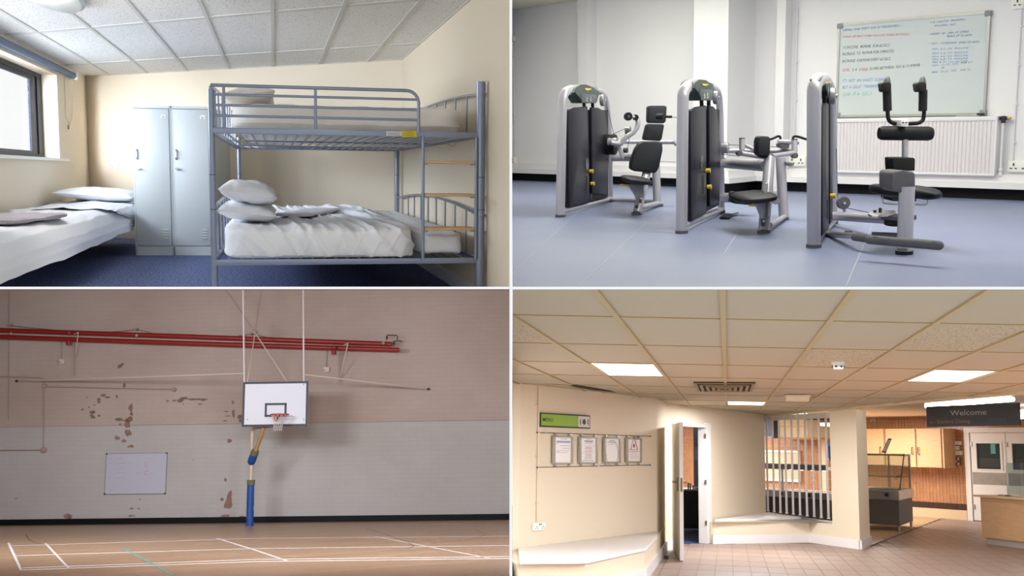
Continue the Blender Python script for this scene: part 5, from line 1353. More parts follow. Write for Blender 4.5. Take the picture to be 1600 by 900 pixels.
# door frame and door
fr_ = MB()
def archi(mb, u0, u1, v0, v1, o=.05, d=.16):
    a = [w2(u0, 800), w2(u1, 800)]; z1 = w2(u0, v0).z; z0 = max(0, w2(u0, v1).z)
    mb.prism([q(a[0], z0) + n2_ * o, q(a[1], z0) + n2_ * o, q(a[1], z1) + n2_ * o, q(a[0], z1) + n2_ * o], -n2_ * d)
archi(fr_, 1101, 1108, 661, 860); archi(fr_, 1050.5, 1055, 661, 870); archi(fr_, 1055, 1101, 660, 665)
df = struct(R, fr_, 'door_1', m_wht)
for z in (.35, 1.05, 1.85): struct(R, MB().box(q(w2(1101, 760), z) + n2_ * .02, (.03, .05, .08)), 'strike_plate', mat('bronze', '#6f5b45', .4, metal=.6), parent=df)
hg, fe = R.z(1056.5, 861.5), R.z(1068.5, 877.5); hz = 1.995
dv = (fe - hg); dv.normalize(); dn = V(dv.y, -dv.x, 0)
t = thing(R, 'open_door', 'open cream door with bronze lever handles left of the hatch', 'door', (hg.x, hg.y, 0))
part(MB().prism([q(hg, .012), q(fe, .012), q(fe, hz), q(hg, hz)], dn * .055), 'door_leaf', mat('cream gloss door', '#e8dfca', .4), t)
part(MB().prism([q(fe, .012), q(fe + dn * .055, .012), q(fe + dn * .055, hz), q(fe, hz)], dv * .004), 'edge_strip', m_wht, t)
zh = D(1066, 758, R.dfl(1068, 877)).z; m_br = mat('bronze lever', '#77604a', .35, metal=.6)
hp = fe - dv * .28
for s, nm in ((-1, 'inner'), (1, 'outer')):
    b = hp + (dn * .055 if s > 0 else V(0, 0, 0))
    pl = part(MB().prism([q(b - dv * .06, zh - .1), q(b + dv * .06, zh - .1), q(b + dv * .06, zh + .1), q(b - dv * .06, zh + .1)], dn * (.012 * s)), 'handle_plate', m_br, t)
    part(MB().tube([q(b, zh + .03), q(b + dn * (.06 * s), zh + .03), q(b + dn * (.065 * s) - dv * .3, zh + .03)], .012, 8), 'lever', m_br, pl)
part(MB().prism([q(fe + dn * .014, zh - .1), q(fe + dn * .042, zh - .1), q(fe + dn * .042, zh + .1), q(fe + dn * .014, zh + .1)], dv * .008), 'lock_plate', m_br, t)
for z in (.3, 1.0, 1.75): part(MB().cyl(q(hg - dn * .01, z - .05), q(hg - dn * .01, z + .05), .014, 8), 'hinge', m_br, t)
p = R.z(1041, 873.5); solo(R, MB().lathe([(.03, 0), (.032, .03), (.02, .05), (.004, .052)], (p.x, p.y, 0), 12), 'door_stop', m_dark, 'small black door stop on the tiled floor by the open door', 'door stop', (p.x, p.y, 0))

# ---- ceiling
struct(R, MB().prism([(-8, 4.0, Zb + .04), (14, 4.0, Zb + .04), (14, 27, Zb + .04), (-8, 27, Zb + .04)], (0, 0, .1)), 'ceiling_canteen', m_cg) if False else None
xg1, xg3 = cl_(931, 452.5).x, cl_(1332.5, 452.5).x; sx_ = (xg3 - xg1) / 2; x2_ = (xg1 + xg3) / 2
SK = .214
rows = [cl_(1133, v) for v in (498.5, 540.7, 568.8, 589, 603.3, 615.3, 625.5, 634)]
ry = [p.y - SK * p.x for p in rows]; st_ = (ry[-1] - ry[0]) / 7
ry = [ry[0] + st_ * k for k in range(-2, 13)]
xs = [x2_ + sx_ * k for k in range(-7, 11)]
ea, eb, ec = cl_(1194, 648), cl_(1300, 638.3), cl_(1640, 607)       # edge of the tiled ceiling
de = (ec - eb).normalized(); ne = V(-de.y, de.x, 0)
de1 = (eb - ea).normalized(); ne1 = V(-de1.y, de1.x, 0)
wn1 = V(-(P2 - P1).y, (P2 - P1).x, 0).normalized(); wn2 = -n2_
Mi = R.M.inverted()
base_planes = list(R.planes)
def pieces_clip(mb, nm, m, parent, extra=True):
    pls = [(Mi @ V(*c), Mi.to_3x3() @ V(*n)) for c, n in base_planes]
    if extra and extra is not True: pls += [(P3, wn2)]
    me = mb.mesh(nm, None, 0, pls)
    if len(me.polygons) == 0: bpy.data.meshes.remove(me); return None
    me.materials.append(m); o = bpy.data.objects.new(nm, me); COL.objects.link(o)
    if parent is None: o.matrix_world = R.M.copy(); o['kind'] = 'structure'
    else: o.parent = parent
    return o
def beyond(p):        # past the edge beam, over the servery
    return (p - eb).dot(ne) > 0.02 and (p - ea).dot(ne1) > 0.02
back = MB().prism([(-6, 4.5, Zb + .045), (11, 4.5, Zb + .045), V(ec.x, ec.y, Zb + .045), V(eb.x, eb.y, Zb + .045), V(ea.x, ea.y, Zb + .045), (-6, ea.y, Zb + .045)], (0, 0, .08))
ce = pieces_clip(back, 'ceiling_canteen', m_cg, None)
def cellpts(i, j, g=.012, gy=.03):
    a, b = xs[i] + g, xs[i + 1] - g; c, d = ry[j] + gy, ry[j + 1] - gy
    return [V(a, c + SK * a, Zb), V(b, c + SK * b, Zb), V(b, d + SK * b, Zb), V(a, d + SK * a, Zb)]
def cellof(u, v):
    p = cl_(u, v); i = int((p.x - xs[0]) // sx_); j = max(k for k in range(len(ry)) if ry[k] <= p.y - SK * p.x); return i, j
lights = [cellof(980, 577), cellof(1470, 585), cellof(1165, 628)]
pitted = [cellof(830, 512), cellof(1315, 560), cellof(1560, 532)]
def clip_edge(pts):
    # cut a tile at the edge beam
    bm = bmesh.new(); vs_ = [bm.verts.new(p) for p in pts]; bm.faces.new(vs_)
    c = sum(pts, V(0, 0, 0)) / 4
    co, no = (eb, ne) if c.x > eb.x else (ea, ne1)
    bmesh.ops.bisect_plane(bm, geom=bm.verts[:] + bm.edges[:] + bm.faces[:], plane_co=co, plane_no=no, clear_outer=True)
    r = [v.co.copy() for f in bm.faces for v in f.verts]; bm.free(); return r
for i in range(len(xs) - 1):
    for j in range(len(ry) - 1):
        pts = cellpts(i, j)
        if (i, j) in lights: continue
        c = sum(pts, V(0, 0, 0)) / 4
        w_ = R.M @ c; u_ = 800 + FPX * w_.x / w_.y; v_ = 450 - FPX * w_.z / w_.y
        if u_ < 700 or u_ > 2500 or v_ < 200: continue
        pp2 = clip_edge(pts)
        if len(pp2) < 3: continue
        pieces_clip(MB().prism(pp2, (0, 0, .02)), 'ceiling_tile', m_ct2 if (i, j) in pitted else m_ct, ce, 2 if c.x > P3.x else True)
gb = MB()
for x in xs[1:-1]: gb.prism([V(x - .016, 4.6 + SK * x, Zb - .012), V(x + .016, 4.6 + SK * x, Zb - .012), V(x + .016, 30, Zb - .012), V(x - .016, 30, Zb - .012)], (0, 0, .04))
for y in ry: gb.prism([V(-6, y - .03 + SK * -6, Zb - .006), V(10, y - .03 + SK * 10, Zb - .006), V(10, y + .03 + SK * 10, Zb - .006), V(-6, y + .03 + SK * -6, Zb - .006)], (0, 0, .02))
# trim the grid at the edge of the tiled ceiling
me_p = [(eb, ne)]
def grid_clip(mb):
    pls = [(Mi @ V(*c), Mi.to_3x3() @ V(*n)) for c, n in base_planes] + [(eb, ne)]
    me = mb.mesh('ceiling_grid', None, 0, pls); me.materials.append(m_cg); o = bpy.data.objects.new('ceiling_grid', me); COL.objects.link(o); o.parent = ce
grid_clip(gb)
m_panel = emat('lit diffuser', '#fff8ea', 3.2)
for k, ((i, j), lab) in enumerate(zip(lights, ('bright square ceiling light nearest the menu wall', 'bright square ceiling light nearest the welcome sign', 'small bright ceiling light in front of the hatch'))):
    pts = cellpts(i, j, .03, .08); c = sum(pts, V(0, 0, 0)) / 4
    if k == 2: pts = [pts[0], pts[1], pts[1] + (pts[2] - pts[1]) * .75, pts[0] + (pts[3] - pts[0]) * .75]
    t = thing(R, 'ceiling_light', lab, 'ceiling light', (c.x, c.y, Zb), 0, 'square panel lights')
    part(MB().prism(pts, (0, 0, .02)), 'diffuser', m_panel, t)
    o_ = cellpts(i, j, .006, .02)
    for a in range(4):
        b = (a + 1) % 4; part(MB().prism([o_[a], o_[b], pts[b] if k < 2 else o_[b] * .97 + c * .03, pts[a] if k < 2 else o_[a] * .97 + c * .03], (0, 0, .012)), 'frame', mat('light trim', '#c9bda0', .5), t)
    area(R, 'panel_glow', (c.x, c.y, Zb - .03), (0, 0, -1), sx_ * .9, st_ * .85, (58, 150, 130)[k], '#fbfaff')
# vent
vpts = [R.z(u, v, Zb - .005) for u, v in ((1083.5, 597), (1180, 597.5), (1175, 610.5), (1090, 610))]
c = sum(vpts, V(0, 0, 0)) / 4
t = thing(R, 'ceiling_vent', 'square slatted brown ceiling vent between the ceiling lights', 'vent', (c.x, c.y, Zb))
m_vent = mat('tan vent metal', '#75613f', .5); m_vd = mat('vent dark', '#2e261c', .8)
part(MB().prism([p + V(0, 0, -.006) for p in vpts], (0, 0, .012)), 'vent_back', m_vd, t)
def ring(f0, f1, dz, nm, m):
    for a in range(4):
        b = (a + 1) % 4
        A, B = c + (vpts[a] - c) * f1, c + (vpts[b] - c) * f1; A2, B2 = c + (vpts[a] - c) * f0, c + (vpts[b] - c) * f0
        part(MB().prism([V(A.x, A.y, Zb - .02 + dz), V(B.x, B.y, Zb - .02 + dz), V(B2.x, B2.y, Zb - .02 + dz), V(A2.x, A2.y, Zb - .02 + dz)], (0, 0, .008)), nm, m, t)
ring(.9, 1.0, 0, 'vent_frame', m_vent)
for k, f in enumerate((.72, .52, .33, .15)): ring(f, f + .10, -.012 - .002 * k, 'vent_slat', m_vent)
# smoke detector and emergency light
p = cl_(1309.5, 565)
t = thing(R, 'smoke_detector', 'white smoke detector on the pitted ceiling tile', 'smoke detector', (p.x, p.y, Zb))
part(MB().lathe([(.058, 0), (.058, -.02), (.05, -.025)], (0, 0, 0), 20), 'base', m_wht, t, local=True)
part(MB().lathe([(.045, -.024), (.045, -.05), (.036, -.065), (.01, -.068)], (0, 0, 0), 20), 'sensor_head', m_wht, t, local=True)
for k in range(6): a = k * pi / 3; part(MB().box((.044 * cos(a), .044 * sin(a), -.045), (.014, .014, .016)), 'sensor_slot', m_dark, t, local=True)
p0_, p1_ = cl_(1226, 617), cl_(1264, 618)
t = thing(R, 'emergency_light', 'slim white emergency light box on the ceiling before the hatch', 'light', ((p0_.x + p1_.x) / 2, p0_.y, Zb))
part(MB().bx(p0_.x, p1_.x, p0_.y - .2, p0_.y + .1, Zb - .03, Zb - .008), 'housing', mat('light box', '#d8ccb2', .5), t); part(MB().bx(p0_.x + .02, p1_.x - .02, p0_.y - .18, p0_.y + .08, Zb - .085, Zb - .03), 'diffuser', mat('frosted box', '#e2d6bd', .3), t)
# gap above the menu wall
g0, g1, g2, g3 = [R.z(u, v, Zb - .014) for u, v in ((889, 603), (899, 602.3), (962, 613.2), (925, 609.8))]
pieces_clip(MB().prism([g0, g1, g2, g3], (0, 0, .006)), 'tile_gap', mat('dark ceiling void', '#22261f', .9), ce, False)
# edge beam over the column line
bmz = MB()
for a, b, n in ((ea, eb, ne1), (eb, ec, ne)): bmz.prism([V(a.x, a.y, Zb - .03), V(b.x, b.y, Zb - .03), V(b.x, b.y, Zb + .3), V(a.x, a.y, Zb + .3)], n * .12)
struct(R, bmz, 'trim_8', mat('beam paint', '#cdbf9f', .8))

# ---- floor
fb = struct(R, MB().bx(-6, 16, 8, 34, -.06, -.006), 'floor_canteen', m_grout)
tw, tl = .235, .70
sA, sB = R.z(1360, 853), R.z(1470, 810.5); sd = (sB - sA).normalized(); sn = V(-sd.y, sd.x, 0)     # edge of the servery floor
kit = MB(); kit.prism([V(sA.x, sA.y, -.006), V(sB.x + sd.x * 8, sB.y + sd.y * 8, -.006), V(sB.x - 12, sB.y + 14, -.006), V(F6.x - 6, F6.y + 2.5, -.006), V(F6.x, F6.y + .3, -.006)], (0, 0, .005))
struct(R, kit, 'servery_floor', mat('servery vinyl tile', '#bb9d7a', .4, var=.06, vscale=2), parent=fb)
kg = MB(); kg.prism([sA + V(0, 0, -.001) - sn * .02, sB + V(0, 0, -.001) - sn * .02, sB + V(0, 0, -.001) + sn * .02, sA + V(0, 0, -.001) + sn * .02], (0, 0, .003)); struct(R, kg, 'floor_joint', mat('dark joint', '#4a3d33', .7), parent=fb)
mesh_t = MB().prism([(.004, .010, -.006), (tw - .004, .010, -.006), (tw - .004, tl - .010, -.006), (.004, tl - .010, -.006)], (0, 0, .006)).mesh('floor_tile', None, 0); mesh_t.materials.append(m_ftile)
cnt = []; rest = MB()
for i in range(-14, 46):
    for j in range(0, 32):
        x, y = i * tw + .05, 10.2 + j * tl; cpt = V(x + tw / 2, y + tl / 2, 0)
        if (cpt - sA).dot(sn) > -.02 and (cpt - sA).dot(sd) > -.2: continue
        if cpt.y > F6.y + .35 and cpt.x < F7.x: continue
        if cpt.x < F6.x - .0 and (cpt - P3).dot(-n2_) > 0.02: continue
        if cpt.x < P3.x - .2 and (cpt - ins[2]).dot(V(-(P3 - ins[2]).y, (P3 - ins[2]).x, 0)) > 0: continue
        w_ = R.M @ cpt; u_ = 800 + FPX * w_.x / w_.y; v_ = 450 - FPX * w_.z / w_.y
        if u_ < 960 or u_ > 1660 or v_ > 935 or w_.z > -.05: continue
        cnt.append((v_, x, y))
cnt.sort(reverse=True)
vis = [c for c in cnt if c[0] < 903][:300]; vs_set = set((c[1], c[2]) for c in vis)
for v_, x, y in vis:
    o = bpy.data.objects.new('floor_tile', mesh_t); COL.objects.link(o); o.parent = fb; o.location = (x, y, random.uniform(-.0008, 0))
for v_, x, y in cnt:
    if (x, y) not in vs_set: rest.prism([(x + .004, y + .01, -.006), (x + tw - .004, y + .01, -.006), (x + tw - .004, y + tl - .01, -.006), (x + .004, y + tl - .01, -.006)], (0, 0, .006))
struct(R, rest, 'floor_tile_field', m_ftile, parent=fb, kind='stuff', clip=False)

# ---- menu wall: sign, poster frames, cable display, conduit, socket
M1d = V((P2 - P1).x, (P2 - P1).y, 0).normalized(); M1n = V(M1d.y, -M1d.x, 0)
w1_ = lambda u, v, o=0.0: R.pl(u, v, P1 + M1n * o, M1n)
yaw1 = math.atan2(M1d.y, M1d.x)
def on1(pts, o0, o1, mb=None):
    mb = mb or MB(); return mb.prism([w1_(u, v, 0) + M1n * o0 for u, v in pts], M1n * (o1 - o0))
p = w1_(880, 657)
t = thing(R, 'menu_sign', 'green MENU sign with black frame above the notices', 'sign', tuple(p), yaw1)
part(on1([(840.3, 644.3), (919, 649.2), (919, 670), (840.3, 666.8)], 0, .03), 'frame', m_dark, t)
part(on1([(842.3, 646.4), (900, 650), (900, 667), (842.3, 664.6)], .03, .036), 'green_panel', mat('lime green', '#8aae26', .5), t)
part(on1([(900, 650), (917.5, 651.1), (917.5, 668), (900, 667)], .03, .036), 'white_panel', mat('sign white', '#cfc8bd', .5), t)
ccx = w1_(909, 659.3) + M1n * .036; r_ = pxr(4.6, 13)
part(MB().lathe([(r_, 0), (r_, .004), (r_ * .2, .005)], ccx, 20, R=M1n.to_track_quat('Z', 'Y').to_matrix()), 'emblem', m_dark, t, label='black round emblem')
for u in (903.2, 915): part(on1([(u - .7, 655.5), (u + .7, 655.5), (u + .7, 663.8), (u - .7, 663.6)], .036, .038), 'emblem_bar', mat('emblem bar', '#6f6a66', .6), t)
part(text_fit('MENU', w1_(844, 658.2) + M1n * .0365, w1_(860.5, 659) + M1n * .0365, (0, 0, 1), .05, bold=.012), 'lettering', mat('menu letters', '#2e3a12', .6), t, smooth=0)
# conduit and socket
a, b = w1_(838, 601) + M1n * .015, w1_(837.5, 815) + M1n * .015
t = thing(R, 'wall_conduit', 'cream conduit running down the menu wall to a socket', 'conduit', tuple(b), 0)
part(MB().cyl(V(b.x, b.y, a.z), b, .011, 8), 'tube', m_mag, t)
for v in (634, 712, 785): c = w1_(837.7, v) + M1n * .015; part(MB().box(q(c, c.z), (.045, .05, .012)), 'clip', m_mag, t)
c = w1_(839.5, 822.3)
t = thing(R, 'wall_socket', 'white double socket below the menu wall conduit', 'socket', tuple(c), yaw1)
part(MB().rbox((0, -.02, 0), (.26, .04, .09), .008), 'plate', m_sock, t, local=True)
for sx in (-.07, .07): part(MB().box((sx, -.041, .0), (.01, .004, .016)).box((sx - .025, -.041, -.022), (.014, .004, .008)).box((sx + .025, -.041, -.022), (.014, .004, .008)), 'pin_slot', m_dark, t, local=True)
for sx in (-.012, .02): part(MB().rbox((sx, -.043, .026), (.018, .008, .018), .003), 'switch', mat('teal switch', '#2c6f80', .4), t, local=True)
# picture wires
t = thing(R, 'display_wire', 'upper thin steel picture wire above the framed notices', 'wire', tuple(w1_(930, 678)), yaw1)
part(MB().cyl(w1_(837.5, 675.8) + M1n * .008, w1_(1014, 681.6) + M1n * .008, .004, 6), 'cable', m_drk, t)
for u, v in ((837.5, 675.8), (850.5, 676.5), (933, 679), (1002, 681.2), (1014, 681.6)): c = w1_(u, v) + M1n * .02; part(MB().sphere(c, .011, 8, 6), 'wire_stud', m_chrome if 840 < u < 1010 else m_drk, t)
t = thing(R, 'display_wire', 'lower thin steel picture wire below the framed notices', 'wire', tuple(w1_(930, 729)), yaw1)
part(MB().cyl(w1_(837.5, 730.2) + M1n * .008, w1_(1014, 726.4) + M1n * .008, .004, 6), 'cable', m_drk, t)
for u, v in ((837.5, 730.2), (850.5, 729.8), (933, 728), (1002, 726.6), (1014, 726.4)): c = w1_(u, v) + M1n * .02; part(MB().sphere(c, .011, 8, 6), 'wire_stud', m_chrome if 840 < u < 1010 else m_drk, t)
part(MB().cyl(w1_(1005, 726.8) + M1n * .032, w1_(1011, 726.6) + M1n * .032, .007, 6), 'blue_sleeve', mat('blue sleeve', '#3d86a8', .5), t)
m_pf = mat('silver snap frame', '#a9a599', .4, metal=.2); m_paper = mat('white paper', '#f3f1ef', .7)
inkm = {'k': mat('black print', '#45413f', .7), 'b': mat('blue print', '#6d8fd0', .7), 'r': mat('red print', '#d0655c', .7), 'v': mat('pale violet band', '#a9add6', .7)}
def poster(u0, v0, u1, v1, label, draw):
    """frame corners: left top, right top interpolated along the wall"""
    a, b = w1_(u0, v0), w1_(u1, v0); z1, z0 = w1_((u0 + u1) / 2, v0).z, w1_((u0 + u1) / 2, v1).z
    L = (V(b.x - a.x, b.y - a.y, 0)).length; H_ = z1 - z0
    t = thing(R, 'poster_frame', label, 'poster frame', (a.x, a.y, z0), yaw1, 'framed notices on the wire display')
    f = .085 * L + .012; fz = .055 * H_
    for x0, x1, y0, y1 in ((0, L, 0, fz), (0, L, H_ - fz, H_), (0, f, fz, H_ - fz), (L - f, L, fz, H_ - fz)):
        part(MB().rbox(((x0 + x1) / 2, -.03, (y0 + y1) / 2), (x1 - x0, .03, y1 - y0), .006), 'frame', m_pf, t, local=True)
    part(MB().bx(f, L - f, -.032, -.022, fz, H_ - fz), 'sheet', m_paper, t, local=True)
    for x in (L * .15, L * .85):
        for z in (-.015, H_ + .015): part(MB().rbox((x, -.026, z), (.03, .022, .035), .005), 'clip', m_chrome, t, local=True)
    def bar(fx0, fx1, fz0, h, c):
        x0 = f + (L - 2 * f) * fx0; x1 = f + (L - 2 * f) * fx1; zz = H_ - fz - (H_ - 2 * fz) * fz0
        part(MB().bx(x0, x1, -.034, -.0325, zz - h * H_, zz), 'printed_line', inkm[c], t, local=True)
    draw(bar, t, L, H_, f, fz)
def d1_(bar, t, L, H_, f, fz):
    bar(.35, .75, .05, .012, 'k'); bar(.08, .95, .13, .06, 'v'); bar(.15, .9, .155, .008, 'b'); bar(.08, .93, .20, .008, 'b'); bar(.08, .16, .25, .008, 'k'); bar(.3, .93, .32, .008, 'k'); bar(.08, .9, .52, .009, 'b'); bar(.08, .25, .55, .009, 'b'); bar(.08, .8, .60, .009, 'r'); bar(.45, .93, .42, .007, 'k')
def d2_(bar, t, L, H_, f, fz):
    bar(.35, .65, .02, .012, 'k'); bar(.2, .85, .10, .025, 'k'); bar(.3, .75, .15, .015, 'k'); bar(.2, .8, .21, .01, 'r'); bar(.1, .9, .32, .004, 'k')
    for z, c in ((.37, 'k'), (.41, 'k'), (.46, 'r'), (.52, 'k'), (.56, 'r'), (.65, 'k'), (.70, 'k'), (.75, 'k'), (.80, 'r'), (.85, 'k')): bar(.2 if c == 'r' else .28, .8 if c == 'r' else .72, z, .010, c)
    bar(.1, .9, .61, .004, 'k'); bar(.1, .9, .93, .012, 'k')
def d3_(bar, t, L, H_, f, fz):
    bar(.3, .7, .06, .018, 'k'); bar(.15, .8, .13, .02, 'k'); bar(.2, .65, .23, .01, 'k')
    cx, cz = L * .5, fz + (H_ - 2 * fz) * .36; r = L * .36
    part(MB().tube([(cx + r * cos(a * pi / 12), -.034, cz + r * sin(a * pi / 12)) for a in range(-12, 5)], .0025, 4), 'printed_ring', inkm['k'], t, local=True)
def d4_(bar, t, L, H_, f, fz):
    cx, cz = L / 2, fz + (H_ - 2 * fz) * .76; r = L * .26
    pts = [(cx + r * cos(radians(a)), -.034, cz + r * sin(radians(a)) - .01) for a in (90, 210, 330)]
    part(MB().tube(pts, .008, 5, closed=True), 'warning_triangle', mat('warning red', '#cf4a40', .6), t, local=True)
    part(MB().lathe([(r * .16, 0), (r * .16, .002), (.002, .003)], (cx, -.0335, cz - .015), 14, R=Matrix.Rotation(radians(90), 3, 'X')), 'germ_symbol', inkm['k'], t, local=True)
    for k in range(9): a = 2 * pi * k / 9; part(MB().cyl((cx + r * .14 * cos(a), -.034, cz - .015 + r * .14 * sin(a)), (cx + r * .28 * cos(a), -.034, cz - .015 + r * .28 * sin(a)), .002, 4), 'germ_spike', inkm['k'], t, local=True)
    bar(.08, .95, .54, .014, 'k'); bar(.2, .8, .61, .008, 'r'); bar(.1, .9, .67, .008, 'r'); bar(.1, .9, .75, .008, 'b'); bar(.1, .9, .82, .008, 'r'); bar(.15, .85, .88, .008, 'r')
poster(860.5, 681.3, 892, 725, 'framed notice with a pale violet band, leftmost on the wire display', d1_)
poster(901.5, 682.6, 930.5, 724.2, 'framed notice of centred menu text, second on the wire display', d2_)
poster(940, 683.8, 966.2, 723.4, 'framed notice with a thin curved ring, third on the wire display', d3_)
poster(975, 684.6, 999.2, 722.6, 'framed notice with a red warning triangle, rightmost on the wire display', d4_)

# ---- hatch bars
bs = [(1200, 799), (1209.7, 800.2), (1219.5, 801.3), (1229.3, 802.6), (1239.5, 804), (1250.3, 805.3), (1261.3, 806.7), (1272.3, 808), (1283.3, 809.5), (1294.7, 811)]
for k, (u, v) in enumerate(bs):
    b = R.z(u, v, ZL); 
    if k == 0:
        t = thing(R, 'hatch_bar', 'first white hatch bar, next to the door wall', 'bar', (b.x, b.y, ZL), 0, 'white hatch bars'); bar0 = t
        part(MB().rbox((0, 0, (Zb - ZL) / 2), (.042, .042, Zb - ZL), .006), 'bar', m_wht, t, local=True); part(MB().rbox((0, 0, .008), (.06, .06, .016), .004), 'bar_foot', m_wht, t, local=True)
    else: dup(bar0, R, (b.x, b.y, ZL), 0, ('', 'second', 'third', 'fourth', 'fifth', 'sixth', 'seventh', 'eighth', 'ninth', 'last')[k] + ' white hatch bar counting from the door wall' + (', next to the column' if k == 9 else ''))
hb_ = R.z(1193, 798, ZL); he = R.z(1303, 812, ZL)
struct(R, MB().prism([V(hb_.x, hb_.y - .04, Zb - .11), V(he.x, he.y - .04, Zb - .11), V(he.x, he.y + .06, Zb - .11), V(hb_.x, hb_.y + .06, Zb - .11)], (0, 0, .1)), 'trim_9', m_wht)

# ---- servery: back wall with brown tiles
S0, S1 = R.z(1428, 806.7), R.z(1512, 813)
sd_ = (S1 - S0).normalized(); sn_ = V(sd_.y, -sd_.x, 0)
if sn_.dot(V(0, 0, 0) - S0) < 0: sn_ = -sn_
sw = lambda u, v, o=0.0: R.pl(u, v, S0 + sn_ * o, sn_)
Sx = lambda s, z, o=0.0: V(S0.x + sd_.x * s + sn_.x * o, S0.y + sd_.y * s + sn_.y * o, z)
sl = (S1 - S0).length; s_l = (sw(1045, 760) - S0).dot(sd_); s_r = sl + 4.2; ZK = 2.62
def swbox(mb, s0, s1, z0, z1, o0, o1): return mb.prism([Sx(s0, z0, o0), Sx(s1, z0, o0), Sx(s1, z1, o0), Sx(s0, z1, o0)], sn_ * (o1 - o0))
sb = struct(R, swbox(MB(), s_l, s_r, 0, ZK + .3, -.15, 0), 'wall_servery', m_bgrout)
tt = MB(); tw2, th_ = .098, .235; z0 = .40
s = s_l
while s < sl - .02:
    z = z0
    while z < ZK - .05:
        swbox(tt, s + .004, min(s + tw2, sl - .01) - .004, z + .004, z + th_ - .004, .001, .012); z += th_
    s += tw2
struct(R, tt, 'wall_tile_field', m_btile, parent=sb, kind='stuff')
bt_ = MB(); s = sl - .135 * 18
while s < sl - .02: swbox(bt_, s + .006, s + .135 - .006, .245, .395, .001, .014); s += .135
struct(R, bt_, 'base_tile_row', m_dbrown, parent=sb, kind='stuff')
struct(R, swbox(MB(), s_l, sl, 0, .24, .001, .016), 'cream_base', mat('cream cove tile', '#d9bf9d', .4), parent=sb)
struct(R, MB().prism([Sx(s_l, ZK, -.1), Sx(s_r, ZK, -.1), V(16, 10, ZK), V(eb.x, eb.y + .2, ZK), V(ea.x - 1.5, ea.y, ZK)], (0, 0, .1)), 'ceiling_servery', mat('servery ceiling', '#e6d3c0', .85))
# double doors
so = lambda u, v=760: (sw(u, v) - S0).dot(sd_)
sz = lambda u, v: sw(u, v).z
d0, d9 = so(1513), so(1645)
fr2 = MB(); zt_ = sz(1540, 676)
swbox(fr2, d0, so(1521), 0, zt_ + .12, .0, .09); swbox(fr2, so(1521), d9, zt_, zt_ + .12, .0, .09)
dd = struct(R, fr2, 'door_2', m_wht)
struct(R, swbox(MB(), sl, s_r, zt_ + .12, ZK + .3, .001, .02), 'over_door_panel', m_btile, parent=dd)
m_ssat = mat('scuffed steel plate', '#96908a', .4, metal=.5, var=.12, vscale=6)
for ua, ub, lab in ((1522.3, 1576.8, 'white swing door with kick plate, nearer the brown tiles'), (1578, 1634, 'white swing door with kick plate, beside the counter screen')):
    a, b = so(ua), so(ub); t = thing(R, 'swing_door', lab, 'door', tuple(Sx((a + b) / 2, 0, .03)), 0, 'servery double doors')
    wz0, wz1 = sz(1550, 733), sz(1550, 693); wa, wb = a + (b - a) * .17, b - (b - a) * .15
    lf = MB(); swbox(lf, a, b, .02, wz0, .02, .07); swbox(lf, a, b, wz1, zt_ - .01, .02, .07); swbox(lf, a, wa, wz0, wz1, .02, .07); swbox(lf, wb, b, wz0, wz1, .02, .07)
    part(lf, 'leaf', m_wht, t)
    for x0, x1, zz0, zz1 in ((wa - .06, wb + .06, wz0 - .03, wz0), (wa - .06, wb + .06, wz1, wz1 + .03), (wa - .06, wa, wz0, wz1), (wb, wb + .06, wz0, wz1)): part(swbox(MB(), x0, x1, zz0, zz1, .07, .085), 'glazing_bead', m_wht, t)
    part(swbox(MB(), wa, wb, wz0, wz1, .035, .042), 'pane', mat('dim kitchen glass', '#27393a', .08, spec=.6), t)
    part(swbox(MB(), a + .02, b - .02, sz(1550, 757.5), sz(1550, 738.5), .07, .076), 'kick_plate', m_ssat, t)
    for z in (.35, 1.9): part(swbox(MB(), a + .004, a + .04, z - .06, z + .06, .07, .09), 'hinge', m_steel2, t)
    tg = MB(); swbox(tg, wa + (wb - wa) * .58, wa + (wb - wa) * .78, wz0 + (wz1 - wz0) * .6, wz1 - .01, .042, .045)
    part(tg, 'teal_reflection', mat('teal reflection tint', '#3f9a92', .4), t)  # reflection in the glass put in as a coloured patch
    part(swbox(MB(), wa + .04, wb - .02, wz0 + .04, wz0 + (wz1 - wz0) * .42, .042, .044), 'dark_equipment', mat('dark equipment', '#0f1213', .4), t)
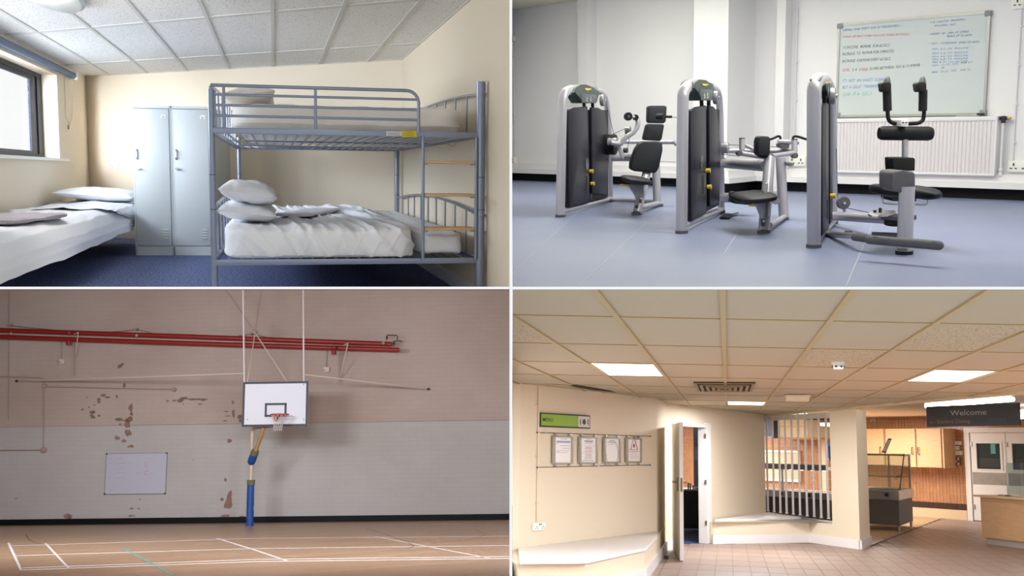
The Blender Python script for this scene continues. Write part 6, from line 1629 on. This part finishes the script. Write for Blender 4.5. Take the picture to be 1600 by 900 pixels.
# wall cabinets
m_cabg = mat('cabinet shadow line', '#8a5f38', .7)
cz0, cz1 = sz(1440, 730) - .02, sz(1440, 670); oc = .55
def cabu(u): p = R.pl(u, 700, S0 + sn_ * oc, sn_); return (p - S0).dot(sd_)
cz0 = R.pl(1440, 730.5, S0 + sn_ * oc, sn_).z; cz1 = R.pl(1440, 669.5, S0 + sn_ * oc, sn_).z
for ua, ub, hs, lab in ((1331, 1381.5, .9, 'beech wall cabinet behind the display counter, nearest the column'), (1383.5, 1431, .9, 'middle beech wall cabinet behind the small screen'), (1432, 1471, .1, 'beech wall cabinet nearest the swing doors')):
    a, b = cabu(ua), cabu(ub); t = thing(R, 'wall_cabinet', lab, 'cabinet', tuple(Sx((a + b) / 2, cz0, .3)), 0, 'beech wall cabinets')
    part(swbox(MB(), a, b + (.05 if ua > 1430 else 0), cz0, cz1, .02, oc - .03), 'body', m_cabg if False else m_beech, t)
    dr_ = part(swbox(MB(), a + .012, b - .012, cz0 + .012, cz1 - .012, oc - .03, oc), 'door', m_beech, t)
    sh_ = a + (b - a) * hs; zc = cz0 + (cz1 - cz0) * .42
    part(MB().tube([Sx(sh_, zc - .09, oc), Sx(sh_, zc - .09, oc + .05), Sx(sh_, zc + .09, oc + .05), Sx(sh_, zc + .09, oc)], .012, 8), 'handle', mat('bronze handle', '#7a5f3c', .35, metal=.6), dr_)
    if ua > 1430: part(swbox(MB(), a + .2, a + .3, zc + .02, zc + .05, oc, oc + .003), 'yellow_tag', m_yel, dr_)
# trunking and switches on the brown wall
a, b = so(1491), so(1495); t = thing(R, 'wall_trunking', 'white vertical cable trunking beside the switches', 'conduit', tuple(Sx(a, sz(1493, 731), .05)))
part(swbox(MB(), a, b, sz(1493, 731), sz(1493, 671), .014, .06), 'cover', m_wht, t)
def sbox(u0, u1, v0, v1, nm, lab, cat, m, dots=0):
    t = thing(R, nm, lab, cat, tuple(Sx((so(u0) + so(u1)) / 2, sz(u0, v1), .03))); z0, z1 = sz((u0 + u1) / 2, v1), sz((u0 + u1) / 2, v0); a, b = so(u0), so(u1)
    part(swbox(MB(), a, b, z0, z1, .014, .05), 'plate', m, t)
    if dots:
        for r in range(3):
            for c in range(2): s = a + (b - a) * (.3 + .4 * c); z = z0 + (z1 - z0) * (.2 + .3 * r); part(swbox(MB(), s - .02, s + .02, z - .025, z + .025, .05, .058), 'key', m_wht if (r + c) % 2 else mat('red key', '#b5483f', .5), t)
    else: part(swbox(MB(), (a + b) / 2 - .03, (a + b) / 2 + .03, (z0 + z1) / 2 - .03, (z0 + z1) / 2 + .03, .05, .056), 'switch', m_wht, t)
sbox(1496.5, 1507, 689.5, 695, 'wall_switch', 'white wide switch plate, topmost beside the trunking', 'switch', m_sock)
sbox(1496.5, 1503, 697, 703, 'wall_switch', 'small white square switch, second beside the trunking', 'switch', m_sock)
sbox(1496.5, 1507.5, 704.5, 711, 'wall_switch', 'white wide switch plate, third beside the trunking', 'switch', m_sock)
sbox(1494.5, 1504, 714.5, 727.5, 'keypad', 'grey keypad with small buttons below the wall switches', 'keypad', mat('keypad grey', '#73706f', .5), 1)
sbox(1477, 1487, 717, 723.5, 'wall_socket', 'white socket on the brown tiles between cabinet and trunking', 'socket', m_sock)
# hood, panel and hatch view on the left part of the back wall
def bkbox(name, label, cat, u0, u1, v0, v1, o0, o1, m, parts=()):
    f = lambda u, v: R.pl(u, v, S0 + sn_ * o1, sn_)
    a, b = (f(u0, 700) - S0).dot(sd_), (f(u1, 700) - S0).dot(sd_); z0, z1 = f((u0 + u1) / 2, v1).z, f((u0 + u1) / 2, v0).z
    t = thing(R, name, label, cat, tuple(Sx((a + b) / 2, z0, (o0 + o1) / 2))); part(swbox(MB(), a, b, z0, z1, o0, o1), 'body', m, t); return t, a, b, z0, z1
t, a, b, z0, z1 = bkbox('extractor_hood', 'cream steel extractor hood seen through the hatch bars', 'hood', 1218, 1262, 656, 684.5, .1, 1.2, mat('cream steel', '#d3ccb8', .35, metal=.2))
part(swbox(MB(), a + .02, b + .02, z0 - .03, z0 + .02, .1, 1.22), 'hood_rim', mat('hood rim', '#b98f5c', .5), t); part(swbox(MB(), a, b, z0 + (z1 - z0) * .62, z0 + (z1 - z0) * .64, 1.2, 1.205), 'hood_seam', m_cabg, t)
t, a, b, z0, z1 = bkbox('steel_hood', 'dark blue grey steel hood at the left end of the hatch', 'hood', 1186, 1208, 656, 684.5, .1, 1.3, mat('blue steel', '#67748c', .3, metal=.6))
part(swbox(MB(), a, b, z0, z0 + .05, 1.3, 1.31), 'hood_rim', m_steel2, t)
t, a, b, z0, z1 = bkbox('framed_panel', 'white framed beige wall panel behind the hatch counter', 'panel', 1186, 1250, 703.5, 752, .014, .05, mat('beige panel', '#cbb59e', .6))
for x0, x1, y0, y1 in ((a, b, z1 - .07, z1), (a, b, z0, z0 + .07), (b - .07, b, z0, z1)): part(swbox(MB(), x0, x1, y0, y1, .05, .09), 'frame', m_wht, t)
part(swbox(MB(), a + (b - a) * .69, a + (b - a) * .82, z0 + (z1 - z0) * .40, z0 + (z1 - z0) * .50, .05, .1), 'vent_grille', m_dark, t)
t, a, b, z0, z1 = bkbox('kitchen_window', 'blue lit internal window behind the hatch bars beside the column', 'window', 1291, 1312, 680.5, 719.5, .014, .05, m_wht)
part(swbox(MB(), a + .06, b - .06, z0 + .06, z1 - .06, .05, .055), 'pane', emat('blue lit pane', '#3f7fe0', .75), t); part(swbox(MB(), (a + b) / 2 - .12, (a + b) / 2 - .07, z0, z1 - .3, .055, .09), 'mullion', m_dark, t); part(swbox(MB(), a + .06, b - .06, z1 - .25, z1 - .06, .055, .06), 'blind', mat('grey violet blind', '#8e86a8', .7), t)
t, a, b, z0, z1 = bkbox('door_post', 'cream door post between brown tiles and blue window', 'post', 1283.5, 1289.5, 681, 770, .014, .12, mat('cream post', '#d8cbb0', .6)); part(swbox(MB(), a, b, z0, z1, .12, .125), 'post_face', m_mag, t)
# pendant lamp seen through the bars and servery strip lights
p, p9 = D(1196, 651.5, 24), D(1259, 649, 22)
t = thing(R, 'strip_light', 'long white strip light at the top of the hatch', 'strip light', tuple((p + p9) / 2))
part(MB().tube([p, p9], .055, 12), 'tube', emat('strip glow', '#fffaf2', 5), t); part(MB().tube([p + V(0, 0, .08), p9 + V(0, 0, .08)], .05, 4), 'batten', m_wht, t)
p = D(1296, 663, 24); t = thing(R, 'round_lamp', 'round white ceiling lamp behind the hatch bars beside the column', 'lamp', tuple(p))
part(MB().lathe([(.02, -.05), (.2, -.04), (.25, .0), (.25, .03)], p, 24), 'diffuser', emat('round glow', '#fff3dc', 2.5), t); part(MB().lathe([(.26, .03), (.26, .06), (.1, .09)], p, 24), 'rim', mat('lamp rim grey', '#77726c', .5), t)
# hot counter behind the bars
ca, cb = D(1185, 766, 22.6), D(1312, 773, 20.6); zt3 = .79
cdv = V(cb.x - ca.x, cb.y - ca.y, 0).normalized(); cnv = V(-cdv.y, cdv.x, 0)
Cx = lambda s, o, z: V(ca.x + cdv.x * s + cnv.x * o, ca.y + cdv.y * s + cnv.y * o, z); CLn = V(cb.x - ca.x, cb.y - ca.y, 0).length
def cbox(s0, s1, o0, o1, z0, z1): return MB().prism([Cx(s0, o0, z0), Cx(s1, o0, z0), Cx(s1, o1, z0), Cx(s0, o1, z0)], (0, 0, z1 - z0))
t = thing(R, 'hot_counter', 'dark grey serving counter with steel top and heated gantry behind the bars', 'counter', tuple(Cx(CLn / 2, .5, 0)))
part(cbox(-1.0, CLn - .35, .08, .85, .1, zt3 - .14), 'base', m_cgrey, t); part(cbox(-1.0, CLn - .3, 0, .9, zt3 - .14, zt3), 'worktop', m_steel2, t)
for s in (CLn * .28, CLn * .62): part(cbox(s, s + .09, -.008, 0, zt3 - .10, zt3 - .04), 'control_dial', m_dark, t)
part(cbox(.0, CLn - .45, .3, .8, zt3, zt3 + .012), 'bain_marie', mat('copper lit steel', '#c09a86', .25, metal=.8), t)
zg = D(1250, 733, 21.6).z
part(cbox(-1.0, CLn - .5, .2, .8, zg, zg + .045), 'gantry_shelf', m_steel2, t); part(cbox(-1.0, CLn - .5, .15, .2, zg - .02, zg + .1), 'sneeze_lip', mat('steel lip', '#8d9298', .3, metal=.6), t)
for s in (CLn * .10, CLn * .8): part(MB().cyl(Cx(s, .5, zt3), Cx(s, .5, zg), .025, 10), 'gantry_post', m_steel2, t)
for k, u in enumerate((1223, 1238.5, 1255.5, 1274, 1292)):
    r_ = R.ray(u, 734); s = CLn * (.28 + .135 * k); part(MB().sphere(Cx(s, .35, zg - .015), .05, 10, 6, (1, 1, .35)), 'heat_lamp', emat('heat lamp glow', '#ffdca8', 9), t)
# ---- interior seen through the door
blp = [w2(1040, 850, -.14), w2(1140, 850, -.14)]
struct(R, MB().prism([V(blp[0].x - 1.5, blp[0].y + .6, -.004), V(dr.x + .5, dr.y + .1, -.004), V(dr.x + 1.6, dr.y + 5, -.004), V(dr.x - 4, dr.y + 5, -.004)], (0, 0, .005)), 'carpet', m_bluec, parent=fb)
za, zb2 = D(1083.5, 700, 22.5), D(1112, 700, 21.5)
struct(R, MB().prism([q(za, 0), q(zb2, 0), q(zb2, 2.6), q(za, 2.6)], (.02, .12, 0)), 'wall_servery_inner', m_bluew)
struct(R, MB().prism([q(D(1095, 700, 20.8), 1.05), q(D(1099.5, 700, 20.6), 1.05), q(D(1099.5, 700, 20.6), 2.3), q(D(1095, 700, 20.8), 2.3)], (.01, .1, 0)), 'trim_10', mat('cream door edge', '#ded0b4', .6))
k0, k1 = D(1066, 764, 20.3), D(1100, 763, 20.3); zk_ = k0.z
t = thing(R, 'side_counter', 'dark grey counter seen through the open doorway', 'counter', tuple((k0 + k1) / 2 - V(0, 0, zk_)))
part(MB().prism([q(k0, .08), q(k1, .08), q(k1, zk_ - .03), q(k0, zk_ - .03)], (.1, .9, 0)), 'base', mat('charcoal panel', '#33393c', .6), t); part(MB().prism([q(k0 + V(-.05, -.05, 0), zk_ - .03), q(k1 + V(.02, -.05, 0), zk_ - .03), q(k1 + V(.1, 1, 0), zk_ - .03), q(k0 + V(.1, 1, 0), zk_ - .03)], (0, 0, .03)), 'worktop', m_steel2, t)
for k, (u, h) in enumerate(((1075.5, .11), (1079, .10), (1083, .06))):
    p = D(u, 761, 20.7); p.z = zk_ + .001
    solo(R, MB().lathe([(.014, 0), (.018, h * .5), (.02, h), (.018, h), (.015, .01)], p, 14), 'white_cup', m_wht, ('tall white cup stack nearest the door edge on the side counter', 'white cup stack in the middle of the side counter', 'short white cup on the side counter')[k], 'cup', tuple(p), 0, 'cups on the side counter')
p = D(1093, 762, 20.7); p.z = zk_ + .002; solo(R, MB().rbox((p.x, p.y, p.z + .012), (.19, .3, .024), .006), 'paper_stack', m_paper, 'flat stack of white paper on the side counter', 'paper', tuple(p))
p = D(1089, 706, 22.1); 
solo(R, MB().prism([D(1085, 698.5, 22.2), D(1094.5, 699, 21.9), D(1094.5, 719.5, 21.9), D(1085, 720.5, 22.2)], (0, -.01, 0)), 'wall_notice', mat('pale blue notice', '#8ea6d8', .6, var=.25, vscale=14), 'pale blue notice on the partition inside the doorway', 'notice', tuple(p))
t0, t1 = D(1064, 690, 24.5), D(1083, 690, 24.3)

# ---- display counter
FR_, BR_ = R.z(1406, 831), R.z(1427, 822.5)
e0 = R.z(1360, 827.5); fd = V(FR_.x - e0.x, FR_.y - e0.y, 0).normalized(); FLp = FR_ - fd * 1.05; sdv = V(BR_.x - FR_.x, BR_.y - FR_.y, 0); BLp = FLp + sdv
K = lambda f, s, z: V(FLp.x + (FR_.x - FLp.x) * f + sdv.x * s, FLp.y + (FR_.y - FLp.y) * f + sdv.y * s, z)
def kbox(f0, f1, s0, s1, z0, z1): return MB().prism([K(f0, s0, z0), K(f1, s0, z0), K(f1, s1, z0), K(f0, s1, z0)], (0, 0, z1 - z0))
dF = R.dfl(1406, 831); zA = D(1407, 782, dF).z; zB = D(1407, 767, dF).z; zC = D(1407, 709, dF).z
t = thing(R, 'display_counter', 'glass fronted cold display counter with dark grey base by the column', 'counter', tuple((FR_ + BLp) / 2))
part(kbox(0, 1, 0, 1, .12, zA), 'base', m_cgrey, t); part(kbox(0, 1.02, -.03, 1.02, zA, zB - .03), 'steel_band', m_steel2, t); part(kbox(0, 1.03, -.10, 1.04, zB - .03, zB), 'worktop', m_steel2, t)
part(kbox(.2, .93, .1, .9, zB, zB + .012), 'display_well', m_dark, t)
for f, s in ((.97, .06), (.97, .94), (.3, .06)): part(MB().cyl(K(f, s, 0), K(f, s, .12), .025, 10, r2=.035), 'leg', m_steel2, t)
for f in (.72, .76): part(kbox(f, f + .03, -.045, -.03, zB - .13, zB - .06), 'control_switch', m_dark, t)
part(kbox(.28, .3, .0, .01, .2, .5), 'door_gap', m_dark, t)
part(kbox(0, 1.0, .55, 1.0, zC - .045, zC), 'canopy', m_steel2, t)
for f in (.5, .975): part(kbox(f, f + .03, .9, .97, zB, zC), 'upright', m_steel2, t)
for z in (zB + (zC - zB) * .33, zB + (zC - zB) * .64): part(kbox(.05, .97, .45, .95, z, z + .018), 'glass_shelf', m_cgl, t); part(kbox(.05, .97, .44, .46, z, z + .022), 'shelf_edge', m_steel2, t)
part(MB().prism([K(0, .12, zB), K(.985, .12, zB), K(.985, .55, zC), K(0, .55, zC)], (0, -.01, 0)), 'front_glass', m_cgl, t)
part(MB().prism([K(.985, .12, zB), K(.985, .95, zB), K(.985, .95, zC), K(.985, .55, zC)], (.012, 0, 0)), 'end_glass', m_cgl, t)
part(MB().tube([K(.99, .12, zB), K(.99, .55, zC)], .012, 6), 'glass_edge', m_drk, t)
# small tilted screen on top
sc_ = [D(u, v, dF + 1.0) for u, v in ((1377.5, 707), (1384.5, 707.5), (1393.5, 685.5), (1388, 685))]
t = thing(R, 'tilted_screen', 'small tilted menu holder on top of the display counter', 'menu holder', tuple(sc_[0]))
part(slab(MB(), sc_, (0, .05, 0), .006), 'frame', m_drk, t)
cm = sum(sc_, V(0, 0, 0)) / 4
part(slab(MB(), [cm + (p - cm) * .82 + V(0, -.006, 0) for p in sc_], (0, .004, 0)), 'sheet', mat('pale menu sheet', '#d2d0c4', .4), t)

# ---- reception desk
R0, R1 = R.z(1543, 850), R.z(1600, 857.5); rd = V(R1.x - R0.x, R1.y - R0.y, 0).normalized(); rn = V(-rd.y, rd.x, 0)
zdk = D(1540, 774, R.dfl(1543, 850)).z
def rbx(s0, s1, o0, o1, z0, z1): 
    f = lambda s, o: V(R0.x + rd.x * s + rn.x * o, R0.y + rd.y * s + rn.y * o, z0)
    return MB().prism([f(s0, o0), f(s1, o0), f(s1, o1), f(s0, o1)], (0, 0, z1 - z0))
t = thing(R, 'service_desk', 'beech service desk with grey plinth before the swing doors', 'desk', tuple(R0 + rd * 1.5 + rn * .4))
part(rbx(0, 3.2, 0, .8, 0, .12), 'plinth', mat('grey plinth', '#b9b1a8', .5), t); part(rbx(-.07, 3.2, -.05, .9, .12, zdk - .035), 'front_panel', m_beech, t)
part(rbx(-.14, 3.2, -.14, 1.0, zdk - .035, zdk), 'desk_top', mat('pale desk top', '#dfc39d', .35), t)
fq = lambda s, o, z: V(R0.x + rd.x * s + rn.x * o, R0.y + rd.y * s + rn.y * o, z)
t = thing(R, 'counter_screen', 'clear screen on a slim steel post standing on the service desk', 'screen', tuple(fq(.42, .3, zdk)))
ps = (D(1576, 765, R.dfl(1543, 850)) - R0).dot(rd)
part(MB().cyl(fq(ps, .3, zdk + .003), fq(ps, .3, D(1576, 727, R.dfl(1550, 850) + .3).z), .018, 10), 'post', m_steel2, t); part(MB().lathe([(.07, 0), (.07, .012), (.03, .02)], fq(ps, .3, zdk + .003), 16), 'post_base', m_steel2, t)
part(MB().prism([fq(ps, .3, zdk + .03), fq(2.8, .3, zdk + .03), fq(2.8, .3, zdk + .6), fq(ps, .3, zdk + .6)], rn * .008), 'screen_pane', m_cgl, t)
p = fq(ps - .14, .25, zdk + .003); solo(R, MB().lathe([(.05, 0), (.055, .008), (.02, .012)], p, 14), 'desk_disc', m_grub, 'small round grommet on the service desk beside the post', 'grommet', tuple(p))
p = fq(ps + .16, .15, zdk + .003); solo(R, MB().lathe([(.06, 0), (.064, .008), (.02, .012)], p, 14), 'desk_disc', m_grub, 'small round grommet on the service desk right of the post', 'grommet', tuple(p))

# ---- hanging welcome sign
sg = [D(1447, 637, 16.6), D(1591, 627, 14.9), D(1591, 663.2, 14.9), D(1447, 668.7, 16.6)]
gx = V(sg[1].x - sg[0].x, sg[1].y - sg[0].y, 0); GL = gx.length; gx.normalize(); gn = V(gx.y, -gx.x, 0)
gz1 = (sg[0].z + sg[1].z) / 2; gz0 = (sg[2].z + sg[3].z) / 2; g0 = sg[0]
G = lambda s, z, o=0.0: V(g0.x + gx.x * s + gn.x * o, g0.y + gx.y * s + gn.y * o, z)
t = thing(R, 'welcome_sign', 'black hanging Welcome sign with dining directions', 'sign', tuple(G(GL / 2, gz0)))
part(MB().prism([G(0, gz0), G(GL, gz0), G(GL, gz1), G(0, gz1)], -gn * .03), 'panel', mat('black sign panel', '#26262a', .5), t)
gf = lambda u, v: (lambda p: (p - g0).dot(gx))(R.pl(u, v, g0, gn)); gv = lambda u, v: R.pl(u, v, g0, gn).z
def gtext(sx, u0, v0, u1, v1, h, m, nm='lettering'):
    zz = (gv(u0, v0) + gv(u1, v1)) / 2; part(text_fit(sx, G(gf(u0, v0), zz, .002), G(gf(u1, v1), zz, .002), (0, 0, 1), h, bold=-.004), nm, m, t, smooth=0, kind='stuff')
gtext('Welcome', 1485, 650, 1541.5, 647, .085, mat('grey sign letters', '#a7a5a6', .6)); 
gtext('Student Dining', 1464, 662.3, 1516, 659.8, .062, mat('copper letters', '#8f6a50', .6)); gtext('Retail', 1523, 659.8, 1542, 659, .062, mat('black letters', '#131316', .5)); gtext('Dining', 1546, 658.5, 1572, 657, .062, mat('green letters', '#3f5540', .6))
def arrow(u0, u1, v, m, s):
    z = gv((u0 + u1) / 2, v); a, b = gf(u0, v), gf(u1, v)
    tip, tail = (a, b) if s < 0 else (b, a); k = .03 * (1 if s < 0 else -1)
    part(MB().tube([G(tail, z, .003), G(tip, z, .003)], .0035, 4).tube([G(tip + k, z + .03, .003), G(tip, z, .003), G(tip + k, z - .03, .003)], .0035, 4), 'arrow', m, t)
arrow(1453.5, 1460.5, 660.3, bpy.data.materials['copper letters'], -1); arrow(1574.5, 1583, 654.5, bpy.data.materials['green letters'], 1)
for s in (GL * .09, GL * .86): part(MB().cyl(G(s, gz1, -.015), G(s, Zb + .2, -.015), .004, 6), 'suspension_wire', m_drk, t)
t = thing(R, 'strip_light', 'white strip light just above the welcome sign', 'strip light', tuple(G(GL / 2, gz1 + .05, -.3)))
la, lb = D(1447, 634.3, 18.0), D(1583, 623.6, 16.2)
part(MB().tube([la, lb], .036, 12), 'tube', emat('fluorescent glow', '#fffdf8', 20), t); part(MB().tube([la + V(0, 0, .055), lb + V(0, 0, .055)], .04, 4), 'batten', m_wht, t)
la, lb = D(1588, 649.5, 21), D(1640, 646, 20)
t = thing(R, 'strip_light', 'white strip light behind the right end of the welcome sign', 'strip light', tuple((la + lb) / 2))
part(MB().tube([la, lb], .07, 12), 'tube', bpy.data.materials['fluorescent glow'], t); part(MB().tube([la + V(0, 0, .1), lb + V(0, 0, .1)], .07, 4), 'batten', m_wht, t)
# pipe elbow by the column top
pz = D(1364, 657, 22); t = thing(R, 'sensor_lamp', 'small round sensor on a bracket near the column top', 'sensor', tuple(pz)); part(MB().sphere(pz, .05, 12, 8), 'ball', m_steel2, t); part(MB().cyl(pz, pz + V(.35, .2, .01), .012, 6), 'arm', m_cg, t)

# added canteen fill lamps, then servery ceiling lamps; no fixtures built
area(R, 'canteen_fill', (.6, 8.5, Zb - .05), (0, 0, -1), 3.0, 1.2, 55, '#fbfaff')
area(R, 'canteen_fill', (3.6, 11.5, Zb - .05), (0, 0, -1), 1.5, 1.2, 320, '#fbfaff')
pq = Sx(-.5, ZK - .06, 3.0); area(R, 'servery_luminaire', tuple(pq), (0, 0, -1), 3.5, .8, 270, '#fff9f0')
pq = Sx(-6.5, ZK - .06, 2.5); area(R, 'servery_luminaire', tuple(pq), (0, 0, -1), 3, .8, 380, '#fff9f0')
